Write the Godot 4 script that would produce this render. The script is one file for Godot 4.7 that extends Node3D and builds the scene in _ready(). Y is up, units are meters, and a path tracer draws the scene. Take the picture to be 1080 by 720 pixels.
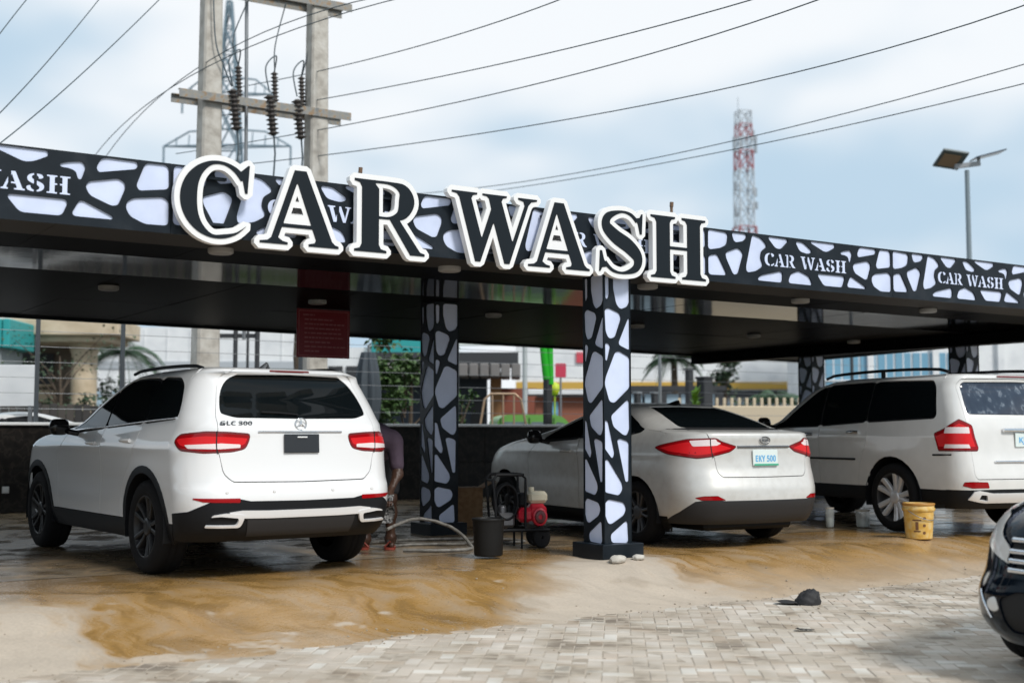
extends Node3D

var rng := RandomNumberGenerator.new()
var taken := {}
var MT := {}

# ---------------------------------------------------------------- names and materials
func numbered(called: String) -> String:
	var n: int = taken.get(called, 0)
	taken[called] = n + 1
	return called if n == 0 else "%s_%03d" % [called, n]

func tag(o: Node, label := "", category := "", group := "", kind := "") -> Node:
	if label: o.set_meta("label", label)
	if category: o.set_meta("category", category)
	if group: o.set_meta("group", group)
	if kind: o.set_meta("kind", kind)
	return o

func thing(called: String, label: String, category: String, at := Vector3.ZERO, turn := 0.0, group := "") -> Node3D:
	var o := Node3D.new()
	o.name = numbered(called)
	add_child(o)
	o.position = at
	o.rotation.y = turn
	tag(o, label, category, group)
	return o

func obj(called: String, mesh: Mesh, m: Material, parent: Node = null) -> MeshInstance3D:
	var o := MeshInstance3D.new()
	o.mesh = mesh
	o.material_override = m
	o.name = called if parent else numbered(called)
	(parent if parent else self).add_child(o, true)
	return o

func lin(r: float, g: float, b: float, a := 1.0) -> Color:
	var c := Color(r, g, b).linear_to_srgb()
	c.a = a
	return c

func M(r: float, g: float, b: float, rough := 0.6, metal := 0.0, spec := 0.5) -> StandardMaterial3D:
	var m := StandardMaterial3D.new()
	m.albedo_color = lin(r, g, b)
	m.roughness = rough
	m.metallic = metal
	m.metallic_specular = spec
	return m

func noise_tex(freq: float, ramp: Array, sz := 512, oct := 4, sd := 1, type := FastNoiseLite.TYPE_SIMPLEX_SMOOTH) -> NoiseTexture2D:
	var n := FastNoiseLite.new()
	n.noise_type = type
	n.frequency = freq
	n.fractal_octaves = oct
	n.seed = sd
	var t := NoiseTexture2D.new()
	t.width = sz
	t.height = sz
	t.seamless = true
	t.noise = n
	if ramp:
		var g := Gradient.new()
		g.offsets = PackedFloat32Array(ramp.map(func(e): return e[0]))
		g.colors = PackedColorArray(ramp.map(func(e): return lin(e[1], e[2], e[3])))
		t.color_ramp = g
	return t

func rough_tex(freq: float, a: float, b: float, sd := 5) -> NoiseTexture2D:
	var t := noise_tex(freq, [], 512, 4, sd)
	var g := Gradient.new()
	g.offsets = PackedFloat32Array([0.25, 0.75])
	g.colors = PackedColorArray([Color(a, a, a), Color(b, b, b)])
	t.color_ramp = g
	return t

func bump_tex(freq: float, strength := 4.0, sd := 3, sz := 512) -> NoiseTexture2D:
	var t := noise_tex(freq, [], sz, 5, sd)
	t.as_normal_map = true
	t.bump_strength = strength
	return t

func textured(m: StandardMaterial3D, tex: Texture2D, scale: float, world := true) -> StandardMaterial3D:
	m.albedo_texture = tex
	m.albedo_color = Color.WHITE
	m.uv1_triplanar = true
	m.uv1_world_triplanar = world
	m.uv1_scale = Vector3.ONE * scale
	return m

func bumped(m: StandardMaterial3D, tex: Texture2D, amount: float) -> StandardMaterial3D:
	m.normal_enabled = true
	m.normal_texture = tex
	m.normal_scale = amount
	return m

# ---------------------------------------------------------------- mesh building
func ST() -> SurfaceTool:
	var s := SurfaceTool.new()
	s.begin(Mesh.PRIMITIVE_TRIANGLES)
	return s

func tri(s: SurfaceTool, a: Vector3, b: Vector3, c: Vector3, na: Vector3, nb: Vector3, nc: Vector3) -> void:
	if (c - a).cross(b - a).dot(na + nb + nc) < 0.0:
		var t := b
		b = c
		c = t
		t = nb
		nb = nc
		nc = t
	s.set_normal(na)
	s.add_vertex(a)
	s.set_normal(nb)
	s.add_vertex(b)
	s.set_normal(nc)
	s.add_vertex(c)

func flat(s: SurfaceTool, a: Vector3, b: Vector3, c: Vector3, out: Vector3) -> void:
	var n := (c - a).cross(b - a).normalized()
	if n.dot(out) < 0.0:
		n = -n
	tri(s, a, b, c, n, n, n)

func quad(s: SurfaceTool, a: Vector3, b: Vector3, c: Vector3, d: Vector3, out: Vector3) -> void:
	flat(s, a, b, c, out)
	flat(s, a, c, d, out)

func box(s: SurfaceTool, c: Vector3, size: Vector3, ch := 0.0, b := Basis()) -> void:
	var h := size * 0.5
	ch = minf(ch, minf(h.x, minf(h.y, h.z)) * 0.9)
	for ax in 3:
		var u := (ax + 1) % 3
		var v := (ax + 2) % 3
		for sg in [-1.0, 1.0]:
			var p := []
			for k in [[-1, -1], [1, -1], [1, 1], [-1, 1]]:
				var w := Vector3.ZERO
				w[ax] = sg * h[ax]
				w[u] = k[0] * (h[u] - ch)
				w[v] = k[1] * (h[v] - ch)
				p.append(c + b * w)
			var o := Vector3.ZERO
			o[ax] = sg
			quad(s, p[0], p[1], p[2], p[3], b * o)
	if ch <= 0.0:
		return
	for ax in 3:
		var u := (ax + 1) % 3
		var v := (ax + 2) % 3
		for su in [-1.0, 1.0]:
			for sv in [-1.0, 1.0]:
				var p := []
				for k in [[-1, 0], [1, 0], [1, 1], [-1, 1]]:
					var w := Vector3.ZERO
					w[ax] = k[0] * (h[ax] - ch)
					w[u] = su * (h[u] - (ch if k[1] else 0.0))
					w[v] = sv * (h[v] - (0.0 if k[1] else ch))
					p.append(c + b * w)
				var o := Vector3.ZERO
				o[u] = su
				o[v] = sv
				quad(s, p[0], p[1], p[2], p[3], b * o)
	for sx in [-1.0, 1.0]:
		for sy in [-1.0, 1.0]:
			for sz in [-1.0, 1.0]:
				var g := Vector3(sx, sy, sz)
				flat(s, c + b * (g * (h - Vector3(0, ch, ch))), c + b * (g * (h - Vector3(ch, 0, ch))), c + b * (g * (h - Vector3(ch, ch, 0))), b * g)

# a smooth sheet through rows of points; wrapped: each row is a closed loop
func sheet(s: SurfaceTool, rows: Array, wrapped := false, flip := false) -> void:
	var nr := rows.size()
	var nc: int = rows[0].size()
	var nm := []
	for i in nr:
		var r := PackedVector3Array()
		for j in nc:
			var a: Vector3 = rows[mini(i + 1, nr - 1)][j] - rows[maxi(i - 1, 0)][j]
			var j1 := (j + 1) % nc if wrapped else mini(j + 1, nc - 1)
			var j0 := (j + nc - 1) % nc if wrapped else maxi(j - 1, 0)
			var b: Vector3 = rows[i][j1] - rows[i][j0]
			if b.length_squared() < 1e-12:
				var i2 := i + 1 if i + 1 < nr else i - 1
				b = rows[i2][j1] - rows[i2][j0]
			var n := b.cross(a).normalized()
			r.append(-n if flip else n)
		nm.append(r)
	for i in nr - 1:
		for j in (nc if wrapped else nc - 1):
			var k := (j + 1) % nc
			var a: Vector3 = rows[i][j]
			var b: Vector3 = rows[i][k]
			var c: Vector3 = rows[i + 1][k]
			var d: Vector3 = rows[i + 1][j]
			if a.distance_squared_to(b) > 1e-12:
				tri(s, a, b, c, nm[i][j], nm[i][k], nm[i + 1][k])
			if c.distance_squared_to(d) > 1e-12:
				tri(s, a, c, d, nm[i][j], nm[i + 1][k], nm[i + 1][j])

func tube(s: SurfaceTool, pts: Array, r0: float, r1 := -1.0, sides := 8, caps := true) -> void:
	if r1 < 0.0:
		r1 = r0
	var rows := []
	var n := pts.size()
	var side := Vector3.ZERO
	for i in n:
		var d: Vector3 = (pts[mini(i + 1, n - 1)] - pts[maxi(i - 1, 0)]).normalized()
		if side == Vector3.ZERO:
			side = d.cross(Vector3.UP if absf(d.y) < 0.9 else Vector3.RIGHT).normalized()
		side = (side - d * side.dot(d)).normalized()
		var up := side.cross(d)
		var r := lerpf(r0, r1, float(i) / maxi(n - 1, 1))
		var row := PackedVector3Array()
		for k in sides:
			var a := TAU * k / sides
			row.append(pts[i] + (side * cos(a) + up * sin(a)) * r)
		rows.append(row)
	sheet(s, rows, true)
	if caps:
		for e in [0, n - 1]:
			var o: Vector3 = pts[e] - pts[1 if e == 0 else n - 2]
			for k in range(1, sides - 1):
				flat(s, rows[e][0], rows[e][k], rows[e][k + 1], o)

# profile of (radius, along) turned about an axis
func lathe(s: SurfaceTool, prof: Array, xf := Transform3D(), seg := 24, hard := false) -> void:
	var rows := []
	for p in prof:
		var row := PackedVector3Array()
		for k in seg:
			var a := TAU * k / seg
			row.append(xf * Vector3(cos(a) * p[0], p[1], sin(a) * p[0]))
		rows.append(row)
	if hard:
		for i in rows.size() - 1:
			sheet(s, [rows[i], rows[i + 1]], true)
	else:
		sheet(s, rows, true)

func rounded(poly: Array, r: float, n := 3) -> PackedVector2Array:
	var out := PackedVector2Array()
	var m := poly.size()
	for i in m:
		var p: Vector2 = poly[i]
		var a: Vector2 = poly[(i + m - 1) % m]
		var b: Vector2 = poly[(i + 1) % m]
		var k := minf(r, minf(p.distance_to(a), p.distance_to(b)) * 0.45)
		var pa := p.move_toward(a, k)
		var pb := p.move_toward(b, k)
		for j in n + 1:
			var t := float(j) / n
			out.append(pa * (1 - t) * (1 - t) + p * 2 * t * (1 - t) + pb * t * t)
	return out

func V2(flatlist: Array) -> Array:
	var o := []
	for i in range(0, flatlist.size(), 2):
		o.append(Vector2(flatlist[i], flatlist[i + 1]))
	return o

func ccw(p: PackedVector2Array) -> PackedVector2Array:
	if Geometry2D.is_polygon_clockwise(p):
		p = p.duplicate()
		p.reverse()
	return p

# polygons (outer loops) minus others: returns [outers, holes]
func cut(outers: Array, subs: Array) -> Array:
	var cur := []
	for o in outers:
		cur.append(ccw(PackedVector2Array(o)))
	var holes := []
	for q in subs:
		var nx := []
		var s := ccw(PackedVector2Array(q))
		for o in cur:
			for p in Geometry2D.clip_polygons(o, s):
				if Geometry2D.is_polygon_clockwise(p):
					holes.append(ccw(p))
				else:
					nx.append(p)
		cur = nx
	return [cur, holes]

# fills polygons through a map (Vector2 -> Vector3), lifted by off along the normal, with a skirt of depth th at every edge
func patch(s: SurfaceTool, shape: Array, fn: Callable, off := 0.0, th := 0.012, cell := Vector2(0.06, 0.06), bevel := 0.0) -> void:
	var e := 0.002
	var memo := {}
	var pn := func(p: Vector2) -> Array:
		var key := p.snapped(Vector2(0.0001, 0.0001))
		if not memo.has(key):
			var c: Vector3 = fn.call(p)
			var du: Vector3 = fn.call(p + Vector2(e, 0)) - fn.call(p - Vector2(e, 0))
			var dv: Vector3 = fn.call(p + Vector2(0, e)) - fn.call(p - Vector2(0, e))
			var n := du.cross(dv).normalized()
			memo[key] = [c, n]
		return memo[key]
	var holes: Array = shape[1]
	for o in shape[0]:
		var lo: Vector2 = o[0]
		var hi: Vector2 = o[0]
		for p in o:
			lo = lo.min(p)
			hi = hi.max(p)
		var nx := maxi(1, ceili((hi.x - lo.x) / cell.x))
		var ny := maxi(1, ceili((hi.y - lo.y) / cell.y))
		var st := (hi - lo) / Vector2(nx, ny)
		for i in nx:
			for j in ny:
				var c0 := lo + st * Vector2(i, j)
				var c1 := c0 + st
				var parts := Geometry2D.intersect_polygons(PackedVector2Array([c0, Vector2(c1.x, c0.y), c1, Vector2(c0.x, c1.y)]), o)
				for h in holes:
					var nxt: Array[PackedVector2Array] = []
					for q in parts:
						nxt.append_array(Geometry2D.clip_polygons(q, h))
					parts = nxt
				for q in parts:
					var ix := Geometry2D.triangulate_polygon(q)
					for k in range(0, ix.size(), 3):
						var a: Array = pn.call(q[ix[k]])
						var b: Array = pn.call(q[ix[k + 1]])
						var c: Array = pn.call(q[ix[k + 2]])
						tri(s, a[0] + a[1] * off, b[0] + b[1] * off, c[0] + c[1] * off, a[1], b[1], c[1])
	if th == 0.0:
		return
	for loop in shape[0] + holes:
		var m: int = loop.size()
		for i in m:
			var a: Vector2 = loop[i]
			var b: Vector2 = loop[(i + 1) % m]
			var d := (b - a) / cell
			var k := maxi(1, ceili(d.length()))
			for j in k:
				var p: Array = pn.call(a.lerp(b, float(j) / k))
				var q: Array = pn.call(a.lerp(b, float(j + 1) / k))
				var A: Vector3 = p[0] + p[1] * off
				var B: Vector3 = q[0] + q[1] * off
				var C: Vector3 = q[0] + q[1] * (off - th)
				var D: Vector3 = p[0] + p[1] * (off - th)
				var out := (B - A).cross(p[1])
				quad(s, A, B, C, D, out)

func flat_patch(s: SurfaceTool, outers: Array, subs: Array, xf: Transform3D, th := 0.01, cell := 0.15) -> void:
	patch(s, cut(outers, subs), func(p: Vector2) -> Vector3: return xf * Vector3(p.x, p.y, 0), 0.0, th, Vector2(cell, cell))

# outlines of a glyph as [outers, holes] at cap height 1, left edge 0; last entry is the width
var ts: TextServer
var fonts := {}
func glyph(ch: String, font := "Droid Serif", weight := 700) -> Array:
	if ts == null:
		ts = TextServerManager.get_primary_interface()
	var key := font + str(weight)
	if not fonts.has(key):
		var f := SystemFont.new()
		f.font_names = PackedStringArray([font])
		f.font_weight = weight
		fonts[key] = f
	var rid: RID = fonts[key].get_rids()[0]
	var sz := 256
	var gi := ts.font_get_glyph_index(rid, sz, ch.unicode_at(0), 0)
	var d := ts.font_get_glyph_contours(rid, sz, gi)
	var outs := []
	var hol := []
	var from := 0
	var k := 1.0 / 183.0
	for e in d.contours:
		var raw := []
		for i in range(from, e + 1):
			raw.append(d.points[i])
		from = e + 1
		var pts := PackedVector2Array()
		var m := raw.size()
		for i in m:
			var p: Vector3 = raw[i]
			var q: Vector3 = raw[(i + 1) % m]
			var o: Vector3 = raw[(i + m - 1) % m]
			if p.z == 1.0:
				pts.append(Vector2(p.x, -p.y) * k)
			else:
				var a := Vector2(p.x, p.y)
				var s0 := Vector2(o.x, o.y) if o.z == 1.0 else (a + Vector2(o.x, o.y)) * 0.5
				var s1 := Vector2(q.x, q.y) if q.z == 1.0 else (a + Vector2(q.x, q.y)) * 0.5
				for t in [0.2, 0.4, 0.6, 0.8]:
					var v: Vector2 = s0 * (1 - t) * (1 - t) + a * 2 * t * (1 - t) + s1 * t * t
					pts.append(Vector2(v.x, -v.y) * k)
				if q.z != 1.0:
					pts.append(Vector2(s1.x, -s1.y) * k)
		# drop repeated points
		var cl := PackedVector2Array()
		for p in pts:
			if cl.is_empty() or cl[cl.size() - 1].distance_to(p) > 0.002:
				cl.append(p)
		outs.append(cl)
	# a loop inside another one is a hole
	var res := []
	for i in outs.size():
		var inside := false
		for j in outs.size():
			if i != j and Geometry2D.is_point_in_polygon(outs[i][0], outs[j]):
				inside = true
		if inside:
			hol.append(ccw(outs[i]))
		else:
			res.append(ccw(outs[i]))
	return [res, hol, ts.font_get_glyph_advance(rid, sz, gi).x * k]

# a line of flat lettering as one shape, height in metres, from x0
func text_shape(s: SurfaceTool, text: String, xf: Transform3D, height: float, th: float, font := "Droid Sans", weight := 700, width := 0.0) -> void:
	var gs := []
	var total := 0.0
	for ch in text:
		var g := glyph(ch, font, weight)
		gs.append(g)
		total += g[2]
	var sx := height if width <= 0.0 else width / total
	var x := 0.0
	for g in gs:
		var fn := func(p: Vector2) -> Vector3: return xf * Vector3((p.x + x) * sx, p.y * height, 0)
		if g[0]:
			patch(s, [g[0], g[1]], fn, 0.0, th, Vector2(0.6, 0.6))
		x += g[2]

# ---------------------------------------------------------------- car bodies: a stack of rounded plan outlines
class Body:
	var lo := 0.0
	var hi := 0.0
	var rows := []
	var flares := []
	var sbow := 0.03
	var xm := 1.3
	var hl := 2.3
	func _init(tab: Array):
		# each row of tab: y, xr, xf, w, rrx, rrz, rfx, rfz, bowr, bowf
		lo = tab[0][0]
		hi = tab[tab.size() - 1][0]
		var n: int = tab.size()
		var ys := tab.map(func(r): return r[0])
		var m := []
		for c in range(1, 10):
			var d := []
			for i in n - 1:
				d.append((tab[i + 1][c] - tab[i][c]) / (ys[i + 1] - ys[i]))
			var t := [d[0]]
			for i in range(1, n - 1):
				t.append(0.0 if d[i - 1] * d[i] <= 0.0 else 2.0 * d[i - 1] * d[i] / (d[i - 1] + d[i]))
			t.append(d[n - 2])
			m.append(t)
		var y := lo
		var i := 0
		while y <= hi + 0.004:
			while i < n - 2 and y > ys[i + 1]:
				i += 1
			var h: float = ys[i + 1] - ys[i]
			var t: float = clampf((y - ys[i]) / h, 0, 1)
			var r := PackedFloat32Array()
			for c in range(1, 10):
				var a: float = tab[i][c]
				var b: float = tab[i + 1][c]
				var ma: float = m[c - 1][i]
				var mb: float = m[c - 1][i + 1]
				r.append((2 * t * t * t - 3 * t * t + 1) * a + (t * t * t - 2 * t * t + t) * h * ma + (-2 * t * t * t + 3 * t * t) * b + (t * t * t - t * t) * h * mb)
			rows.append(r)
			y += 0.004
	func row(y: float) -> PackedFloat32Array:
		var f := clampf((y - lo) / 0.004, 0, rows.size() - 1.001)
		var i := int(f)
		var a: PackedFloat32Array = rows[i]
		var b: PackedFloat32Array = rows[i + 1]
		var t := f - i
		var o := PackedFloat32Array()
		o.resize(9)
		for c in 9:
			o[c] = a[c] + (b[c] - a[c]) * t
		return o
	func sidew(w: float, x: float, y: float) -> float:
		var k := (x - xm) / hl
		var z := w - sbow * k * k
		for g in flares:
			var dx: float = (x - g[0]) / g[2]
			var dy: float = (y - g[1]) / g[3]
			z += g[4] * exp(-dx * dx - dy * dy)
		return z
	# local axes of the node: x to the car's right, y up, z backwards
	func side(x: float, y: float, sg: float) -> Vector3:
		var r := row(y)
		var xe := r[0] + r[7] + r[3]
		var xs := r[1] - r[8] - r[5]
		var z := 0.0
		if x < xe:
			var c := clampf((xe - x) / r[3], 0, 1)
			z = sidew(r[2], xe, y) - r[4] + r[4] * sqrt(1 - c * c)
		elif x > xs:
			var c := clampf((x - xs) / r[5], 0, 1)
			z = sidew(r[2], xs, y) - r[6] + r[6] * sqrt(1 - c * c)
		else:
			z = sidew(r[2], x, y)
		return Vector3(z * sg, y, -x)
	func rear(s: float, y: float) -> Vector3:
		var r := row(y)
		var sg := 1.0 if s >= 0 else -1.0
		s = absf(s)
		var w := sidew(r[2], r[0] + r[7] + r[3], y)
		var z := 0.0
		var x := r[0]
		if s <= 1.0:
			z = s * (w - r[4])
		elif s <= 2.0:
			var a := (s - 1) * PI / 2
			z = w - r[4] + r[4] * sin(a)
			x += r[3] * (1 - cos(a))
		else:
			return side(r[0] + r[7] + r[3] + (s - 2.0) * 0.5, y, sg)
		x += r[7] * (z / w) * (z / w)
		return Vector3(z * sg, y, -x)
	func front(s: float, y: float) -> Vector3:
		var r := row(y)
		var sg := 1.0 if s >= 0 else -1.0
		s = absf(s)
		var w := sidew(r[2], r[1] - r[8] - r[5], y)
		var z := 0.0
		var x := r[1]
		if s <= 1.0:
			z = s * (w - r[6])
		elif s <= 2.0:
			var a := (s - 1) * PI / 2
			z = w - r[6] + r[6] * sin(a)
			x -= r[5] * (1 - cos(a))
		else:
			return side(r[1] - r[8] - r[5] - (s - 2.0) * 0.5, y, sg)
		x -= r[8] * (z / w) * (z / w)
		return Vector3(z * sg, y, -x)
	func xe(y: float) -> float:
		var r := row(y)
		return r[0] + r[7] + r[3]
	func xs(y: float) -> float:
		var r := row(y)
		return r[1] - r[8] - r[5]
	# lateral metres -> the rear map's own coordinate
	func sr(z: float, y: float) -> float:
		var r := row(y)
		var w := sidew(r[2], r[0] + r[7] + r[3], y)
		var a := absf(z)
		var f := w - r[4]
		var s := a / f if a <= f else 1 + asin(clampf((a - f) / r[4], 0, 1)) / (PI / 2)
		return s * signf(z)
	func sf(z: float, y: float) -> float:
		var r := row(y)
		var w := sidew(r[2], r[1] - r[8] - r[5], y)
		var a := absf(z)
		var f := w - r[6]
		var s := a / f if a <= f else 1 + asin(clampf((a - f) / r[6], 0, 1)) / (PI / 2)
		return s * signf(z)

var CAR: Node3D
var BD: Body

func rear_poly(flatlist: Array, r := 0.0, both := false) -> PackedVector2Array:
	# corners given as (lateral metres, height); both: mirrored to make a symmetric outline from its right half
	var pts := V2(flatlist)
	if both:
		var l := pts.duplicate()
		l.reverse()
		for p in l:
			pts.append(Vector2(-p.x, p.y))
	var o := []
	for i in pts.size():
		var a: Vector2 = pts[i]
		var b: Vector2 = pts[(i + 1) % pts.size()]
		var n := maxi(1, int(a.distance_to(b) / 0.12)) if r == 0.0 else 1
		for k in n:
			var p := a.lerp(b, float(k) / n)
			o.append(Vector2(BD.sr(p.x, p.y), p.y))
	return rounded(o, r) if r > 0.0 else PackedVector2Array(o)

func part(called: String, shape: Array, face: String, off: float, th: float, m: Material, parent: Node = null, cell := Vector2.ZERO) -> MeshInstance3D:
	var s := ST()
	var b := BD
	var fn: Callable
	match face:
		"R": fn = func(p: Vector2) -> Vector3: return b.rear(p.x, p.y)
		"F": fn = func(p: Vector2) -> Vector3: return b.front(-p.x, p.y)
		"S": fn = func(p: Vector2) -> Vector3: return b.side(-p.x, p.y, -1.0)
		"D": fn = func(p: Vector2) -> Vector3: return b.side(p.x, p.y, 1.0)
	if face == "S":
		shape = [shape[0].map(mirror), shape[1].map(mirror)]
	if face == "D":
		fn = func(p: Vector2) -> Vector3: return b.side(p.x, p.y, 1.0)
	if cell == Vector2.ZERO:
		cell = Vector2(0.09, 0.05)
	var fx := fn
	if face == "S":
		fx = func(p: Vector2) -> Vector3: return b.side(-p.x, p.y, -1.0)
	patch(s, shape, fx, off, th, cell)
	return obj(called, s.commit(), m, parent if parent else CAR)

func mirror(p: PackedVector2Array) -> PackedVector2Array:
	var o := PackedVector2Array()
	for i in range(p.size() - 1, -1, -1):
		o.append(Vector2(-p[i].x, p[i].y))
	return o

func arc(cx: float, cy: float, r: float, n := 28) -> PackedVector2Array:
	var o := PackedVector2Array()
	for i in n:
		o.append(Vector2(cx + cos(TAU * i / n) * r, cy + sin(TAU * i / n) * r))
	return o

func curve_x(f: Callable, y0: float, y1: float, n := 10) -> Array:
	var o := []
	for i in n + 1:
		var y := lerpf(y0, y1, float(i) / n)
		o.append(Vector2(f.call(y), y))
	return o

# closes the body above the topmost outline
func roof_cap(m: Material, crown: float) -> void:
	var s := ST()
	var rows := []
	var y := BD.hi - 0.004
	var r := BD.row(y)
	var ring := PackedVector3Array()
	for i in range(-20, 21):
		ring.append(BD.rear(i * 0.1, y))
	var a: float = BD.xe(y)
	var b: float = BD.xs(y)
	for i in range(1, 8):
		ring.append(BD.side(lerpf(a, b, i / 8.0), y, 1))
	for i in range(20, -21, -1):
		ring.append(BD.front(i * 0.1, y))
	for i in range(7, 0, -1):
		ring.append(BD.side(lerpf(a, b, i / 8.0), y, -1))
	var xc := -(r[0] + r[1]) * 0.5
	for k in [1.0, 0.93, 0.8, 0.6, 0.3, 0.0]:
		var row := PackedVector3Array()
		for p in ring:
			row.append(Vector3(p.x * k, y + crown * (1 - k * k), xc + (p.z - xc) * k))
		rows.append(row)
	sheet(s, rows, true)
	obj("roof", s.commit(), m, CAR)

func add_wheel(called: String, at: Vector3, r: float, w: float, rim: float, style: Dictionary, sg: float) -> void:
	# axis along local x, outer face towards sg
	var wn := Node3D.new()
	wn.name = called
	CAR.add_child(wn, true)
	wn.position = at
	var xf := Transform3D(Basis(Vector3(0, 0, 1), -PI / 2 * sg), Vector3.ZERO)
	var s := ST()
	lathe(s, [[rim - 0.01, -w * 0.46], [rim + 0.02, -w * 0.5], [r - 0.05, -w * 0.52], [r - 0.012, -w * 0.44], [r, -w * 0.3], [r, -w * 0.12], [r - 0.008, -w * 0.1], [r, -w * 0.08], [r, w * 0.08], [r - 0.008, w * 0.1], [r, w * 0.12], [r, w * 0.3], [r - 0.012, w * 0.44], [r - 0.05, w * 0.52], [rim + 0.02, w * 0.5], [rim - 0.005, w * 0.46], [rim - 0.012, w * 0.40]], xf, 40)
	obj("tyre", s.commit(), MT.tyre, wn)
	s = ST()
	lathe(s, [[rim, w * 0.45], [rim - 0.012, w * 0.47], [rim - 0.022, w * 0.43], [rim - 0.03, w * 0.2], [rim - 0.05, -w * 0.2], [0.1, -w * 0.25], [0.02, -w * 0.25]], xf, 36)
	obj("rim", s.commit(), style.barrel, wn)
	var n: int = style.spokes
	for i in n:
		for tw in ([-1.0, 1.0] if style.twin else [0.0]):
			s = ST()
			var a0: float = TAU * i / n + 0.3
			var a1: float = a0 + tw * style.spread
			var d0 := Vector3(0, cos(a0 + tw * 0.25), sin(a0 + tw * 0.25))
			var d1 := Vector3(0, cos(a1), sin(a1))
			var rows := []
			for k in 6:
				var t := k / 5.0
				var c := d0.lerp(d1, t).normalized() * lerpf(0.05, rim - 0.014, t) + Vector3(sg * (w * (0.34 + 0.1 * t * t)), 0, 0)
				var tang := Vector3(sg, 0, 0).cross(d0.lerp(d1, t)).normalized()
				var hw: float = style.width * (0.8 + 0.25 * t)
				var ou := Vector3(sg, 0, 0)
				rows.append(PackedVector3Array([c - tang * hw - ou * 0.03, c - tang * hw * 0.9, c - tang * hw * 0.6 + ou * 0.008, c + tang * hw * 0.6 + ou * 0.008, c + tang * hw * 0.9, c + tang * hw - ou * 0.03]))
			sheet(s, rows)
			obj("spoke", s.commit(), style.metal, wn)
	s = ST()
	lathe(s, [[0.075, w * 0.2], [0.075, w * 0.36], [0.062, w * 0.41], [0.035, w * 0.42], [0.0, w * 0.42]], xf, 20)
	obj("hub_cap", s.commit(), style.metal, wn)

# inner lining of a wheel opening
func wheel_well(x: float, y: float, r: float, z: float, sg: float) -> void:
	var s := ST()
	var rows := []
	for i in 15:
		var a := PI * i / 14.0 * 1.16 - 0.08 * PI
		var row := PackedVector3Array()
		for k in [z - 0.012, z - 0.1, z - 0.42]:
			row.append(Vector3(k * sg, y + sin(a) * r, -x + cos(a) * r))
		rows.append(row)
	sheet(s, rows)
	var c := Vector3((z - 0.42) * sg, y, -x)
	for i in 14:
		flat(s, c, rows[i][2], rows[i + 1][2], Vector3(sg, 0, 0))
	obj("wheel_well", s.commit(), MT.plastic, CAR)

# ---------------------------------------------------------------- cars
func side_all(y0: float) -> PackedVector2Array:
	var top: float = BD.hi - 0.006
	var a := curve_x(BD.xe, y0, top, 40)
	var b := curve_x(BD.xs, y0, top, 40)
	b.reverse()
	return PackedVector2Array(a + b)

func piece_size(p: PackedVector2Array) -> float:
	var a := 0.0
	for i in p.size():
		a += p[i].cross(p[(i + 1) % p.size()])
	return absf(a) * 0.5

func grow(p: PackedVector2Array, d: float) -> PackedVector2Array:
	var q := Geometry2D.offset_polygon(p, d)
	return q[0] if q else p

func both(a: PackedVector2Array, b: PackedVector2Array) -> Array:
	var o := []
	for p in Geometry2D.intersect_polygons(ccw(a), ccw(b)):
		o.append(p)
	return o

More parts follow.
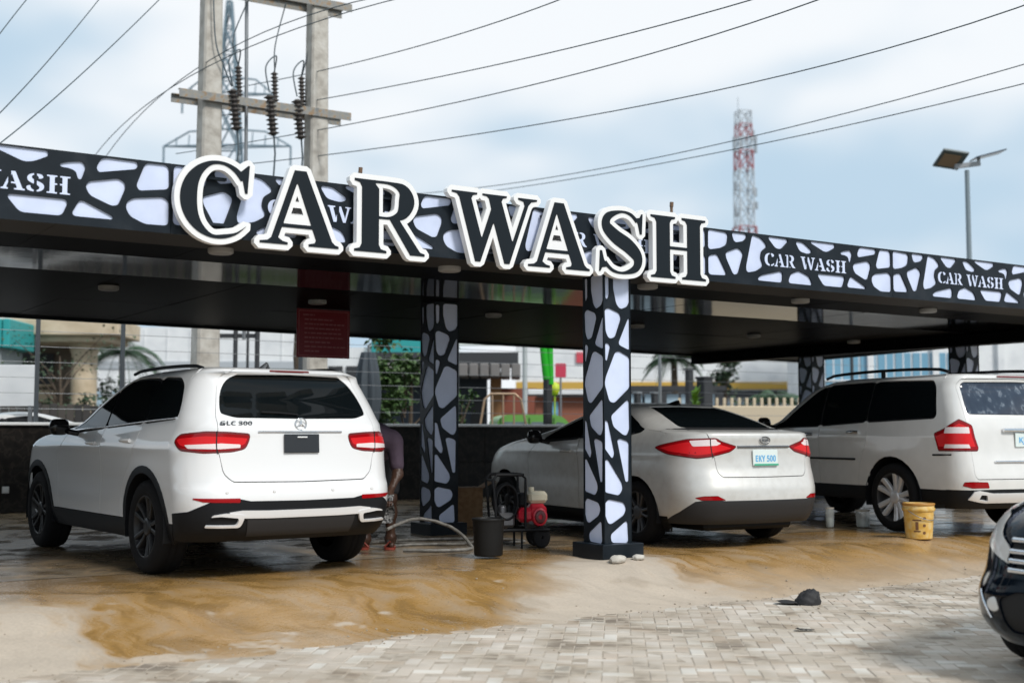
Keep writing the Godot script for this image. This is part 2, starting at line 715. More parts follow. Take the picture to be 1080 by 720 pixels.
# c: the common part of every car: sides with doors and panes, wheels, wells, shell, roof
func car_common(c: Dictionary) -> void:
	var paint: Material = c.paint
	var all := side_all(c.sill)
	var wells := []
	for x in c.axles:
		wells.append(arc(x, c.hub, c.arch))
	var panes := []
	for p in c.panes:
		panes.append(rounded(V2(p), 0.05, 4))
	var dlo: PackedVector2Array = grow(panes[0], 0.022)
	for i in range(1, panes.size()):
		for q in Geometry2D.merge_polygons(dlo, grow(panes[i], 0.022)):
			if not Geometry2D.is_polygon_clockwise(q):
				dlo = q
	dlo = grow(grow(dlo, 0.05), -0.05)
	var doors := []
	for d in c.doors:
		doors.append(rounded(V2(d), 0.06, 4))
	for face in ["S", "D"]:
		var sg := -1.0 if face == "S" else 1.0
		# dark inner shell that shows in the gaps
		part("inner_shell", cut([side_all(c.sill - 0.14)], wells), face, -0.014, 0.0, MT.gap, null, Vector2(0.12, 0.08))
		var subs := wells.duplicate()
		subs.append(dlo)
		var rest := subs.duplicate()
		for d in doors:
			rest.append(grow(d, 0.007))
		part("side_panel", cut([all], rest), face, 0.0, 0.014, paint)
		for i in doors.size():
			var dn: MeshInstance3D
			var big := 0.0
			for piece in cut(both(all, doors[i]), subs)[0]:
				# the window frame above the pane is a strip of its own
				var dp := part("door" if piece_size(piece) > 0.2 else "door_frame", [[piece], []], face, 0.0, 0.014, paint)
				if piece_size(piece) > big:
					big = piece_size(piece)
					dn = dp
			var hp: Array = c.handles[i]
			var s := ST()
			var p0: Vector3 = BD.side(hp[0], hp[1], sg)
			var hb := []
			for k in 7:
				var t := k / 6.0
				hb.append(BD.side(hp[0] + (t - 0.5) * 0.2, hp[1] + 0.004 * sin(t * PI), sg) + Vector3(sg * (0.012 + 0.028 * sin(t * PI)), 0, 0))
			tube(s, hb, 0.017, 0.017, 8)
			obj("door_handle", s.commit(), c.handle_mat, dn)
		for p in panes:
			part("side_window", cut(both(all, p), []), face, -0.004, 0.01, MT.glass)
		if c.has("trim"):
			var tl := []
			for q in c.trim:
				tl.append(BD.side(q[0], q[1], sg) + Vector3(sg * 0.004, 0, 0))
			var s := ST()
			tube(s, tl, 0.009, 0.009, 6)
			obj("window_trim", s.commit(), c.trim_mat, CAR)
		# sill and arch cladding
		var low := []
		low.append_array(curve_x(BD.xe, c.sill - 0.16, c.sill - 0.006, 3))
		var hi2 := curve_x(BD.xs, c.sill - 0.16, c.sill - 0.006, 3)
		hi2.reverse()
		for piece in cut([PackedVector2Array(low + hi2)], wells)[0]:
			part("sill", [[piece], []], face, c.clad, 0.03, MT.plastic, null, Vector2(0.12, 0.05))
		if c.clad > 0.0:
			for x in c.axles:
				var ring := cut(both(arc(x, c.hub, c.arch + 0.055, 40), PackedVector2Array([Vector2(x - 0.7, c.sill - 0.02), Vector2(x + 0.7, c.sill - 0.02), Vector2(x + 0.7, 1.2), Vector2(x - 0.7, 1.2)])), [arc(x, c.hub, c.arch - 0.004, 40)])
				part("arch_trim", ring, face, c.clad, 0.03, MT.plastic)
		for x in c.axles:
			wheel_well(x, c.hub, c.arch, BD.side(x, c.hub + c.arch, 1).x - 0.006, sg)
			add_wheel("wheel", Vector3(sg * c.track, c.tyre, -x), c.tyre, c.tyre_w, c.rim, c.style, sg)
		# mirror
		var mp: Vector3 = BD.side(c.mirror[0], c.mirror[1], sg)
		var s2 := ST()
		var mrow := []
		for k in 9:
			var t := k / 8.0
			var rr := sqrt(maxf(0.0, 1 - pow(2 * t - 1, 4)))
			var row := PackedVector3Array()
			for j in 14:
				var a := TAU * j / 14
				row.append(mp + Vector3(sg * (0.06 + 0.2 * t), 0.06 + sin(a) * 0.075 * rr, cos(a) * 0.075 * rr - 0.02 - 0.05 * (1 - t)))
			mrow.append(row)
		sheet(s2, mrow, true)
		tube(s2, [mp, mp + Vector3(sg * 0.1, 0.02, 0)], 0.025)
		obj("door_mirror", s2.commit(), c.mirror_mat, CAR)
	roof_cap(c.roof_mat if c.has("roof_mat") else paint, c.crown)
	var s := ST()
	var r := BD.row(0.3)
	box(s, Vector3(0, c.sill - 0.06, -(r[0] + r[1]) * 0.5), Vector3(1.1, 0.16, r[1] - r[0] - 0.5), 0.03)
	obj("underbody", s.commit(), MT.plastic, CAR)

func rear_all(y0: float, y1: float, smax := 2.0) -> PackedVector2Array:
	var o := PackedVector2Array()
	for i in 11:
		o.append(Vector2(lerpf(-smax, smax, i / 10.0), y0))
	for i in 11:
		o.append(Vector2(lerpf(smax, -smax, i / 10.0), y1))
	return o

func sy(list: Array) -> PackedVector2Array:
	# entries [lateral metres, height] or ["s", map coordinate, height]
	var o := []
	for e in list:
		if e.size() == 3:
			o.append(Vector2(e[1], e[2]))
		else:
			o.append(Vector2(BD.sr(e[0], e[1]), e[1]))
	return PackedVector2Array(o)

func flipx(p: PackedVector2Array) -> PackedVector2Array:
	return mirror(p)

func front_common(c: Dictionary, feats: Array) -> void:
	var top: float = BD.hi - 0.006
	var all := rear_all(c.sill - 0.12, top)
	var ws := []
	for p in V2(c.windscreen):
		ws.append(Vector2(BD.sf(p.x, p.y), p.y))
	for i in range(ws.size() - 1, -1, -1):
		ws.append(Vector2(-ws[i].x, ws[i].y))
	var w := rounded(ws, 0.1)
	part("inner_shell", [[all], []], "F", -0.014, 0.0, MT.gap, null, Vector2(0.2, 0.05))
	part("front_panel", cut([all], [grow(w, 0.01)] + feats), "F", 0.0, 0.014, c.paint, null, Vector2(0.15, 0.03))
	part("windscreen", [[w], []], "F", -0.004, 0.01, MT.glass, null, Vector2(0.15, 0.05))

func bar(pts: Array, r: float, m: Material, called: String, parent: Node = null) -> MeshInstance3D:
	var s := ST()
	tube(s, pts, r, r, 8)
	return obj(called, s.commit(), m, parent if parent else CAR)

func on_rear(z: float, y: float, lift := 0.0) -> Vector3:
	var p: Vector3 = BD.rear(BD.sr(z, y), y)
	return p + Vector3(0, 0, lift)

func plate(z: float, y: float, w: float, h: float, tilt: float, m: Material, lines: Array, parent: Node) -> void:
	var p := on_rear(z, y, 0.012)
	var b := Basis(Vector3.RIGHT, -tilt)
	var s := ST()
	box(s, Vector3.ZERO, Vector3(w, h, 0.012), 0.003)
	var o := obj("number_plate", s.commit(), m, parent)
	o.transform = Transform3D(b, p)
	for l in lines:
		s = ST()
		text_shape(s, l.text, Transform3D(Basis(), Vector3(l.x, l.y, 0.0085)), l.h, 0.002, "Droid Sans", 700, l.w)
		obj("plate_lettering", s.commit(), l.m, o)

func suv_white(at: Vector3, heading: float) -> Node3D:
	CAR = thing("white_suv", "clean white SUV with black blank number plate and black wheels", "car", at, -heading, "cars at the car wash")
	#            y     xr     xf    w     rrx   rrz   rfx   rfz  bowr bowf
	BD = Body.new([
		[0.18, -0.70, 3.40, 0.80, 0.20, 0.22, 0.30, 0.30, 0.08, 0.1],
		[0.30, -0.84, 3.58, 0.88, 0.26, 0.26, 0.40, 0.36, 0.09, 0.14],
		[0.36, -0.90, 3.64, 0.905, 0.28, 0.27, 0.40, 0.36, 0.09, 0.14],
		[0.48, -0.945, 3.69, 0.925, 0.30, 0.27, 0.42, 0.36, 0.09, 0.16],
		[0.60, -0.955, 3.70, 0.935, 0.30, 0.27, 0.42, 0.36, 0.09, 0.16],
		[0.68, -0.945, 3.70, 0.935, 0.30, 0.27, 0.42, 0.36, 0.09, 0.16],
		[0.735, -0.915, 3.69, 0.932, 0.30, 0.27, 0.42, 0.36, 0.09, 0.16],
		[0.85, -0.895, 3.67, 0.932, 0.32, 0.28, 0.42, 0.36, 0.08, 0.16],
		[0.97, -0.885, 3.60, 0.935, 0.33, 0.29, 0.40, 0.34, 0.07, 0.16],
		[1.06, -0.88, 3.30, 0.922, 0.34, 0.29, 0.36, 0.30, 0.06, 0.14],
		[1.12, -0.878, 2.60, 0.900, 0.34, 0.28, 0.30, 0.26, 0.05, 0.1],
		[1.17, -0.868, 2.12, 0.885, 0.30, 0.26, 0.26, 0.24, 0.05, 0.1],
		[1.22, -0.825, 1.95, 0.868, 0.27, 0.24, 0.25, 0.22, 0.05, 0.1],
		[1.32, -0.755, 1.74, 0.832, 0.24, 0.21, 0.25, 0.22, 0.04, 0.1],
		[1.45, -0.675, 1.44, 0.780, 0.20, 0.18, 0.25, 0.20, 0.04, 0.1],
		[1.54, -0.640, 1.20, 0.735, 0.18, 0.17, 0.25, 0.20, 0.04, 0.1],
		[1.58, -0.675, 1.05, 0.705, 0.18, 0.17, 0.25, 0.20, 0.04, 0.1],
		[1.605, -0.645, 0.90, 0.665, 0.18, 0.17, 0.25, 0.20, 0.04, 0.1],
		[1.622, -0.56, 0.70, 0.60, 0.18, 0.17, 0.25, 0.20, 0.04, 0.1]])
	BD.flares = [[0.0, 0.78, 0.55, 0.16, 0.018], [2.87, 0.78, 0.55, 0.16, 0.016], [1.45, 0.68, 0.9, 0.16, -0.022], [0.9, 1.0, 1.4, 0.045, 0.010]]
	var c := {"paint": MT.white_paint, "sill": 0.42, "clad": 0.006, "axles": [0.0, 2.873], "hub": 0.37, "arch": 0.425, "tyre": 0.37, "tyre_w": 0.245, "rim": 0.25, "track": 0.80,
		"style": {"barrel": MT.dark_rim, "metal": MT.dark_rim, "spokes": 5, "twin": true, "spread": 0.2, "width": 0.022},
		"panes": [[-0.475, 1.232, -0.44, 1.34, -0.36, 1.465, -0.22, 1.525, 0.16, 1.545, 0.16, 1.20], [0.19, 1.20, 0.19, 1.535, 0.55, 1.55, 1.02, 1.54, 1.02, 1.165], [1.06, 1.163, 1.06, 1.535, 1.16, 1.515, 1.55, 1.33, 1.85, 1.15, 1.83, 1.125]],
		"doors": [[0.30, 1.60, 0.20, 1.18, 0.22, 0.98, 0.50, 0.66, 0.56, 0.43, 0.56, 0.30, 1.04, 0.30, 1.04, 1.60], [1.05, 1.60, 1.05, 0.30, 2.22, 0.30, 2.26, 0.9, 1.98, 1.13, 1.12, 1.60]],
		"handles": [[0.42, 1.045], [1.24, 1.02]], "handle_mat": MT.white_paint,
		"trim": [[1.95, 1.125], [1.5, 1.142], [1.0, 1.16], [0.5, 1.182], [0.0, 1.205], [-0.47, 1.222]], "trim_mat": MT.chrome, "mirror": [1.72, 1.10], "mirror_mat": MT.black_gloss, "crown": 0.022,
		"windscreen": [0.62, 1.2, 0.5, 1.57]}
	car_common(c)
	front_common(c, [])
	# rear
	var all := rear_all(0.30, 1.616)
	var win := rounded(Array(sy([[0.0, 1.225], [0.52, 1.23], [0.625, 1.265], [0.615, 1.33], [0.535, 1.50], [0.46, 1.548], [0.0, 1.558], [-0.46, 1.548], [-0.535, 1.50], [-0.615, 1.33], [-0.625, 1.265], [-0.52, 1.23]])), 0.06)
	var lamp := rounded(Array(sy([[0.415, 1.098], [0.60, 1.112], ["s", 1.35, 1.116], ["s", 1.78, 1.095], ["s", 1.86, 1.045], ["s", 1.70, 0.975], ["s", 1.3, 0.955], [0.56, 0.965], [0.45, 0.99]])), 0.05)
	var hatch := rounded(Array(sy([[0.0, 0.735], [0.56, 0.742], [0.625, 0.80], [0.665, 0.96], [0.672, 1.12], [0.665, 1.23], [0.62, 1.40], [0.56, 1.55], [0.50, 1.572], [0.0, 1.58], [-0.50, 1.572], [-0.56, 1.55], [-0.62, 1.40], [-0.665, 1.23], [-0.672, 1.12], [-0.665, 0.96], [-0.625, 0.80], [-0.56, 0.742]])), 0.03)
	var black := sy([["s", -2.0, 0.29], ["s", 2.0, 0.29], ["s", 2.0, 0.50], ["s", 1.6, 0.52], ["s", 1.15, 0.605], [0.52, 0.612], [0.44, 0.595], [0.0, 0.59], [-0.44, 0.595], [-0.52, 0.612], ["s", -1.15, 0.605], ["s", -1.6, 0.52], ["s", -2.0, 0.50]])
	var refl := rounded(Array(sy([[0.52, 0.585], [0.78, 0.592], [0.84, 0.612], [0.84, 0.622], [0.52, 0.618]])), 0.01)
	part("inner_shell", [[all], []], "R", -0.014, 0.0, MT.gap, null, Vector2(0.2, 0.08))
	var lf := flipx(lamp)
	part("rear_panel", cut([all], [grow(hatch, 0.008), grow(lamp, 0.005), grow(lf, 0.005), black]), "R", 0.0, 0.014, MT.white_paint)
	var ht := part("tailgate", cut([hatch], [grow(win, 0.008), grow(lamp, 0.005), grow(lf, 0.005)]), "R", 0.0, 0.014, MT.white_paint)
	part("rear_window", [[win], []], "R", -0.003, 0.01, MT.glass, ht)
	part("rear_bumper_cladding", cut([black], [grow(refl, 0.003), grow(flipx(refl), 0.003)]), "R", 0.002, 0.02, MT.plastic)
	for r in [refl, flipx(refl)]:
		part("reflector", [[r], []], "R", 0.003, 0.012, MT.red_lens)
	for l in [lamp, lf]:
		part("lamp_surround", [[grow(l, 0.004)], []], "R", 0.001, 0.015, MT.dark_red)
		var ln := part("tail_lamp", [[grow(l, -0.012)], []], "R", 0.004, 0.02, MT.red_lens)
		part("lamp_core", [[grow(l, -0.034)], []], "R", 0.0052, 0.003, MT.red_core, ln)
		var sgn := 1.0 if l == lamp else -1.0
		var pale := rounded(Array(sy([["s", 1.05, 0.985], ["s", 1.55, 0.988], ["s", 1.62, 1.015], ["s", 1.05, 1.028], [0.50, 1.02], [0.50, 0.995]])), 0.02)
		part("lamp_band", [[pale if sgn > 0 else flipx(pale)], []], "R", 0.006, 0.004, MT.pale_lens, ln)
		var split := sy([[0.668, 0.95], [0.676, 0.95], [0.682, 1.12], [0.674, 1.12]])
		part("lamp_joint", [[split if sgn > 0 else flipx(split)], []], "R", 0.0066, 0.004, MT.gap, ln)
	# chrome strip with outlets
	var st := sy([[-0.50, 0.470], [-0.30, 0.466], [0.30, 0.466], [0.50, 0.470], [0.60, 0.49], [0.60, 0.515], [0.5, 0.527], [0.30, 0.522], [-0.30, 0.522], [-0.5, 0.527], [-0.60, 0.515], [-0.60, 0.49]])
	part("chrome_strip", [[st], []], "R", 0.016, 0.022, MT.satin)
	for sgn in [-1.0, 1.0]:
		var o := rounded(Array(sy([[0.48 * sgn, 0.495], [0.51 * sgn, 0.405], [0.76 * sgn, 0.41], ["s", 1.26 * sgn, 0.45], ["s", 1.2 * sgn, 0.495], [0.62 * sgn, 0.51]])), 0.04)
		var hole := rounded(Array(sy([[0.525 * sgn, 0.472], [0.54 * sgn, 0.420], [0.76 * sgn, 0.424], [0.83 * sgn, 0.455], [0.78 * sgn, 0.480], [0.66 * sgn, 0.488]])), 0.03)
		part("exhaust_outlet", cut([ccw(o)], [ccw(hole)]), "R", 0.022, 0.06, MT.satin, null, Vector2(0.05, 0.03))
		part("exhaust_recess", [[ccw(hole)], []], "R", -0.03 + 0.02, 0.0, MT.gap)
	part("diffuser", [[ccw(sy([[-0.44, 0.33], [0.44, 0.33], [0.46, 0.462], [-0.46, 0.462]]))], []], "R", 0.008, 0.01, MT.grey_plastic)
	var bl := sy([[-0.17, 1.586], [0.17, 1.586], [0.17, 1.597], [-0.17, 1.597]])
	part("brake_light", [[bl], []], "R", 0.004, 0.008, MT.dark_red)
	plate(0.0, 1.025, 0.30, 0.145, 0.06, MT.plate_black, [], ht)
	var s := ST()
	box(s, on_rear(0.0, 1.075, 0.024), Vector3(0.085, 0.010, 0.004), 0.001)
	obj("plate_mark", s.commit(), MT.white, ht)
	# ring emblem with three spokes, lettering
	var ec := on_rear(0.0, 1.175, 0.008)
	s = ST()
	var ring := []
	for i in 25:
		ring.append(ec + Vector3(cos(TAU * i / 24) * 0.047, sin(TAU * i / 24) * 0.047, 0))
	tube(s, ring, 0.0055, 0.0055, 6, false)
	for k in 3:
		var a := PI / 2 + TAU * k / 3
		tube(s, [ec, ec + Vector3(cos(a), sin(a), 0) * 0.046], 0.009, 0.002, 6)
	obj("emblem", s.commit(), MT.chrome, ht)
	s = ST()
	text_shape(s, "GLC 300", Transform3D(Basis(Vector3.UP, -0.05), on_rear(-0.66, 1.165, 0.010)), 0.032, 0.006, "Droid Sans", 700, 0.26)
	obj("model_lettering", s.commit(), MT.dark_chrome, ht)
	for z in [-0.62, -0.25, 0.25, 0.62]:
		s = ST()
		lathe(s, [[0.013, -0.004], [0.013, 0.004], [0.010, 0.005], [0.0, 0.005]], Transform3D(Basis(Vector3.RIGHT, PI / 2), on_rear(z, 0.665)), 14)
		obj("parking_sensor", s.commit(), MT.white_paint, CAR)
	var hn := []
	for k in 11:
		hn.append(on_rear(lerpf(-0.36, 0.36, k / 10.0), 1.115, 0.002))
	bar(hn, 0.008, MT.chrome, "tailgate_strip", ht)
	# wiper stub and roof rails
	bar([on_rear(0.0, 1.25, 0.012), on_rear(-0.14, 1.262, 0.02), on_rear(-0.3, 1.268, 0.016)], 0.007, MT.plastic, "wiper")
	for sg in [-1.0, 1.0]:
		var rl := []
		for k in 13:
			var t := k / 12.0
			rl.append(Vector3(sg * lerpf(0.60, 0.62, t), 1.618 + 0.034 * sin(t * PI) ** 0.4, lerpf(0.36, -1.1, t)))
		bar(rl, 0.014, MT.plastic, "roof_rail")
	var fin := ST()
	sheet(fin, [PackedVector3Array([Vector3(-0.02, 1.635, 0.10), Vector3(0, 1.635, 0.10), Vector3(0.02, 1.635, 0.10)]), PackedVector3Array([Vector3(-0.03, 1.635, 0.2), Vector3(0, 1.69, 0.24), Vector3(0.03, 1.635, 0.2)]), PackedVector3Array([Vector3(-0.02, 1.635, 0.27), Vector3(0, 1.68, 0.27), Vector3(0.02, 1.635, 0.27)])])
	obj("roof_fin", fin.commit(), MT.white_paint, CAR)
	return CAR

func sedan_silver(at: Vector3, heading: float, p: Material, called := "sedan", label := "") -> Node3D:
	CAR = thing(called, label if label else "dusty off-white sedan with dark grey lower bumper and red tail lamps", "car", at, -heading, "cars at the car wash")
	BD = Body.new([
		[0.16, -0.76, 3.25, 0.76, 0.25, 0.25, 0.3, 0.3, 0.1, 0.14],
		[0.24, -0.92, 3.44, 0.83, 0.32, 0.3, 0.4, 0.36, 0.12, 0.16],
		[0.34, -0.985, 3.51, 0.862, 0.36, 0.31, 0.45, 0.38, 0.13, 0.18],
		[0.46, -1.015, 3.55, 0.880, 0.38, 0.32, 0.48, 0.40, 0.13, 0.2],
		[0.56, -1.01, 3.56, 0.888, 0.38, 0.32, 0.50, 0.40, 0.13, 0.2],
		[0.66, -0.985, 3.55, 0.888, 0.38, 0.32, 0.5, 0.40, 0.13, 0.2],
		[0.78, -0.955, 3.50, 0.886, 0.40, 0.33, 0.5, 0.40, 0.13, 0.2],
		[0.90, -0.945, 3.38, 0.884, 0.42, 0.34, 0.5, 0.40, 0.12, 0.2],
		[0.985, -0.945, 3.05, 0.872, 0.44, 0.34, 0.44, 0.36, 0.12, 0.18],
		[1.06, -0.95, 2.45, 0.840, 0.42, 0.33, 0.3, 0.28, 0.12, 0.14],
		[1.10, -0.945, 2.18, 0.815, 0.4, 0.31, 0.25, 0.24, 0.11, 0.1],
		[1.120, -0.85, 2.08, 0.800, 0.40, 0.30, 0.24, 0.22, 0.1, 0.1],
		[1.130, -0.66, 2.03, 0.790, 0.40, 0.28, 0.24, 0.22, 0.06, 0.1],
		[1.145, -0.47, 1.97, 0.775, 0.40, 0.25, 0.24, 0.22, 0.03, 0.1],
		[1.22, -0.22, 1.75, 0.725, 0.36, 0.22, 0.24, 0.22, 0.02, 0.1],
		[1.32, 0.12, 1.45, 0.650, 0.30, 0.20, 0.24, 0.20, 0.01, 0.1],
		[1.385, 0.40, 1.20, 0.580, 0.24, 0.18, 0.24, 0.20, 0.01, 0.08],
		[1.412, 0.60, 1.05, 0.510, 0.18, 0.16, 0.2, 0.18, 0.01, 0.06],
		[1.424, 0.74, 0.96, 0.44, 0.1, 0.14, 0.1, 0.14, 0.01, 0.04]])
	BD.flares = [[0.0, 0.74, 0.5, 0.15, 0.014], [2.7, 0.74, 0.5, 0.15, 0.014], [1.35, 0.62, 0.9, 0.16, -0.02], [1.0, 0.9, 1.5, 0.04, 0.010]]
	var c := {"paint": p, "sill": 0.30, "clad": 0.0, "axles": [0.0, 2.70], "hub": 0.315, "arch": 0.365, "tyre": 0.315, "tyre_w": 0.21, "rim": 0.215, "track": 0.765,
		"style": {"barrel": MT.dark_rim, "metal": MT.grey_rim, "spokes": 5, "twin": true, "spread": 0.2, "width": 0.018},
		"panes": [[-0.02, 1.135, 0.05, 1.185, 0.22, 1.27, 0.42, 1.30, 0.46, 1.30, 0.46, 1.10, 0.1, 1.112], [0.49, 1.10, 0.49, 1.305, 0.80, 1.34, 1.05, 1.345, 1.05, 1.065], [1.09, 1.06, 1.09, 1.345, 1.28, 1.31, 1.55, 1.18, 1.82, 1.04, 1.8, 1.02]],
		"doors": [[0.36, 1.36, 0.30, 1.08, 0.34, 0.80, 0.50, 0.55, 0.52, 0.33, 0.52, 0.2, 1.06, 0.2, 1.06, 1.39], [1.075, 1.39, 1.075, 0.2, 2.12, 0.2, 2.14, 0.85, 1.92, 1.02, 1.2, 1.37]],
		"handles": [[0.50, 0.93], [1.28, 0.91]], "handle_mat": p,
		"trim": [[1.86, 1.018], [1.5, 1.035], [1.0, 1.058], [0.5, 1.085], [0.1, 1.104]], "trim_mat": MT.plastic, "mirror": [1.70, 1.0], "mirror_mat": MT.black_gloss, "crown": 0.012,
		"windscreen": [0.62, 1.13, 0.48, 1.38]}
	car_common(c)
	var hl := []
	for q in V2([0.45, 0.70, 0.62, 0.66, 0.80, 0.74, 0.86, 0.86, 0.80, 0.87, 0.6, 0.79]):
		hl.append(Vector2(BD.sf(q.x, q.y), q.y))
	hl = Array(rounded(hl, 0.05))
	hl = [PackedVector2Array(hl), flipx(PackedVector2Array(hl))]
	front_common(c, [grow(hl[0], 0.004), grow(hl[1], 0.004)])
	for h in hl:
		part("headlamp", [[ccw(h)], []], "F", 0.002, 0.01, MT.lamp_glass)
	var all := rear_all(0.24, 1.418)
	var deck_y := 1.128
	var win := rounded(Array(sy([[0.0, 1.158], [0.50, 1.158], [0.575, 1.175], [0.52, 1.27], [0.43, 1.375], [0.0, 1.385], [-0.43, 1.375], [-0.52, 1.27], [-0.575, 1.175], [-0.50, 1.158]])), 0.04)
	var lamp := rounded(Array(sy([[0.325, 0.975], [0.50, 1.025], ["s", 1.1, 1.055], ["s", 1.55, 1.045], ["s", 2.12, 0.965], ["s", 1.8, 0.90], ["s", 1.35, 0.862], [0.62, 0.875], [0.40, 0.925]])), 0.04)
	var trunk := rounded(Array(sy([[0.0, 0.685], [0.50, 0.688], [0.545, 0.73], [0.575, 0.9], [0.60, 1.05], [0.62, 1.12], [0.59, 1.138], [0.0, 1.142], [-0.59, 1.138], [-0.62, 1.12], [-0.60, 1.05], [-0.575, 0.9], [-0.545, 0.73], [-0.50, 0.688]])), 0.03)
	var black := sy([["s", -2.0, 0.235], ["s", 2.0, 0.235], ["s", 2.0, 0.275], ["s", 1.72, 0.35], ["s", 1.45, 0.455], [0.62, 0.478], [0.5, 0.462], [-0.5, 0.462], [-0.62, 0.478], ["s", -1.45, 0.455], ["s", -1.72, 0.35], ["s", -2.0, 0.275]])
	var refl := rounded(Array(sy([[0.50, 0.470], ["s", 1.35, 0.468], ["s", 1.45, 0.49], ["s", 1.3, 0.505], [0.58, 0.508]])), 0.012)
	var lf := flipx(lamp)
	part("inner_shell", [[all], []], "R", -0.014, 0.0, MT.gap, null, Vector2(0.2, 0.06))
	part("rear_panel", cut([all], [grow(trunk, 0.008), grow(lamp, 0.005), grow(lf, 0.005), black, grow(win, 0.008), grow(refl, 0.003), grow(flipx(refl), 0.003)]), "R", 0.0, 0.014, p, null, Vector2(0.09, 0.02))
	var tr := part("boot_lid", cut([trunk], [grow(lamp, 0.005), grow(lf, 0.005)]), "R", 0.0, 0.014, p, null, Vector2(0.09, 0.02))
	part("rear_window", [[win], []], "R", -0.003, 0.01, MT.glass, null, Vector2(0.1, 0.03))
	part("lower_bumper", cut([black], [grow(refl, 0.003), grow(flipx(refl), 0.003)]), "R", 0.002, 0.02, MT.grey_plastic)
	for r in [refl, flipx(refl)]:
		part("reflector", [[r], []], "R", 0.003, 0.012, MT.red_lens)
	for l in [lamp, lf]:
		part("lamp_surround", [[grow(l, 0.004)], []], "R", 0.001, 0.015, MT.dark_red)
		var ln := part("tail_lamp", [[grow(l, -0.008)], []], "R", 0.006, 0.02, MT.red_lens)
		part("lamp_core", [[grow(l, -0.030)], []], "R", 0.0072, 0.003, MT.red_core, ln)
		var pale := rounded(Array(sy([[0.50, 1.008], ["s", 1.05, 0.985], ["s", 1.42, 0.975], ["s", 1.5, 1.03], ["s", 1.1, 1.045], [0.54, 1.022]])), 0.02)
		part("lamp_band", [[pale if l == lamp else flipx(pale)], []], "R", 0.008, 0.004, MT.pale_lens, ln)
		var split := sy([[0.578, 0.87], [0.586, 0.87], [0.60, 1.05], [0.592, 1.05]])
		part("lamp_joint", [[split if l == lamp else flipx(split)], []], "R", 0.0086, 0.004, MT.gap, ln)
	# crease above the plate
	var lip := []
	for k in 21:
		lip.append(on_rear(lerpf(-0.32, 0.32, k / 20.0), 0.972, 0.004))
	bar(lip, 0.012, MT.dark_chrome, "boot_trim", tr)
	var green := {"m": MT.plate_ink, "w": 0.0}
	plate(0.0, 0.865, 0.31, 0.155, 0.03, MT.plate_white, [{"text": "EKY 500", "x": -0.13, "y": -0.035, "h": 0.06, "w": 0.26, "m": MT.plate_blue}], tr)
	var s := ST()
	box(s, on_rear(0.0, 0.80, 0.026), Vector3(0.30, 0.018, 0.004), 0.001)
	obj("plate_stripe", s.commit(), MT.plate_green, tr)
	var ec := on_rear(0.0, 1.035, 0.010)
	s = ST()
	var ring := []
	for i in 29:
		ring.append(ec + Vector3(cos(TAU * i / 28) * 0.062, sin(TAU * i / 28) * 0.034, 0))
	tube(s, ring, 0.005, 0.005, 6, false)
	text_shape(s, "KIA", Transform3D(Basis(), ec + Vector3(-0.040, -0.014, 0.004)), 0.028, 0.004, "Droid Sans", 700, 0.08)
	var em := obj("emblem", s.commit(), MT.dark_chrome, tr)
	s = ST()
	sheet(s, [PackedVector3Array([Vector3(-0.025, 1.415, -0.62), Vector3(0, 1.418, -0.62), Vector3(0.025, 1.415, -0.62)]), PackedVector3Array([Vector3(-0.03, 1.405, -0.5), Vector3(0, 1.455, -0.47), Vector3(0.03, 1.405, -0.5)]), PackedVector3Array([Vector3(-0.02, 1.40, -0.42), Vector3(0, 1.452, -0.42), Vector3(0.02, 1.40, -0.42)])])
	obj("roof_fin", s.commit(), MT.black_gloss, CAR)
	return CAR

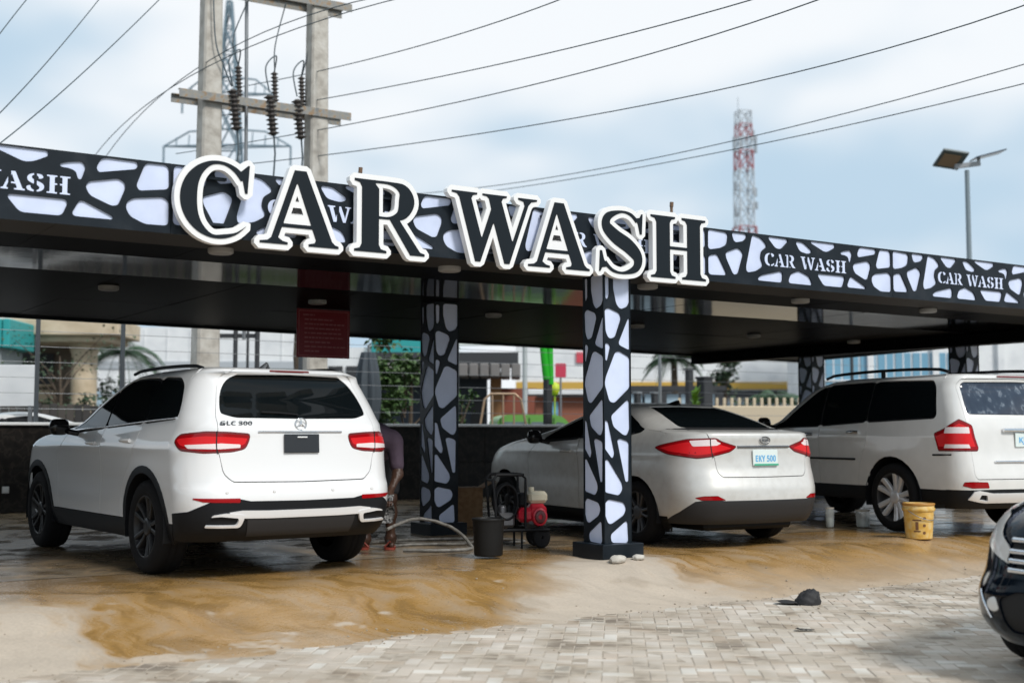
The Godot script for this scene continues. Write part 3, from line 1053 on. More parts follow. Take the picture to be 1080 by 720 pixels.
func suv_large(at: Vector3, heading: float) -> Node3D:
	CAR = thing("large_suv", "large boxy white SUV with silver alloy wheel and foam on its rear window", "car", at, -heading, "cars at the car wash")
	BD = Body.new([
		[0.24, -0.95, 3.70, 0.86, 0.2, 0.22, 0.3, 0.3, 0.06, 0.1],
		[0.36, -1.08, 3.85, 0.925, 0.22, 0.22, 0.36, 0.34, 0.07, 0.14],
		[0.48, -1.135, 3.90, 0.945, 0.24, 0.22, 0.36, 0.34, 0.07, 0.14],
		[0.60, -1.145, 3.92, 0.955, 0.24, 0.22, 0.36, 0.34, 0.07, 0.14],
		[0.74, -1.12, 3.92, 0.958, 0.23, 0.2, 0.36, 0.34, 0.06, 0.14],
		[0.90, -1.085, 3.90, 0.958, 0.20, 0.17, 0.36, 0.34, 0.05, 0.14],
		[1.05, -1.075, 3.80, 0.955, 0.19, 0.16, 0.36, 0.34, 0.05, 0.14],
		[1.14, -1.07, 3.30, 0.945, 0.19, 0.16, 0.3, 0.3, 0.05, 0.12],
		[1.20, -1.06, 2.62, 0.935, 0.19, 0.16, 0.26, 0.26, 0.05, 0.1],
		[1.26, -1.045, 2.40, 0.920, 0.19, 0.15, 0.24, 0.24, 0.05, 0.1],
		[1.34, -1.01, 2.27, 0.900, 0.18, 0.15, 0.24, 0.22, 0.05, 0.1],
		[1.50, -0.93, 2.02, 0.850, 0.18, 0.14, 0.24, 0.2, 0.05, 0.1],
		[1.64, -0.86, 1.78, 0.800, 0.17, 0.14, 0.24, 0.2, 0.05, 0.1],
		[1.70, -0.87, 1.58, 0.765, 0.17, 0.14, 0.24, 0.2, 0.05, 0.1],
		[1.735, -0.84, 1.42, 0.715, 0.16, 0.14, 0.22, 0.18, 0.05, 0.1],
		[1.755, -0.76, 1.20, 0.64, 0.15, 0.14, 0.2, 0.18, 0.05, 0.1]])
	BD.sbow = 0.02
	BD.flares = [[0.0, 0.86, 0.55, 0.18, 0.022], [3.075, 0.86, 0.55, 0.18, 0.022], [1.5, 0.7, 1.0, 0.18, -0.012], [1.2, 1.06, 1.8, 0.04, 0.006]]
	var c := {"paint": MT.grey_white_paint, "sill": 0.50, "clad": 0.0, "axles": [0.0, 3.075], "hub": 0.39, "arch": 0.455, "tyre": 0.385, "tyre_w": 0.265, "rim": 0.278, "track": 0.82,
		"style": {"barrel": MT.alloy_barrel, "metal": MT.bright_alloy, "spokes": 5, "twin": true, "spread": 0.22, "width": 0.034},
		"panes": [[-0.66, 1.28, -0.56, 1.60, -0.5, 1.665, 0.44, 1.69, 0.44, 1.245], [0.47, 1.245, 0.47, 1.69, 1.28, 1.675, 1.28, 1.205], [1.32, 1.20, 1.32, 1.672, 1.55, 1.64, 1.95, 1.42, 2.24, 1.215, 2.22, 1.185]],
		"doors": [[0.46, 1.72, 0.42, 1.2, 0.44, 0.98, 0.56, 0.72, 0.58, 0.52, 0.58, 0.4, 1.30, 0.4, 1.30, 1.72], [1.315, 1.72, 1.315, 0.4, 2.44, 0.4, 2.48, 1.0, 2.38, 1.18, 1.55, 1.66]],
		"handles": [[0.66, 1.115], [1.52, 1.09]], "handle_mat": MT.chrome, "mirror": [2.2, 1.17], "mirror_mat": MT.black_gloss, "crown": 0.03,
		"windscreen": [0.7, 1.26, 0.6, 1.68]}
	car_common(c)
	front_common(c, [])
	var all := rear_all(0.30, 1.748)
	var win := rounded(Array(sy([[0.0, 1.305], [0.72, 1.31], [0.76, 1.34], [0.695, 1.62], [0.66, 1.645], [0.0, 1.655], [-0.66, 1.645], [-0.695, 1.62], [-0.76, 1.34], [-0.72, 1.31]])), 0.04)
	var lamp := rounded(Array(sy([["s", 0.98, 1.19], ["s", 1.45, 1.25], ["s", 2.32, 1.10], ["s", 2.18, 0.915], ["s", 0.90, 0.915], ["s", 0.88, 0.95]])), 0.03)
	var hatch := rounded(Array(sy([[0.0, 0.62], [0.74, 0.62], [0.77, 0.66], [0.775, 0.9], [0.80, 1.15], [0.795, 1.30], [0.73, 1.62], [0.68, 1.68], [0.0, 1.69], [-0.68, 1.68], [-0.73, 1.62], [-0.795, 1.30], [-0.80, 1.15], [-0.775, 0.9], [-0.77, 0.66], [-0.74, 0.62]])), 0.03)
	var black := sy([["s", -2.0, 0.30], ["s", 2.0, 0.30], ["s", 2.0, 0.505], ["s", 1.3, 0.505], [0.5, 0.51], [0.0, 0.51], [-0.5, 0.51], ["s", -1.3, 0.505], ["s", -2.0, 0.505]])
	var refl := rounded(Array(sy([[0.60, 0.525], ["s", 1.25, 0.525], ["s", 1.5, 0.55], ["s", 1.45, 0.585], ["s", 1.2, 0.59], [0.62, 0.585]])), 0.015)
	var lf := flipx(lamp)
	part("inner_shell", [[all], []], "R", -0.014, 0.0, MT.gap, null, Vector2(0.2, 0.08))
	part("rear_panel", cut([all], [grow(hatch, 0.008), grow(lamp, 0.005), grow(lf, 0.005), black, grow(refl, 0.003), grow(flipx(refl), 0.003)]), "R", 0.0, 0.014, MT.grey_white_paint)
	var ht := part("tailgate", cut([hatch], [grow(win, 0.008), grow(lamp, 0.005), grow(lf, 0.005)]), "R", 0.0, 0.014, MT.grey_white_paint)
	part("rear_window", [[win], []], "R", -0.003, 0.01, MT.glass_soapy, ht)
	part("lower_bumper", [[black], []], "R", 0.0, 0.02, MT.plastic)
	for r in [refl, flipx(refl)]:
		part("reflector", [[r], []], "R", 0.004, 0.012, MT.red_lens)
	for l in [lamp, lf]:
		part("lamp_surround", [[grow(l, 0.004)], []], "R", 0.002, 0.02, MT.dark_red)
		var ln := part("tail_lamp", [[grow(l, -0.012)], []], "R", 0.008, 0.024, MT.red_lens)
		part("lamp_core", [[grow(l, -0.045)], []], "R", 0.0095, 0.003, MT.red_core, ln)
		for yy in [[1.10, 1.165], [0.945, 0.985]]:
			var pale := rounded(Array(sy([["s", 1.05, yy[0]], ["s", 2.0, yy[0]], ["s", 1.95, yy[1]], ["s", 1.1, yy[1]]])), 0.015)
			part("lamp_band", [[pale if l == lamp else flipx(pale)], []], "R", 0.011, 0.004, MT.pale_lens, ln)
	var ch := sy([[-0.62, 0.375], [0.62, 0.375], ["s", 1.35, 0.41], ["s", 1.2, 0.49], [0.72, 0.50], [0.55, 0.47], [-0.55, 0.47], [-0.72, 0.50], ["s", -1.2, 0.49], ["s", -1.35, 0.41]])
	var hole := rounded(Array(sy([[0.60, 0.395], ["s", 1.05, 0.41], ["s", 1.0, 0.46], [0.63, 0.455]])), 0.02)
	part("bumper_guard", cut([ccw(ch)], [ccw(hole), ccw(flipx(hole))]), "R", 0.02, 0.05, MT.satin)
	bar([on_rear(-0.36, 1.135, 0.02), on_rear(0.0, 1.135, 0.03), on_rear(0.36, 1.135, 0.02)], 0.022, MT.chrome, "tailgate_strip", ht)
	bar([on_rear(-0.5, 0.80, 0.012), on_rear(0.0, 0.80, 0.018), on_rear(0.5, 0.80, 0.012)], 0.012, MT.chrome, "bumper_strip", ht)
	plate(0.0, 1.03, 0.40, 0.15, 0.03, MT.plate_white, [{"text": "KJA 48", "x": -0.16, "y": -0.03, "h": 0.06, "w": 0.32, "m": MT.plate_blue}], ht)
	for sg in [-1.0, 1.0]:
		# mouldings along the doors and to the bumper
		bar([BD.side(-0.66, 0.87, sg), BD.side(-0.8, 0.872, sg), BD.side(-0.92, 0.875, sg)], 0.010, MT.plastic, "body_moulding")
		var sgm := []
		for k in 12:
			sgm.append(BD.side(lerpf(0.62, 2.4, k / 11.0), 0.80, sg) + Vector3(sg * 0.004, 0, 0))
		bar(sgm, 0.012, MT.plastic, "door_moulding")
		var rl := []
		for k in 17:
			var t := k / 16.0
			rl.append(Vector3(sg * 0.66, 1.775 + 0.055 * sin(t * PI) ** 0.35, lerpf(0.62, -1.5, t)))
		bar(rl, 0.018, MT.plastic, "roof_rail")
		bar([Vector3(sg * 0.66, 1.74, -0.45), Vector3(sg * 0.66, 1.825, -0.45)], 0.025, MT.plastic, "rail_foot")
	var bl := sy([[-0.2, 1.712], [0.2, 1.712], [0.2, 1.726], [-0.2, 1.726]])
	part("brake_light", [[bl], []], "R", 0.004, 0.008, MT.dark_red)
	return CAR

func black_car(at: Vector3, heading: float) -> Node3D:
	CAR = thing("black_car", "shiny black car with chrome grille nosing in beside the paving", "car", at, -heading, "cars at the car wash")
	BD = Body.new([
		[0.17, -0.76, 3.46, 0.84, 0.25, 0.25, 0.3, 0.34, 0.1, 0.14],
		[0.26, -0.92, 3.60, 0.90, 0.32, 0.3, 0.36, 0.36, 0.12, 0.16],
		[0.36, -0.985, 3.68, 0.925, 0.36, 0.31, 0.40, 0.38, 0.13, 0.18],
		[0.48, -1.015, 3.70, 0.935, 0.38, 0.32, 0.44, 0.40, 0.13, 0.2],
		[0.60, -1.01, 3.69, 0.935, 0.38, 0.32, 0.54, 0.46, 0.13, 0.24],
		[0.72, -0.985, 3.66, 0.935, 0.38, 0.32, 0.58, 0.48, 0.13, 0.25],
		[0.84, -0.955, 3.58, 0.93, 0.40, 0.33, 0.6, 0.48, 0.13, 0.25],
		[0.92, -0.945, 3.40, 0.925, 0.42, 0.34, 0.56, 0.46, 0.12, 0.24],
		[1.0, -0.945, 3.00, 0.905, 0.44, 0.34, 0.48, 0.4, 0.12, 0.2],
		[1.07, -0.93, 2.45, 0.88, 0.42, 0.33, 0.3, 0.3, 0.12, 0.14],
		[1.12, -0.90, 2.15, 0.85, 0.4, 0.31, 0.25, 0.24, 0.11, 0.1],
		[1.20, -0.80, 1.92, 0.81, 0.36, 0.26, 0.24, 0.22, 0.06, 0.1],
		[1.38, -0.60, 1.48, 0.72, 0.30, 0.22, 0.24, 0.2, 0.03, 0.1],
		[1.52, -0.48, 1.12, 0.62, 0.24, 0.2, 0.24, 0.2, 0.03, 0.1],
		[1.56, -0.40, 0.92, 0.54, 0.2, 0.18, 0.24, 0.2, 0.03, 0.1]])
	BD.flares = [[0.0, 0.74, 0.5, 0.15, 0.014], [2.78, 0.74, 0.5, 0.15, 0.014]]
	var p: Material = MT.black_paint
	var c := {"paint": p, "sill": 0.30, "clad": 0.0, "axles": [0.0, 2.78], "hub": 0.35, "arch": 0.40, "tyre": 0.35, "tyre_w": 0.23, "rim": 0.24, "track": 0.79,
		"style": {"barrel": MT.dark_rim, "metal": MT.alloy, "spokes": 5, "twin": false, "spread": 0.2, "width": 0.045},
		"panes": [[-0.4, 1.16, -0.1, 1.40, 0.48, 1.45, 0.48, 1.12], [0.51, 1.12, 0.51, 1.45, 1.04, 1.45, 1.04, 1.085], [1.08, 1.08, 1.08, 1.45, 1.25, 1.40, 1.82, 1.1, 1.8, 1.05]],
		"doors": [[0.36, 1.5, 0.30, 1.08, 0.50, 0.55, 0.52, 0.2, 1.06, 0.2, 1.06, 1.5], [1.075, 1.5, 1.075, 0.2, 2.16, 0.2, 2.18, 0.85, 1.92, 1.05, 1.2, 1.47]],
		"handles": [[0.50, 0.96], [1.28, 0.94]], "handle_mat": p, "mirror": [1.70, 1.03], "mirror_mat": p, "crown": 0.03,
		"windscreen": [0.66, 1.15, 0.52, 1.5]}
	car_common(c)
	var conv := func(l: Array, r := 0.04) -> PackedVector2Array:
		var o := []
		for q in l:
			o.append(Vector2(q[1], q[2]) if q.size() == 3 else Vector2(BD.sf(q[0], q[1]), q[1]))
		return ccw(rounded(o, r))
	var lamp: PackedVector2Array = conv.call([[0.52, 0.66], ["s", 1.05, 0.645], ["s", 1.5, 0.74], ["s", 1.85, 0.905], ["s", 1.75, 0.935], ["s", 1.3, 0.895], [0.62, 0.80], [0.50, 0.73]])
	var grille: PackedVector2Array = conv.call([[-0.44, 0.60], [0.44, 0.60], [0.50, 0.70], [0.50, 0.79], [-0.50, 0.79], [-0.50, 0.70]])
	var intake: PackedVector2Array = conv.call([[-0.52, 0.27], [0.52, 0.27], [0.56, 0.45], [0.44, 0.50], [-0.44, 0.50], [-0.56, 0.45]])
	var fog: PackedVector2Array = conv.call([[0.66, 0.33], ["s", 1.2, 0.34], ["s", 1.38, 0.47], ["s", 1.25, 0.53], [0.70, 0.47]])
	var feats := [lamp, flipx(lamp), grille, intake, fog, flipx(fog)]
	front_common(c, feats.map(func(f): return grow(f, 0.004)))
	for l in [lamp, flipx(lamp)]:
		var h := part("headlamp", [[ccw(l)], []], "F", 0.002, 0.01, MT.lamp_glass)
		var g := ccw(grow(l, -0.09)) if Geometry2D.offset_polygon(l, -0.09) else ccw(l)
		part("lamp_reflector", [[g], []], "F", 0.005, 0.003, MT.alloy, h)
	part("grille", [[grille], []], "F", -0.012, 0.0, MT.gap)
	for yy in [0.615, 0.665, 0.715, 0.775]:
		var pts := []
		for k in 13:
			var z := lerpf(-0.49, 0.49, k / 12.0)
			pts.append(BD.front(BD.sf(z, yy), yy) + Vector3(0, 0, -0.006))
		bar(pts, 0.015, MT.chrome, "grille_bar")
	part("intake", [[intake], []], "F", -0.012, 0.0, MT.gap)
	for f in [fog, flipx(fog)]:
		part("fog_lamp_recess", [[ccw(f)], []], "F", -0.01, 0.0, MT.plastic)
	for sg in [-1.0, 1.0]:
		var q: Vector3 = BD.front(1.12 * sg, 0.42)
		var s := ST()
		lathe(s, [[0.04, -0.03], [0.04, 0.005], [0.034, 0.010], [0.0, 0.012]], Transform3D(Basis(Vector3.RIGHT, -PI / 2), q), 20)
		obj("fog_lamp", s.commit(), MT.lamp_glass, CAR)
		var cr := []
		for k in 8:
			var t := k / 7.0
			cr.append(BD.front(lerpf(1.36, 1.18, t) * sg, lerpf(0.48, 0.34, t)) + Vector3(0, 0, -0.004))
		bar(cr, 0.008, MT.chrome, "fog_trim")
	var all := rear_all(0.20, 1.55)
	var win: PackedVector2Array = rounded(Array(sy([[-0.55, 1.18], [0.55, 1.18], [0.42, 1.48], [-0.42, 1.48]])), 0.05)
	part("rear_panel", cut([all], [grow(win, 0.006)]), "R", 0.0, 0.014, p)
	part("rear_window", [[win], []], "R", -0.003, 0.01, MT.glass)
	return CAR

# ---------------------------------------------------------------- light, ground, canopy
func sky_image() -> ImageTexture:
	var n := FastNoiseLite.new()
	n.seed = SKY_SEED
	n.frequency = 1.0
	n.fractal_octaves = 5
	n.noise_type = FastNoiseLite.TYPE_SIMPLEX_SMOOTH
	var im := Image.create(768, 384, false, Image.FORMAT_RGBF)
	for j in 384:
		var el := PI / 2 - PI * (j + 0.5) / 384
		for i in 768:
			var az := TAU * (i + 0.5) / 768
			# the panorama's own axes: the first column looks along -z
			var t := cloud(n, Vector3(cos(el) * sin(az), sin(el), -cos(el) * cos(az)))
			var c := Color(0.42, 0.55, 0.665).lerp(Color(0.74, 0.77, 0.80), t)
			if el < 0:
				c = Color(0.35, 0.36, 0.35)
			im.set_pixel(i, j, c)
	return ImageTexture.create_from_image(im)

const SKY_SEED := 14806

func cloud(n: FastNoiseLite, d: Vector3) -> float:
	var v := n.get_noise_3d(d.x * 1.5, d.y * 4.0, d.z * 1.5)
	var w := n.get_noise_3d(d.x * 5.0 + 7, d.y * 15.0, d.z * 5.0)
	return smoothstep(-0.30, 0.28, v + w * 0.22)

func setup() -> void:
	var cam := Camera3D.new()
	cam.name = "camera"
	cam.fov = 30.51
	cam.near = 0.1
	cam.far = 900.0
	cam.position = Vector3(-6.71, 1.11, 8.79)
	cam.rotation_degrees = Vector3(4.16, -33.29, 0)
	var ca := CameraAttributesPhysical.new()
	ca.exposure_aperture = 1.4
	ca.frustum_focus_distance = 11.0
	ca.frustum_focal_length = 44.0
	cam.attributes = ca
	add_child(cam)
	var we := WorldEnvironment.new()
	we.name = "world_environment"
	var e := Environment.new()
	e.background_mode = Environment.BG_SKY
	e.sky = Sky.new()
	var pm := PanoramaSkyMaterial.new()
	pm.panorama = sky_image()
	e.sky.sky_material = pm
	e.background_energy_multiplier = 0.7
	e.tonemap_mode = Environment.TONE_MAPPER_LINEAR
	e.tonemap_exposure = 1.78
	e.sdfgi_enabled = true
	e.ssao_enabled = true
	e.ssil_enabled = true
	we.environment = e
	add_child(we)
	var sun := DirectionalLight3D.new()
	sun.name = "sun"
	sun.light_energy = 0.5
	sun.light_angular_distance = 14.0
	sun.light_color = Color(1.0, 0.985, 0.96)
	sun.shadow_enabled = true
	sun.rotation_degrees = Vector3(-44, 8, 0)
	add_child(sun)

func materials() -> void:
	MT.tyre = bumped(M(0.010, 0.010, 0.011, 0.8, 0.0, 0.3), bump_tex(0.05, 3.0), 0.4)
	MT.gap = M(0.008, 0.008, 0.009, 0.8)
	MT.plastic = M(0.010, 0.011, 0.013, 0.5, 0.0, 0.3)
	MT.grey_plastic = M(0.03, 0.03, 0.032, 0.5, 0.0, 0.35)
	MT.glass = M(0.004, 0.006, 0.007, 0.03, 0.0, 0.35)
	MT.glass_soapy = textured(M(0.01, 0.012, 0.015, 0.08), noise_tex(0.02, [[0.0, 0.018, 0.026, 0.045], [0.62, 0.030, 0.042, 0.065], [0.74, 0.07, 0.09, 0.12], [0.78, 0.30, 0.34, 0.38], [0.82, 0.08, 0.10, 0.13], [1.0, 0.4, 0.43, 0.46]], 512, 6, 9), 0.7, false)
	MT.satin = M(0.80, 0.80, 0.81, 0.22, 0.3)
	MT.bright_alloy = M(0.74, 0.74, 0.75, 0.35, 0.5)
	MT.alloy_barrel = M(0.06, 0.06, 0.062, 0.45, 0.5)
	MT.chrome = M(0.75, 0.76, 0.78, 0.12, 1.0)
	MT.dark_chrome = M(0.22, 0.22, 0.23, 0.25, 1.0)
	MT.alloy = M(0.62, 0.62, 0.63, 0.34, 0.9)
	MT.grey_rim = M(0.10, 0.10, 0.105, 0.4, 0.7)
	MT.dark_rim = M(0.02, 0.02, 0.021, 0.35, 0.3)
	MT.black_gloss = M(0.012, 0.012, 0.013, 0.12)
	MT.red_lens = M(0.30, 0.004, 0.007, 0.10, 0.0, 0.4)
	MT.red_core = M(0.66, 0.012, 0.016, 0.30, 0.0, 0.4)
	MT.dark_red = M(0.16, 0.02, 0.02, 0.2)
	MT.pale_lens = M(0.80, 0.70, 0.70, 0.15)
	MT.lamp_glass = M(0.60, 0.58, 0.55, 0.08)
	MT.lamp_glass.clearcoat_enabled = true
	MT.white = M(0.78, 0.79, 0.80, 0.45)
	MT.plate_black = M(0.022, 0.024, 0.028, 0.35)
	MT.plate_white = M(0.68, 0.76, 0.74, 0.4)
	MT.plate_blue = M(0.12, 0.40, 0.70, 0.45)
	MT.plate_green = M(0.06, 0.40, 0.25, 0.45)
	MT.plate_ink = M(0.05, 0.2, 0.4, 0.5)
	MT.white_paint = M(0.78, 0.785, 0.79, 0.32)
	MT.white_paint.clearcoat_enabled = true
	MT.white_paint.clearcoat = 1.0
	MT.white_paint.clearcoat_roughness = 0.03
	MT.grey_white_paint = textured(M(1, 1, 1, 0.36), noise_tex(0.012, [[0.2, 0.685, 0.68, 0.66], [0.8, 0.725, 0.72, 0.70]], 512, 5, 21), 0.7, false)
	MT.grey_white_paint.clearcoat_enabled = true
	MT.grey_white_paint.clearcoat_roughness = 0.06
	MT.dusty_paint = textured(M(1, 1, 1, 0.42), noise_tex(0.02, [[0.15, 0.63, 0.615, 0.58], [0.5, 0.68, 0.67, 0.64], [0.85, 0.705, 0.695, 0.665]], 512, 5, 31), 0.8, false)
	MT.dusty_paint.metallic = 0.35
	MT.dusty_paint.clearcoat_enabled = true
	MT.dusty_paint.clearcoat = 0.7
	MT.dusty_paint.clearcoat_roughness = 0.12
	MT.black_paint = M(0.003, 0.006, 0.011, 0.06, 0.0, 0.32)
	MT.panel_black = textured(M(1, 1, 1, 0.38, 0.0, 0.35), noise_tex(0.01, [[0.2, 0.006, 0.010, 0.015], [0.6, 0.009, 0.014, 0.020], [0.8, 0.016, 0.021, 0.027]], 512, 6, 201), 0.5)
	MT.panel_white = textured(M(1, 1, 1, 0.38), noise_tex(0.01, [[0.2, 0.58, 0.65, 0.84], [0.6, 0.64, 0.71, 0.91], [0.8, 0.65, 0.72, 0.92]], 512, 6, 202), 0.5)
	MT.ceiling = bumped(M(0.006, 0.006, 0.007, 0.07, 0.0, 0.12), bump_tex(0.006, 2.0, 8), 0.04)
	MT.ceiling.uv1_triplanar = true
	MT.ceiling.uv1_world_triplanar = true
	MT.ceiling.uv1_scale = Vector3.ONE * 0.5
	MT.ceiling_matt = M(0.005, 0.005, 0.006, 0.4, 0.0, 0.05)
	MT.soffit = M(0.040, 0.036, 0.032, 0.45, 0.0, 0.15)
	MT.letter_white = M(0.82, 0.82, 0.82, 0.4)
	MT.letter_black = M(0.008, 0.012, 0.016, 0.35, 0.0, 0.35)
	MT.concrete = bumped(textured(M(1, 1, 1, 0.85), noise_tex(0.02, [[0.1, 0.36, 0.33, 0.29], [0.5, 0.50, 0.47, 0.42], [0.9, 0.58, 0.555, 0.51]], 512, 5, 41), 0.35), bump_tex(0.08, 4.0), 0.15)
	MT.steel = M(0.28, 0.29, 0.30, 0.45, 0.8)
	MT.wire = M(0.075, 0.10, 0.115, 0.6)

func ground() -> void:
	var s := ST()
	var g := 500.0
	quad(s, Vector3(-g, -0.30, -g), Vector3(g, -0.30, -g), Vector3(g, -0.30, g), Vector3(-g, -0.30, g), Vector3.UP)
	var m := textured(M(1, 1, 1, 0.9), noise_tex(0.02, [[0.15, 0.05, 0.045, 0.035], [0.35, 0.13, 0.115, 0.09], [0.48, 0.07, 0.075, 0.04], [0.6, 0.05, 0.085, 0.02], [0.68, 0.16, 0.14, 0.11], [0.85, 0.08, 0.07, 0.055]], 1024, 6, 51), 0.05)
	tag(obj("ground", s.commit(), m), "", "", "", "structure")
	# yard behind the wall: worn asphalt and a strip of grass
	s = ST()
	quad(s, Vector3(-90, -0.01, -9.7), Vector3(140, -0.01, -9.7), Vector3(140, -0.01, -130), Vector3(-90, -0.01, -130), Vector3.UP)
	tag(obj("yard", s.commit(), textured(M(1, 1, 1, 0.9), noise_tex(0.006, [[0.15, 0.06, 0.056, 0.05], [0.42, 0.11, 0.10, 0.09], [0.55, 0.075, 0.072, 0.065], [0.66, 0.17, 0.15, 0.125], [0.8, 0.10, 0.092, 0.08]], 1024, 6, 52), 0.03)), "", "", "", "structure")
	s = ST()
	var gr := RandomNumberGenerator.new()
	gr.seed = 77
	for i in 9000:
		var q := Vector3(gr.randf_range(-8, 10), -0.01, gr.randf_range(-22.5, -19.5) + 0.0)
		q.z += 0.5 * sin(q.x * 0.9)
		var dr := Vector3(gr.randf_range(-1, 1), 0, gr.randf_range(-1, 1)).normalized()
		var hg := gr.randf_range(0.08, 0.22)
		flat(s, q - dr * 0.03, q + dr * 0.03, q + Vector3(0, hg, 0) + dr * 0.08, dr.cross(Vector3.UP))
	var go := obj("grass", s.commit(), M(0.07, 0.12, 0.03, 0.7))
	tag(go, "strip of short grass in the yard behind the wall", "grass", "", "stuff")
	# bay floor: a slab of wet concrete
	s = ST()
	var rows := []
	for j in 31:
		var row := PackedVector3Array()
		for i in 81:
			row.append(Vector3(-21.0 + 38.0 * i / 80, 0.0, -9.62 + 8.42 * j / 30))
		rows.append(row)
	sheet(s, rows, false, true)
	var wet := textured(M(1, 1, 1, 0.4), noise_tex(0.012, [[0.2, 0.15, 0.115, 0.075], [0.5, 0.20, 0.15, 0.095], [0.65, 0.28, 0.20, 0.115], [0.8, 0.17, 0.13, 0.09]], 512, 5, 61), 0.35)
	wet.roughness = 1.0
	wet.roughness_texture = rough_tex(0.008, 0.16, 0.42, 62)
	bumped(wet, bump_tex(0.02, 2.0, 63), 0.12)
	tag(obj("bay_floor", s.commit(), wet), "", "", "", "structure")
	apron()
	paving()
	grit()

const AX0 := -8.5
const AX1 := 9.5
const AZ0 := -1.2
const AZ1 := 1.95

func apron_foot(x: float) -> float:
	return lerpf(1.34, 1.18, smoothstep(-4.5, 0.5, x))

func apron_y(x: float, z: float) -> float:
	var f := apron_foot(x)
	var t := clampf((z + 0.05) / (f + 0.08), 0, 1)
	return -0.236 * (t * t * (3 - 2 * t)) - 0.002 - maxf(0.0, z - f + 0.08) * 0.10

func apron() -> void:
	var s := ST()
	var nx := 260
	var nz := 46
	var fn := FastNoiseLite.new()
	fn.seed = 71
	fn.frequency = 1.6
	fn.fractal_octaves = 5
	var grid := []
	for j in nz + 1:
		var row := PackedVector3Array()
		for i in nx + 1:
			var x := lerpf(AX0, AX1, float(i) / nx)
			var z := lerpf(AZ0, AZ1, float(j) / nz)
			var k := smoothstep(-1.0, 0.0, z)
			row.append(Vector3(x, apron_y(x, z) + k * fn.get_noise_2d(x, z) * 0.022, z))
		grid.append(row)
	for i in nx:
		for j in nz:
			for q in [[0, 0, 1, 0, 1, 1], [0, 0, 1, 1, 0, 1]]:
				for k in [0, 2, 4]:
					var a: int = i + q[k]
					var b: int = j + q[k + 1]
					s.set_uv(Vector2(float(a) / nx, float(b) / nz))
					s.set_smooth_group(0)
					s.add_vertex(grid[b][a])
	s.generate_normals()
	s.generate_tangents()
	# colour: pale concrete under ochre mud runs and dark wet patches, darker towards the bay, each where the photograph has it
	var W := 2048
	var H := 340
	var im := Image.create(W, H, false, Image.FORMAT_RGB8)
	var ro := Image.create(W, H, false, Image.FORMAT_RGB8)
	var hm := Image.create(W, H, false, Image.FORMAT_RGB8)
	var n1 := FastNoiseLite.new()
	n1.seed = 81
	n1.frequency = 0.9
	n1.fractal_octaves = 4
	var n2 := FastNoiseLite.new()
	n2.seed = 82
	n2.frequency = 2.6
	n2.fractal_octaves = 5
	n2.fractal_gain = 0.6
	var pale := Color(0.49, 0.42, 0.34)
	var ochre := Color(0.35, 0.20, 0.062)
	var dark_tone := Color(0.13, 0.085, 0.04)
	for i in W:
		var x := lerpf(AX0, AX1, (i + 0.5) / W)
		for j in H:
			var z := lerpf(AZ0, AZ1, (j + 0.5) / H)
			var a := n1.get_noise_2d(x, z)
			# streaks along the fall of the ramp
			var run := n2.get_noise_2d((x - 0.25 * z) * 1.3 + a * 0.5, z * 0.55)
			var fine := n2.get_noise_2d(x * 13.0, z * 13.0)
			var e := a * 0.55 + run * 0.45
			var o := 0.0
			o = smoothstep(-5.0, -4.45, x + e * 0.7 + smoothstep(0.3, -0.6, z) * 0.9) * (1.0 - smoothstep(-0.85, -0.2, x + 1.0 * z + e * 0.7))
			o *= 1.0 - smoothstep(1.25, 1.6, z + e * 0.8) * 0.8
			o *= 1.0 - smoothstep(0.22, 0.40, n1.get_noise_2d(x * 1.3 + 40.0, z * 2.0) - (1.3 - z) * 0.32) * 0.85
			var r := smoothstep(0.25, 0.8, x + e * 0.7) * (1.0 - smoothstep(0.35, 1.3, z + e * 0.8) * 0.7)
			o = maxf(o, r)
			o = maxf(o, 1.0 - smoothstep(-0.7, -0.05, z + e * 0.5))
			o *= clampf(0.90 + run * 0.40 + a * 0.35, 0.3, 1.0)
			var c := pale.lerp(ochre, clampf(o, 0, 1))
			var dk := (1.0 - smoothstep(-0.95, -0.25, z + e * 0.7 - smoothstep(-4.0, -5.5, x) * 0.5)) * 0.45  # deeper tone towards the bay, strongest at the upper edge
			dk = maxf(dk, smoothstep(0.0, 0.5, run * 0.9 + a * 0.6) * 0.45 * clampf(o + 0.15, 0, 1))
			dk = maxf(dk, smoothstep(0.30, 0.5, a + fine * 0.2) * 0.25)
			c = c.lerp(dark_tone, clampf(dk, 0, 1))
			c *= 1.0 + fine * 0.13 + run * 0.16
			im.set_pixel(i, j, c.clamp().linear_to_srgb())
			var rr := clampf(0.70 - 0.46 * o - 0.2 * dk + fine * 0.12 + a * 0.2, 0.16, 0.92)
			ro.set_pixel(i, j, Color(rr, rr, rr))
			var hh := clampf(0.5 + fine * 0.45 + run * 0.25, 0, 1)
			hm.set_pixel(i, j, Color(hh, hh, hh))
	hm.bump_map_to_normal_map(3.0)
	var m := M(1, 1, 1, 1.0)
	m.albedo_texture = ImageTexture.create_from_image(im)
	m.roughness_texture = ImageTexture.create_from_image(ro)
	m.normal_enabled = true
	m.normal_texture = ImageTexture.create_from_image(hm)
	m.normal_scale = 0.12
	m.texture_repeat = false
	tag(obj("concrete_ramp", s.commit(), m), "", "", "", "structure")

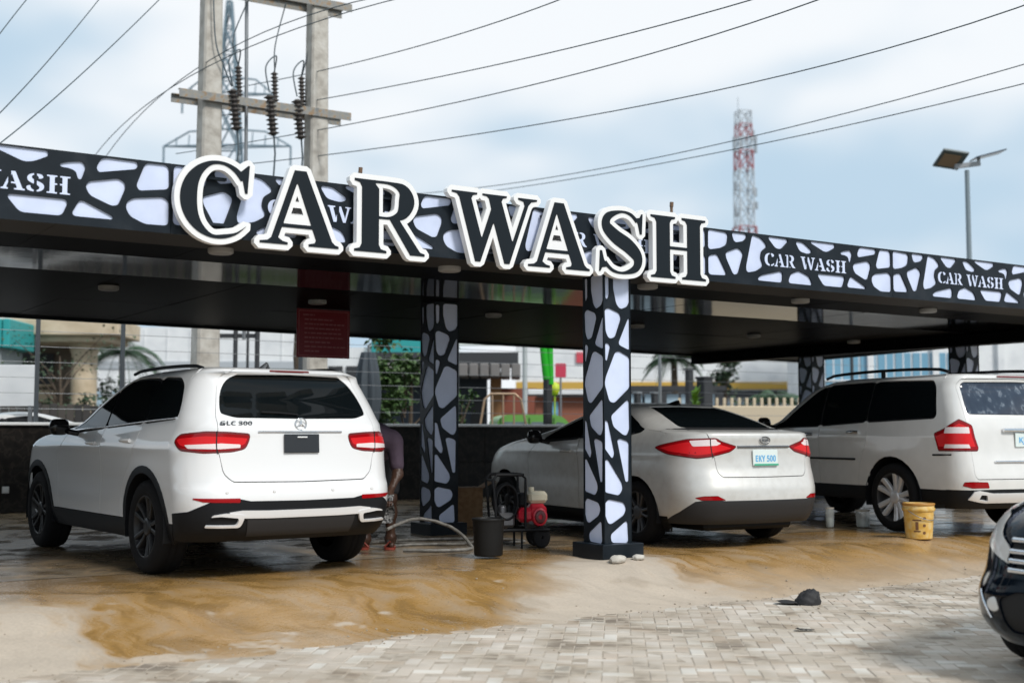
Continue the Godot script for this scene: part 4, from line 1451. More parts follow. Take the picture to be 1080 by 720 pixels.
func paving() -> void:
	# bedding under the blocks, then a herringbone of single blocks
	var s := ST()
	quad(s, Vector3(-14, -0.2535, 1.2), Vector3(16, -0.2535, 1.2), Vector3(16, -0.2535, 14), Vector3(-14, -0.2535, 14), Vector3.UP)
	var bed := textured(M(1, 1, 1, 0.95), noise_tex(0.03, [[0.2, 0.32, 0.27, 0.215], [0.8, 0.46, 0.405, 0.335]], 512, 4, 91), 0.5)
	var root := obj("pavement", s.commit(), bed)
	tag(root, "", "", "", "structure")
	var tones := [Color(0.50, 0.445, 0.38), Color(0.47, 0.415, 0.35), Color(0.53, 0.48, 0.42), Color(0.46, 0.39, 0.32), Color(0.49, 0.43, 0.365), Color(0.43, 0.37, 0.305), Color(0.58, 0.545, 0.49)]
	var mats := []
	for i in tones.size():
		var t: Color = tones[i]
		var m := M(1, 1, 1, 0.8)
		textured(m, noise_tex(0.008, [[0.12, t.r * 0.45, t.g * 0.42, t.b * 0.38], [0.32, t.r * 0.85, t.g * 0.82, t.b * 0.77], [0.6, t.r, t.g, t.b], [0.85, t.r * 1.15, t.g * 1.15, t.b * 1.15]], 512, 6, 100), 0.30)
		mats.append(m)
	var a := 0.09
	var b := ST()
	box(b, Vector3.ZERO, Vector3(a * 2 - 0.004, 0.06, a - 0.004), 0.004)
	var block := b.commit()
	var rest := []
	for t in tones.size():
		rest.append(ST())
	var spots := []
	var rot := Basis(Vector3.UP, deg_to_rad(-38))
	var eye := Vector3(-6.71, 1.11, 8.79)
	var fw := Vector3(sin(deg_to_rad(33.29)), 0, -cos(deg_to_rad(33.29)))
	var rt := Vector3(cos(deg_to_rad(33.29)), 0, sin(deg_to_rad(33.29)))
	var cells := 110
	for k in range(-cells, cells):
		for t in range(-cells / 2, cells / 2):
			for v in 2:
				var p := Vector2(k + 4 * t + 1.0, k + 0.5) if v == 0 else Vector2(k + 4 * t + 2.5, k)
				var w := rot * Vector3(p.x * a, 0, p.y * a) + Vector3(-2.0, 0, 3.5)
				if w.z < apron_foot(w.x) - 0.05 or w.z > 7.0 or w.x < -8 or w.x > 8.5:
					continue
				var d := w - eye
				var f := d.dot(fw)
				var l := d.dot(rt) / f
				if f < 3.6 or absf(l) > 0.72:
					continue
				spots.append([w, v, f, absf(l) < 0.41 and f > 6.45])
	spots.sort_custom(func(x, y): return x[2] < y[2])
	var singles := 0
	rng.seed = 5
	for sp in spots:
		var w: Vector3 = sp[0]
		w.y = -0.25 - 0.03 + rng.randf_range(-0.004, 0.002)
		var bs := rot * Basis(Vector3.UP, (PI / 2 if sp[1] else 0.0) + rng.randf_range(-0.02, 0.02)) * Basis(Vector3.RIGHT, rng.randf_range(-0.012, 0.012)) * Basis(Vector3.BACK, rng.randf_range(-0.008, 0.008))
		var ti := mini(tones.size() - 1, int(rng.randf() * rng.randf() * 1.6 * tones.size()))
		if rng.randf() < 0.35:
			ti = rng.randi() % tones.size()
		if sp[3] and singles < 300:
			singles += 1
			var o := obj("paving_block", block, mats[ti], root)
			o.transform = Transform3D(bs, w)
		else:
			rest[ti].append_from(block, 0, Transform3D(bs, w))
	for i in rest.size():
		var o := obj("paving_blocks", rest[i].commit(), mats[i], root)
		o.set_meta("kind", "stuff")

func grit() -> void:
	var s := ST()
	var r := RandomNumberGenerator.new()
	r.seed = 303
	for i in 380:
		var x := r.randf_range(-5.5, 5.0)
		var z := apron_foot(x) + r.randfn() * 0.22 + (0.0 if r.randf() < 0.7 else r.randf_range(-0.8, 1.6))
		var y := maxf(apron_y(x, z), -0.25)
		var k := r.randf_range(0.003, 0.010)
		box(s, Vector3(x, y + k * 0.3, z), Vector3(k * r.randf_range(1, 2.2), k, k * r.randf_range(1, 1.8)), k * 0.25, Basis(Vector3.UP, r.randf() * TAU))
	tag(obj("grit", s.commit(), M(0.34, 0.29, 0.23, 0.9)), "scattered grit and crumbs along the foot of the ramp", "grit", "", "stuff")

func cells_of(list: Array, r := 0.03) -> Array:
	return list.map(func(c): return grow(ccw(rounded(V2(c), r * 0.8, 4)), 0.011))

const FASCIA := [
	[0.026, 0.49, 0.263, 0.476, 0.246, 0.376, 0.168, 0.341, 0.023, 0.315], [0.025, 0.236, 0.128, 0.26, 0.241, 0.082, 0.025, 0.075], [0.325, 0.486, 0.513, 0.484, 0.473, 0.433, 0.355, 0.409],
	[0.244, 0.284, 0.4, 0.34, 0.459, 0.301, 0.388, 0.106, 0.338, 0.094, 0.251, 0.241], [0.593, 0.486, 0.701, 0.462, 0.775, 0.40, 0.698, 0.349, 0.682, 0.275, 0.72, 0.204, 0.634, 0.153, 0.515, 0.13, 0.508, 0.173],
	[0.802, 0.486, 1.069, 0.482, 0.972, 0.395, 0.902, 0.395], [1.182, 0.472, 1.28, 0.466, 1.40, 0.395, 1.34, 0.375, 1.235, 0.392], [1.387, 0.490, 1.73, 0.488, 1.726, 0.467, 1.637, 0.423, 1.58, 0.416],
	[1.817, 0.408, 1.87, 0.426, 1.964, 0.441, 1.982, 0.415, 1.952, 0.321, 1.935, 0.384, 1.888, 0.404], [2.102, 0.475, 2.132, 0.487, 2.348, 0.484, 2.337, 0.45, 2.085, 0.4, 2.076, 0.42],
	[2.417, 0.484, 2.57, 0.486, 2.574, 0.33, 2.371, 0.3, 2.358, 0.326], [2.004, 0.281, 2.027, 0.309, 2.221, 0.349, 2.258, 0.328, 2.257, 0.29, 2.213, 0.178, 2.176, 0.171, 2.029, 0.228],
	[2.335, 0.222, 2.537, 0.25, 2.574, 0.228, 2.574, 0.066, 2.414, 0.063, 2.313, 0.107, 2.287, 0.155, 2.292, 0.193], [0.98, 0.155, 0.713, 0.098, 0.652, 0.062, 0.975, 0.060],
	[1.217, 0.174, 1.107, 0.136, 1.072, 0.062, 1.396, 0.060, 1.355, 0.129], [1.483, 0.165, 1.87, 0.165, 1.832, 0.068, 1.567, 0.068], [1.965, 0.174, 2.19, 0.073, 1.911, 0.074]]
const POST := [
	[0.256, 2.516, 0.426, 2.516, 0.425, 2.316, 0.395, 2.257, 0.322, 2.233, 0.286, 2.27, 0.255, 2.401], [0.163, 2.5, 0.188, 2.502, 0.186, 2.34, 0.166, 2.31],
	[0.153, 2.201, 0.189, 2.213, 0.302, 2.175, 0.316, 2.138, 0.247, 1.973, 0.187, 1.961, 0.159, 2.016], [0.418, 2.139, 0.413, 1.865, 0.3, 1.908], [0.151, 1.903, 0.189, 1.885, 0.15, 1.752],
	[0.258, 1.821, 0.299, 1.828, 0.405, 1.782, 0.40, 1.521, 0.231, 1.386, 0.183, 1.395, 0.137, 1.544, 0.149, 1.601], [0.199, 1.254, 0.387, 1.398, 0.387, 1.142, 0.36, 1.095, 0.324, 1.101, 0.222, 1.17],
	[0.123, 1.207, 0.146, 1.202, 0.21, 0.927, 0.196, 0.889, 0.121, 0.974], [0.264, 1.039, 0.292, 1.044, 0.376, 1.019, 0.364, 0.681, 0.345, 0.681], [0.115, 0.853, 0.139, 0.862, 0.289, 0.654, 0.296, 0.607, 0.26, 0.562, 0.11, 0.593],
	[0.108, 0.473, 0.141, 0.509, 0.307, 0.476, 0.33, 0.429, 0.306, 0.383, 0.175, 0.314, 0.14, 0.315, 0.112, 0.381], [0.341, 0.316, 0.347, 0.139, 0.174, 0.147, 0.167, 0.203]]

func canopy() -> void:
	var t := thing("car_wash_canopy", "long flat black and white car wash canopy roof over the bays", "canopy")
	var seams := [-19.46, -16.86, -14.26, -11.66, -9.06, -6.46, -3.862, -1.27, 1.30, 3.925, 6.53, 9.13]
	var holes := cells_of(FASCIA, 0.035)
	var s := ST()
	patch(s, cut([PackedVector2Array([Vector2(0.002, 0), Vector2(2.598, 0), Vector2(2.598, 0.51), Vector2(0.002, 0.51)])], holes), func(p: Vector2) -> Vector3: return Vector3(p.x, p.y, 0), 0.0, 0.016, Vector2(0.2, 0.17))
	var lattice := s.commit()
	s = ST()
	box(s, Vector3(1.3, 0.255, -0.026), Vector3(2.59, 0.50, 0.02))
	var backing := s.commit()
	s = ST()
	for q in [["C", 0.742, 0.125, 0.6], ["A", 0.875, 0.14, 0.36], ["R", 1.022, 0.135, 0.36], ["W", 1.236, 0.20, 0.44], ["A", 1.435, 0.155, 0.36], ["S", 1.60, 0.115, 0.5], ["H", 1.733, 0.155, 0.5]]:
		var g := glyph(q[0])
		var lo := Vector2(9, 9)
		var hi := Vector2(-9, -9)
		for o in g[0]:
			for v in o:
				lo = lo.min(v)
				hi = hi.max(v)
		# stencil lettering: a bridge is left uncut in every letter
		var sx: float = lerpf(lo.x, hi.x, q[3])
		var bw: float = 0.010 * (hi.x - lo.x) / q[2]
		var sl := cut(g[0], [PackedVector2Array([Vector2(sx - bw, -1), Vector2(sx + bw, -1), Vector2(sx + bw, 2), Vector2(sx - bw, 2)])] + g[1])
		patch(s, sl, func(v: Vector2) -> Vector3: return Vector3(q[1] + (v.x - lo.x) / (hi.x - lo.x) * q[2], 0.205 + (v.y - lo.y) / (hi.y - lo.y) * 0.125, 0.004), 0.0, 0.004, Vector2(0.6, 0.6))
	var words := s.commit()
	for i in seams.size() - 1:
		var w: float = seams[i + 1] - seams[i]
		var p := obj("fascia_panel", lattice, MT.panel_black, t)
		p.position = Vector3(seams[i], 2.54, -0.034)
		p.scale.x = w / 2.6
		obj("white_backing", backing, MT.panel_white, p)
		obj("stencil_lettering", words, MT.panel_white, p)
	# roof box behind the fascia, tapering plan: slightly skewed at the back and right
	var plan := PackedVector2Array([Vector2(-19.46, -0.07), Vector2(9.9, -0.07), Vector2(11.95, -9.14), Vector2(-3.57, -7.43), Vector2(-19.46, -7.43)])
	s = ST()
	var ix := Geometry2D.triangulate_polygon(plan)
	for k in range(0, ix.size(), 3):
		flat(s, Vector3(plan[ix[k]].x, 3.0, plan[ix[k]].y), Vector3(plan[ix[k + 1]].x, 3.0, plan[ix[k + 1]].y), Vector3(plan[ix[k + 2]].x, 3.0, plan[ix[k + 2]].y), Vector3.UP)
		flat(s, Vector3(plan[ix[k]].x, 2.60, plan[ix[k]].y), Vector3(plan[ix[k + 1]].x, 2.60, plan[ix[k + 1]].y), Vector3(plan[ix[k + 2]].x, 2.60, plan[ix[k + 2]].y), Vector3.DOWN)
	for i in 5:
		var a := plan[i]
		var b := plan[(i + 1) % 5]
		var o := (b - a).orthogonal()
		quad(s, Vector3(a.x, 2.545, a.y), Vector3(b.x, 2.545, b.y), Vector3(b.x, 3.0, b.y), Vector3(a.x, 3.0, a.y), Vector3(o.x, 0, o.y))
	obj("roof_box", s.commit(), MT.panel_black, t)
	# glossy ceiling boards
	var cuts := [-0.085, -0.72, -1.45, -2.75, -5.19, -7.63, -10.0]
	for i in range(-17, 11):
		for j in cuts.size() - 1:
			var c := PackedVector2Array([Vector2(i * 1.22 + 0.25, cuts[j]), Vector2(i * 1.22 + 1.466, cuts[j]), Vector2(i * 1.22 + 1.466, cuts[j + 1] + 0.005), Vector2(i * 1.22 + 0.25, cuts[j + 1] + 0.005)])
			for q in Geometry2D.intersect_polygons(c, plan):
				s = ST()
				var tl := rng.randf_range(-0.0015, 0.0015)
				var tk := rng.randf_range(-0.0015, 0.0015)
				var up := func(v: Vector2, h: float) -> Vector3: return Vector3(v.x, 2.556 + h + (v.x - c[0].x) * tl + (v.y - c[0].y) * tk, v.y)
				var tx := Geometry2D.triangulate_polygon(q)
				for k in range(0, tx.size(), 3):
					flat(s, up.call(q[tx[k]], 0.0), up.call(q[tx[k + 1]], 0.0), up.call(q[tx[k + 2]], 0.0), Vector3.DOWN)
				for k in q.size():
					var a2: Vector2 = q[k]
					var b2: Vector2 = q[(k + 1) % q.size()]
					quad(s, up.call(a2, 0.0), up.call(b2, 0.0), up.call(b2, 0.03), up.call(a2, 0.03), Vector3(1, 0, 1))
				obj("ceiling_board", s.commit(), MT.soffit if j == 0 else MT.ceiling if j == 2 else MT.ceiling_matt, t)
	s = ST()
	box(s, Vector3(9.0, 2.468, -4.5), Vector3(0.28, 0.172, 8.7), 0.008)
	obj("cross_beam", s.commit(), MT.ceiling_matt, t)
	# edge trim along the back and the right end
	for e in [[plan[4], plan[3]], [plan[3], plan[2]], [plan[2], plan[1]]]:
		var a: Vector2 = e[0]
		var b: Vector2 = e[1]
		s = ST()
		var d := (b - a).normalized()
		box(s, Vector3((a.x + b.x) / 2, 2.57, (a.y + b.y) / 2), Vector3((b - a).length() + 0.04, 0.10, 0.06), 0.005, Basis(Vector3(d.x, 0, d.y), Vector3.UP, Vector3(-d.y, 0, d.x)))
		obj("edge_trim", s.commit(), MT.panel_black, t)
	s = ST()
	lathe(s, [[0.0, -0.045], [0.085, -0.045], [0.10, -0.035], [0.10, 0.0]], Transform3D(), 20)
	var dl := s.commit()
	var grey := M(0.30, 0.29, 0.28, 0.5)
	for q in DOWNLIGHTS:
		var o := obj("downlight", dl, grey, t)
		o.position = Vector3(q[0], 2.556, q[1])
	# posts
	s = ST()
	box(s, Vector3(0.155, 1.27, -0.155), Vector3(0.286, 2.54, 0.286))
	var core := s.commit()
	var cells := []
	for c in POST:
		var o := []
		for q in V2(c):
			o.append(Vector2(q.x - (0.083 + 0.02 * q.y), q.y))
		cells.append(grow(ccw(rounded(o, 0.022, 4)), 0.012))
	s = ST()
	patch(s, cut([PackedVector2Array([Vector2(0, 0), Vector2(0.31, 0), Vector2(0.31, 2.55), Vector2(0, 2.55)])], cells), func(p: Vector2) -> Vector3: return Vector3(p.x, p.y, 0), 0.0, 0.012, Vector2(0.16, 0.2))
	var face := s.commit()
	s = ST()
	box(s, Vector3(0.155, 0.06, -0.155), Vector3(0.46, 0.135, 0.46), 0.006)
	var plinth := s.commit()
	var where := [["standing at the ramp edge below the letter S", 0.09, -0.075], ["standing deep in the bay behind the drum", 0.09, -3.12], ["behind the roof of the large boxy SUV", 9.16, -3.05], ["at the far corner behind the large boxy SUV", 9.24, -6.2]]
	for q in where:
		var p := thing("canopy_post", "square black and white cell-patterned post " + q[0], "post", Vector3(q[1], 0, q[2]), 0.0, "canopy posts")
		obj("white_core", core, MT.panel_white, p)
		for k in 4:
			var fc := obj("lattice_face", face, MT.panel_black, p)
			fc.transform = Transform3D(Basis(Vector3.UP, k * PI / 2), Vector3.ZERO)
			var cc := Vector3(0.155, 0, -0.155)
			fc.position = cc + Basis(Vector3.UP, k * PI / 2) * (Vector3.ZERO - cc)
		obj("plinth", plinth, MT.panel_black, p)

const DOWNLIGHTS := [[-5.4, -0.65], [-3.26, -0.65], [-1.2, -0.6], [1.1, -0.68], [3.34, -0.8], [5.4, -0.75], [7.6, -0.75], [-5.4, -3.8], [-3.29, -3.7], [-1.0, -3.8], [1.45, -4.05], [3.9, -4.3], [6.44, -4.7], [8.6, -4.7]]

func sign_letters() -> void:
	var spec := [["C", -3.876, -3.269, "followed by letters A and R"], ["A", -3.268, -2.543, "between letters C and R"], ["R", -2.493, -1.785, "before the gap between the words"], ["W", -1.617, -0.689, "that starts the second word"], ["A", -0.865, -0.132, "between letters W and S"], ["S", -0.111, 0.469, "above the black and white post"], ["H", 0.479, 1.224, "that ends the second word"]]
	for e in spec:
		var g := letter_shape(e[0])
		var lo := Vector2(9, 9)
		var hi := Vector2(-9, -9)
		for o in g[0]:
			for p in o:
				lo = lo.min(p)
				hi = hi.max(p)
		var gw := 0.035
		var w: float = e[2] - e[1] - 2 * gw
		var y0 := 2.475 + gw
		var h := 0.655 - 2 * gw
		var conv := func(p: Vector2) -> Vector2: return Vector2((p.x - lo.x) / (hi.x - lo.x) * w, (p.y - lo.y) / (hi.y - lo.y) * h)
		var outs := []
		var hol := []
		for o in g[0]:
			outs.append(ccw(PackedVector2Array(Array(o).map(conv))))
		for o in g[1]:
			hol.append(PackedVector2Array(Array(o).map(conv)))
		var fat := []
		for o in outs:
			fat.append_array(Geometry2D.offset_polygon(o, gw, Geometry2D.JOIN_ROUND))
		var fouts := []
		var fh := []
		for f in fat:
			if Geometry2D.is_polygon_clockwise(f):
				fh.append(ccw(f))
			else:
				fouts.append(f)
		for o in hol:
			for q in Geometry2D.offset_polygon(o, -gw * 0.8, Geometry2D.JOIN_ROUND):
				fh.append(ccw(q))
		var t := thing("sign_letter", "big raised letter %s with black face and white edge %s" % [e[0], e[3]], "letter", Vector3(e[1] + gw, y0, 0.07), 0.0, "big raised CAR WASH letters")
		var id := func(p: Vector2) -> Vector3: return Vector3(p.x, p.y, 0)
		var s := ST()
		patch(s, [fouts, fh], id, 0.0, 0.06, Vector2(0.25, 0.25))
		patch(s, [fouts, fh], id, -0.06, 0.0, Vector2(0.25, 0.25))
		obj("white_body", s.commit(), MT.letter_white, t)
		var inner := []
		for o in outs:
			inner.append_array(Geometry2D.offset_polygon(o, -0.007))
		s = ST()
		patch(s, [inner, hol.map(func(h): return grow(h, 0.007))], id, 0.006, 0.006, Vector2(0.25, 0.25))
		obj("black_face", s.commit(), MT.letter_black, t)
		for q in [0.12, 0.46]:
			s = ST()
			box(s, Vector3(w * 0.5, q, -0.08), Vector3(w * 0.4, 0.02, 0.045))
			obj("mounting_rail", s.commit(), MT.panel_black, t)

# ---------------------------------------------------------------- the seven big letters, drawn as outlines in a unit box
func smooth_line(p: Array, n := 6) -> Array:
	var o := []
	for i in p.size() - 1:
		var a: Vector3 = p[maxi(i - 1, 0)]
		var b: Vector3 = p[i]
		var c: Vector3 = p[i + 1]
		var d: Vector3 = p[mini(i + 2, p.size() - 1)]
		for k in n:
			o.append(b.cubic_interpolate(c, a, d, float(k) / n))
	o.append(p[-1])
	return o

# a pen stroke: (x, y, half width)
func stroke(p: Array) -> PackedVector2Array:
	var q := smooth_line(p)
	var l := []
	var r := []
	for i in q.size():
		var d3: Vector3 = q[mini(i + 1, q.size() - 1)] - q[maxi(i - 1, 0)]
		var d := Vector2(d3.x, d3.y).normalized().orthogonal()
		l.append(Vector2(q[i].x, q[i].y) + d * q[i].z)
		r.append(Vector2(q[i].x, q[i].y) - d * q[i].z)
	r.reverse()
	return ccw(PackedVector2Array(l + r))

func merge_all(list: Array) -> Array:
	var cur: PackedVector2Array = ccw(list[0])
	var holes := []
	for i in range(1, list.size()):
		for p in Geometry2D.merge_polygons(cur, ccw(list[i])):
			if Geometry2D.is_polygon_clockwise(p):
				holes.append(ccw(p))
			else:
				cur = p
	return [[cur], holes]

func P(l: Array) -> PackedVector2Array:
	return PackedVector2Array(V2(l))

func letter_shape(ch: String) -> Array:
	match ch:
		"A":
			return [[P([0, 0, 0.36, 0, 0.36, 0.05, 0.29, 0.065, 0.245, 0.10, 0.285, 0.225, 0.648, 0.225, 0.69, 0.10, 0.68, 0.07, 0.60, 0.05, 0.60, 0, 1, 0, 1, 0.05, 0.95, 0.065, 0.915, 0.10, 0.58, 1.0, 0.42, 1.0, 0.14, 0.10, 0.10, 0.065, 0, 0.05])], [P([0.308, 0.295, 0.626, 0.295, 0.462, 0.80])]]
		"H":
			return [[P([0, 0, 0.45, 0, 0.45, 0.05, 0.38, 0.07, 0.355, 0.12, 0.355, 0.46, 0.645, 0.46, 0.645, 0.12, 0.62, 0.07, 0.55, 0.05, 0.55, 0, 1, 0, 1, 0.05, 0.925, 0.07, 0.90, 0.12, 0.90, 0.88, 0.925, 0.93, 1, 0.95, 1, 1, 0.55, 1, 0.55, 0.95, 0.62, 0.93, 0.645, 0.88, 0.645, 0.53, 0.355, 0.53, 0.355, 0.88, 0.38, 0.93, 0.45, 0.95, 0.45, 1, 0, 1, 0, 0.95, 0.075, 0.93, 0.10, 0.88, 0.10, 0.12, 0.075, 0.07, 0, 0.05])], []]
		"W":
			return [[P([0, 1, 0.30, 1, 0.30, 0.955, 0.25, 0.94, 0.235, 0.90, 0.345, 0.38, 0.445, 0.78, 0.42, 0.92, 0.40, 0.945, 0.345, 0.955, 0.345, 1, 0.64, 1, 0.64, 0.955, 0.595, 0.94, 0.58, 0.90, 0.70, 0.36, 0.835, 0.88, 0.825, 0.93, 0.76, 0.955, 0.76, 1, 1, 1, 1, 0.955, 0.93, 0.935, 0.895, 0.88, 0.67, 0, 0.60, 0, 0.48, 0.56, 0.335, 0, 0.265, 0, 0.085, 0.90, 0.06, 0.94, 0, 0.955])], []]
		"R":
			var b := [P([0, 0, 0.46, 0, 0.46, 0.05, 0.38, 0.07, 0.355, 0.12, 0.355, 0.88, 0.30, 0.95, 0.30, 1, 0, 1, 0, 0.95, 0.075, 0.93, 0.10, 0.88, 0.10, 0.12, 0.075, 0.07, 0, 0.05]),
				stroke([Vector3(0.22, 0.968, 0.032), Vector3(0.50, 0.968, 0.032), Vector3(0.68, 0.90, 0.085), Vector3(0.73, 0.735, 0.12), Vector3(0.66, 0.56, 0.085), Vector3(0.50, 0.495, 0.032), Vector3(0.30, 0.49, 0.030)]),
				P([0.46, 0.51, 0.62, 0.51, 0.93, 0.07, 1.0, 0.05, 1.0, 0, 0.78, 0])]
			return merge_all(b)
		"C":
			var l := []
			for k in 15:
				var a := deg_to_rad(40 + 282 * k / 14.0)
				var th := 0.028 + 0.10 * pow(absf(cos(a)), 1.4) * (1.0 if cos(a) < 0 else 0.45)
				if k > 11:
					th = lerpf(0.05, 0.012, (k - 11) / 3.0)
				l.append(Vector3(0.53 + (0.53 - th) * cos(a), 0.5 + (0.5 - th) * sin(a), th))
			return merge_all([stroke(l), P([0.90, 0.60, 0.955, 0.60, 0.985, 0.98, 0.945, 0.98, 0.80, 0.86, 0.86, 0.78])])
		"S":
			var sp := stroke([Vector3(0.80, 0.84, 0.045), Vector3(0.66, 0.945, 0.035), Vector3(0.46, 0.968, 0.032), Vector3(0.22, 0.88, 0.075), Vector3(0.18, 0.73, 0.10), Vector3(0.36, 0.58, 0.12), Vector3(0.62, 0.45, 0.125), Vector3(0.80, 0.29, 0.105), Vector3(0.76, 0.12, 0.075), Vector3(0.52, 0.033, 0.032), Vector3(0.30, 0.06, 0.035), Vector3(0.14, 0.18, 0.045)])
			return merge_all([sp, P([0.84, 0.64, 0.90, 0.64, 0.92, 0.98, 0.875, 0.98, 0.84, 0.92, 0.74, 0.90, 0.80, 0.80]), P([0.10, 0.36, 0.04, 0.36, 0.02, 0.02, 0.065, 0.02, 0.10, 0.08, 0.22, 0.10, 0.14, 0.22])])
	return []

# ---------------------------------------------------------------- behind the bays
func boxes(called: String, list: Array, m: Material, parent: Node, ch := 0.0) -> void:
	for q in list:
		var s := ST()
		box(s, q[0], q[1], ch)
		obj(called, s.commit(), m, parent)

func back_wall() -> void:
	var t := thing("boundary_wall", "low dark tiled wall with pale coping at the back of the bays", "wall", Vector3(0, 0, -9.6))
	var tile := bumped(textured(M(1, 1, 1, 0.4, 0.0, 0.3), noise_tex(0.01, [[0.2, 0.010, 0.0085, 0.0075], [0.5, 0.017, 0.0145, 0.0125], [0.62, 0.034, 0.028, 0.023], [0.7, 0.015, 0.013, 0.0115], [0.9, 0.022, 0.019, 0.0165]], 512, 6, 121), 0.8), bump_tex(0.02, 2.0, 122), 0.2)
	var s := ST()
	box(s, Vector3(-2.5, 0.46, -0.12), Vector3(36.0, 1.50, 0.18))
	obj("wall_core", s.commit(), MT.gap, t)
	s = ST()
	box(s, Vector3.ZERO, Vector3(1.194, 0.594, 0.03), 0.003)
	var b := s.commit()
	for i in range(-17, 13):
		for j in 2:
			var o := obj("wall_tile", b, tile, t)
			o.position = Vector3(i * 1.2 + 0.6, 0.305 + j * 0.6, -0.012 + rng.randf_range(-0.001, 0.001))
	s = ST()
	box(s, Vector3(-2.5, 1.231, -0.10), Vector3(36.0, 0.045, 0.30), 0.008)
	obj("coping", s.commit(), M(0.80, 0.81, 0.80, 0.5), t)
	# wire fence standing on the wall
	var f := thing("wire_fence", "thin wire fence with dark posts on top of the boundary wall", "fence", Vector3(0, 1.252, -9.7))
	for x in [-5.1, -2.62, -1.42, 1.4, 4.3, 14.2]:
		s = ST()
		box(s, Vector3(x, 0.95, 0), Vector3(0.055, 1.9, 0.055), 0.006)
		obj("fence_post", s.commit(), M(0.05, 0.06, 0.07, 0.5), f)
	for k in 6:
		s = ST()
		tube(s, [Vector3(-11, 0.2 + k * 0.22, 0), Vector3(2, 0.19 + k * 0.22, 0), Vector3(15, 0.2 + k * 0.22, 0)], 0.0045, -1, 5)
		obj("fence_wire", s.commit(), MT.steel, f)
	s = ST()
	box(s, Vector3.ZERO, Vector3(0.09, 0.09, 0.012), 0.003)
	box(s, Vector3(0, 0, 0.01), Vector3(0.05, 0.05, 0.006), 0.002)
	var so := obj("wall_socket", s.commit(), M(0.6, 0.6, 0.58, 0.5))
	so.position = Vector3(-3.02, 0.32, -9.579)
	tag(so, "small white electrical socket on the dark boundary wall", "socket")

func leaf_mesh(kind := 0) -> ArrayMesh:
	# a folded leaf of four faces
	var s := ST()
	var l := 1.0
	var w := 0.32 if kind == 0 else 0.12
	var a := Vector3.ZERO
	var b := Vector3(0, 0.10, l * 0.45)
	var c := Vector3(0, -0.04, l)
	for sg in [-1.0, 1.0]:
		var e := Vector3(sg * w, 0.16, l * 0.42)
		flat(s, a, b, e, Vector3.UP)
		flat(s, b, c, e, Vector3.UP)
	return s.commit()

# a crown of leaf clumps on real limbs
func leafy(t: Node3D, height: float, radius: float, low: float, n: int, size: float, m: Material, bark: Material, sd: int, shape := 0) -> void:
	var r := RandomNumberGenerator.new()
	r.seed = sd
	var s := ST()
	var tips := []
	var base := Vector3.ZERO
	var top := Vector3(r.randf_range(-0.2, 0.2), height * 0.75, r.randf_range(-0.2, 0.2))
	tube(s, [base, base.lerp(top, 0.4) + Vector3(0.06, 0, 0.04) * height * 0.2, top], 0.05 + height * 0.012, 0.02, 7)
	obj("trunk", s.commit(), bark, t)
	for i in 14:
		var a := r.randf() * TAU
		var y := lerpf(low, height * 0.92, r.randf())
		var rr := radius * sqrt(r.randf()) * (1.0 if shape == 0 else clampf(1.15 - (y - low) / (height - low), 0.15, 1.0))
		tips.append(Vector3(cos(a) * rr, y, sin(a) * rr))
		s = ST()
		var st := Vector3(0, minf(y * 0.7, height * 0.6), 0)
		tube(s, [st, st.lerp(tips[-1], 0.5) + Vector3(0, 0.05, 0), tips[-1]], 0.025, 0.008, 5)
		obj("limb", s.commit(), bark, t)
	s = ST()
	for i in n:
		var c: Vector3 = tips[r.randi() % tips.size()]
		var d := Vector3(r.randfn(), r.randfn() * 0.8, r.randfn()) * radius * 0.19
		var p := c + d
		p.y = maxf(p.y, low * 0.8)
		var b := Basis.from_euler(Vector3(r.randf_range(-0.9, 0.9), r.randf() * TAU, r.randf_range(-0.7, 0.7))).scaled(Vector3.ONE * size * r.randf_range(0.6, 1.3))
		var k := r.randf_range(0.55, 1.35)
		s.set_color(Color(k * r.randf_range(0.8, 1.25), k, k * 0.9))
		var tip := p + b * Vector3(0, -0.04, 1.0)
		var mid := p + b * Vector3(0, 0.10, 0.45)
		for sg in [-1.0, 1.0]:
			var e: Vector3 = p + b * Vector3(sg * 0.32, 0.16, 0.42)
			flat(s, p, mid, e, b.y)
			flat(s, mid, tip, e, b.y)
	obj("crown", s.commit(), m, t)

func palm(at: Vector3, h: float, label: String, sd: int, cr := 1.9) -> void:
	var r := RandomNumberGenerator.new()
	r.seed = sd
	var t := thing("palm_tree", label, "tree", at, 0.0, "palms beyond the wall")
	var s := ST()
	tube(s, [Vector3.ZERO, Vector3(0.1, h * 0.5, 0), Vector3(0.05, h, 0)], 0.16, 0.11, 9)
	obj("trunk", s.commit(), MT.bark, t)
	for i in 20:
		s = ST()
		var a := TAU * i / 20 + r.randf_range(-0.15, 0.15)
		var up := r.randf_range(0.15, 1.1)
		var d := Vector3(cos(a), 0, sin(a))
		var side := Vector3(-sin(a), 0, cos(a))
		var prev := Vector3(0.05, h, 0)
		for k in 12:
			var u := (k + 1) / 12.0
			var p := Vector3(0.05, h, 0) + d * cr * u * cos(up * 0.6) + Vector3(0, cr * (up * u - 1.05 * u * u), 0)
			tube(s, [prev, p], 0.014, 0.012, 4, false)
			for sg in [-1.0, 1.0]:
				var l: float = cr * 0.34 * sin(PI * (0.15 + 0.8 * u))
				var tip: Vector3 = p + side * sg * l + d * l * 0.45 + Vector3(0, -l * 0.45, 0)
				flat(s, p - d * 0.035, p + d * 0.035, tip, Vector3.UP)
				var q := (p + prev) * 0.5
				flat(s, q - d * 0.035, q + d * 0.035, tip + (q - p), Vector3.UP)
			prev = p
		obj("frond", s.commit(), MT.palm_leaf, t)

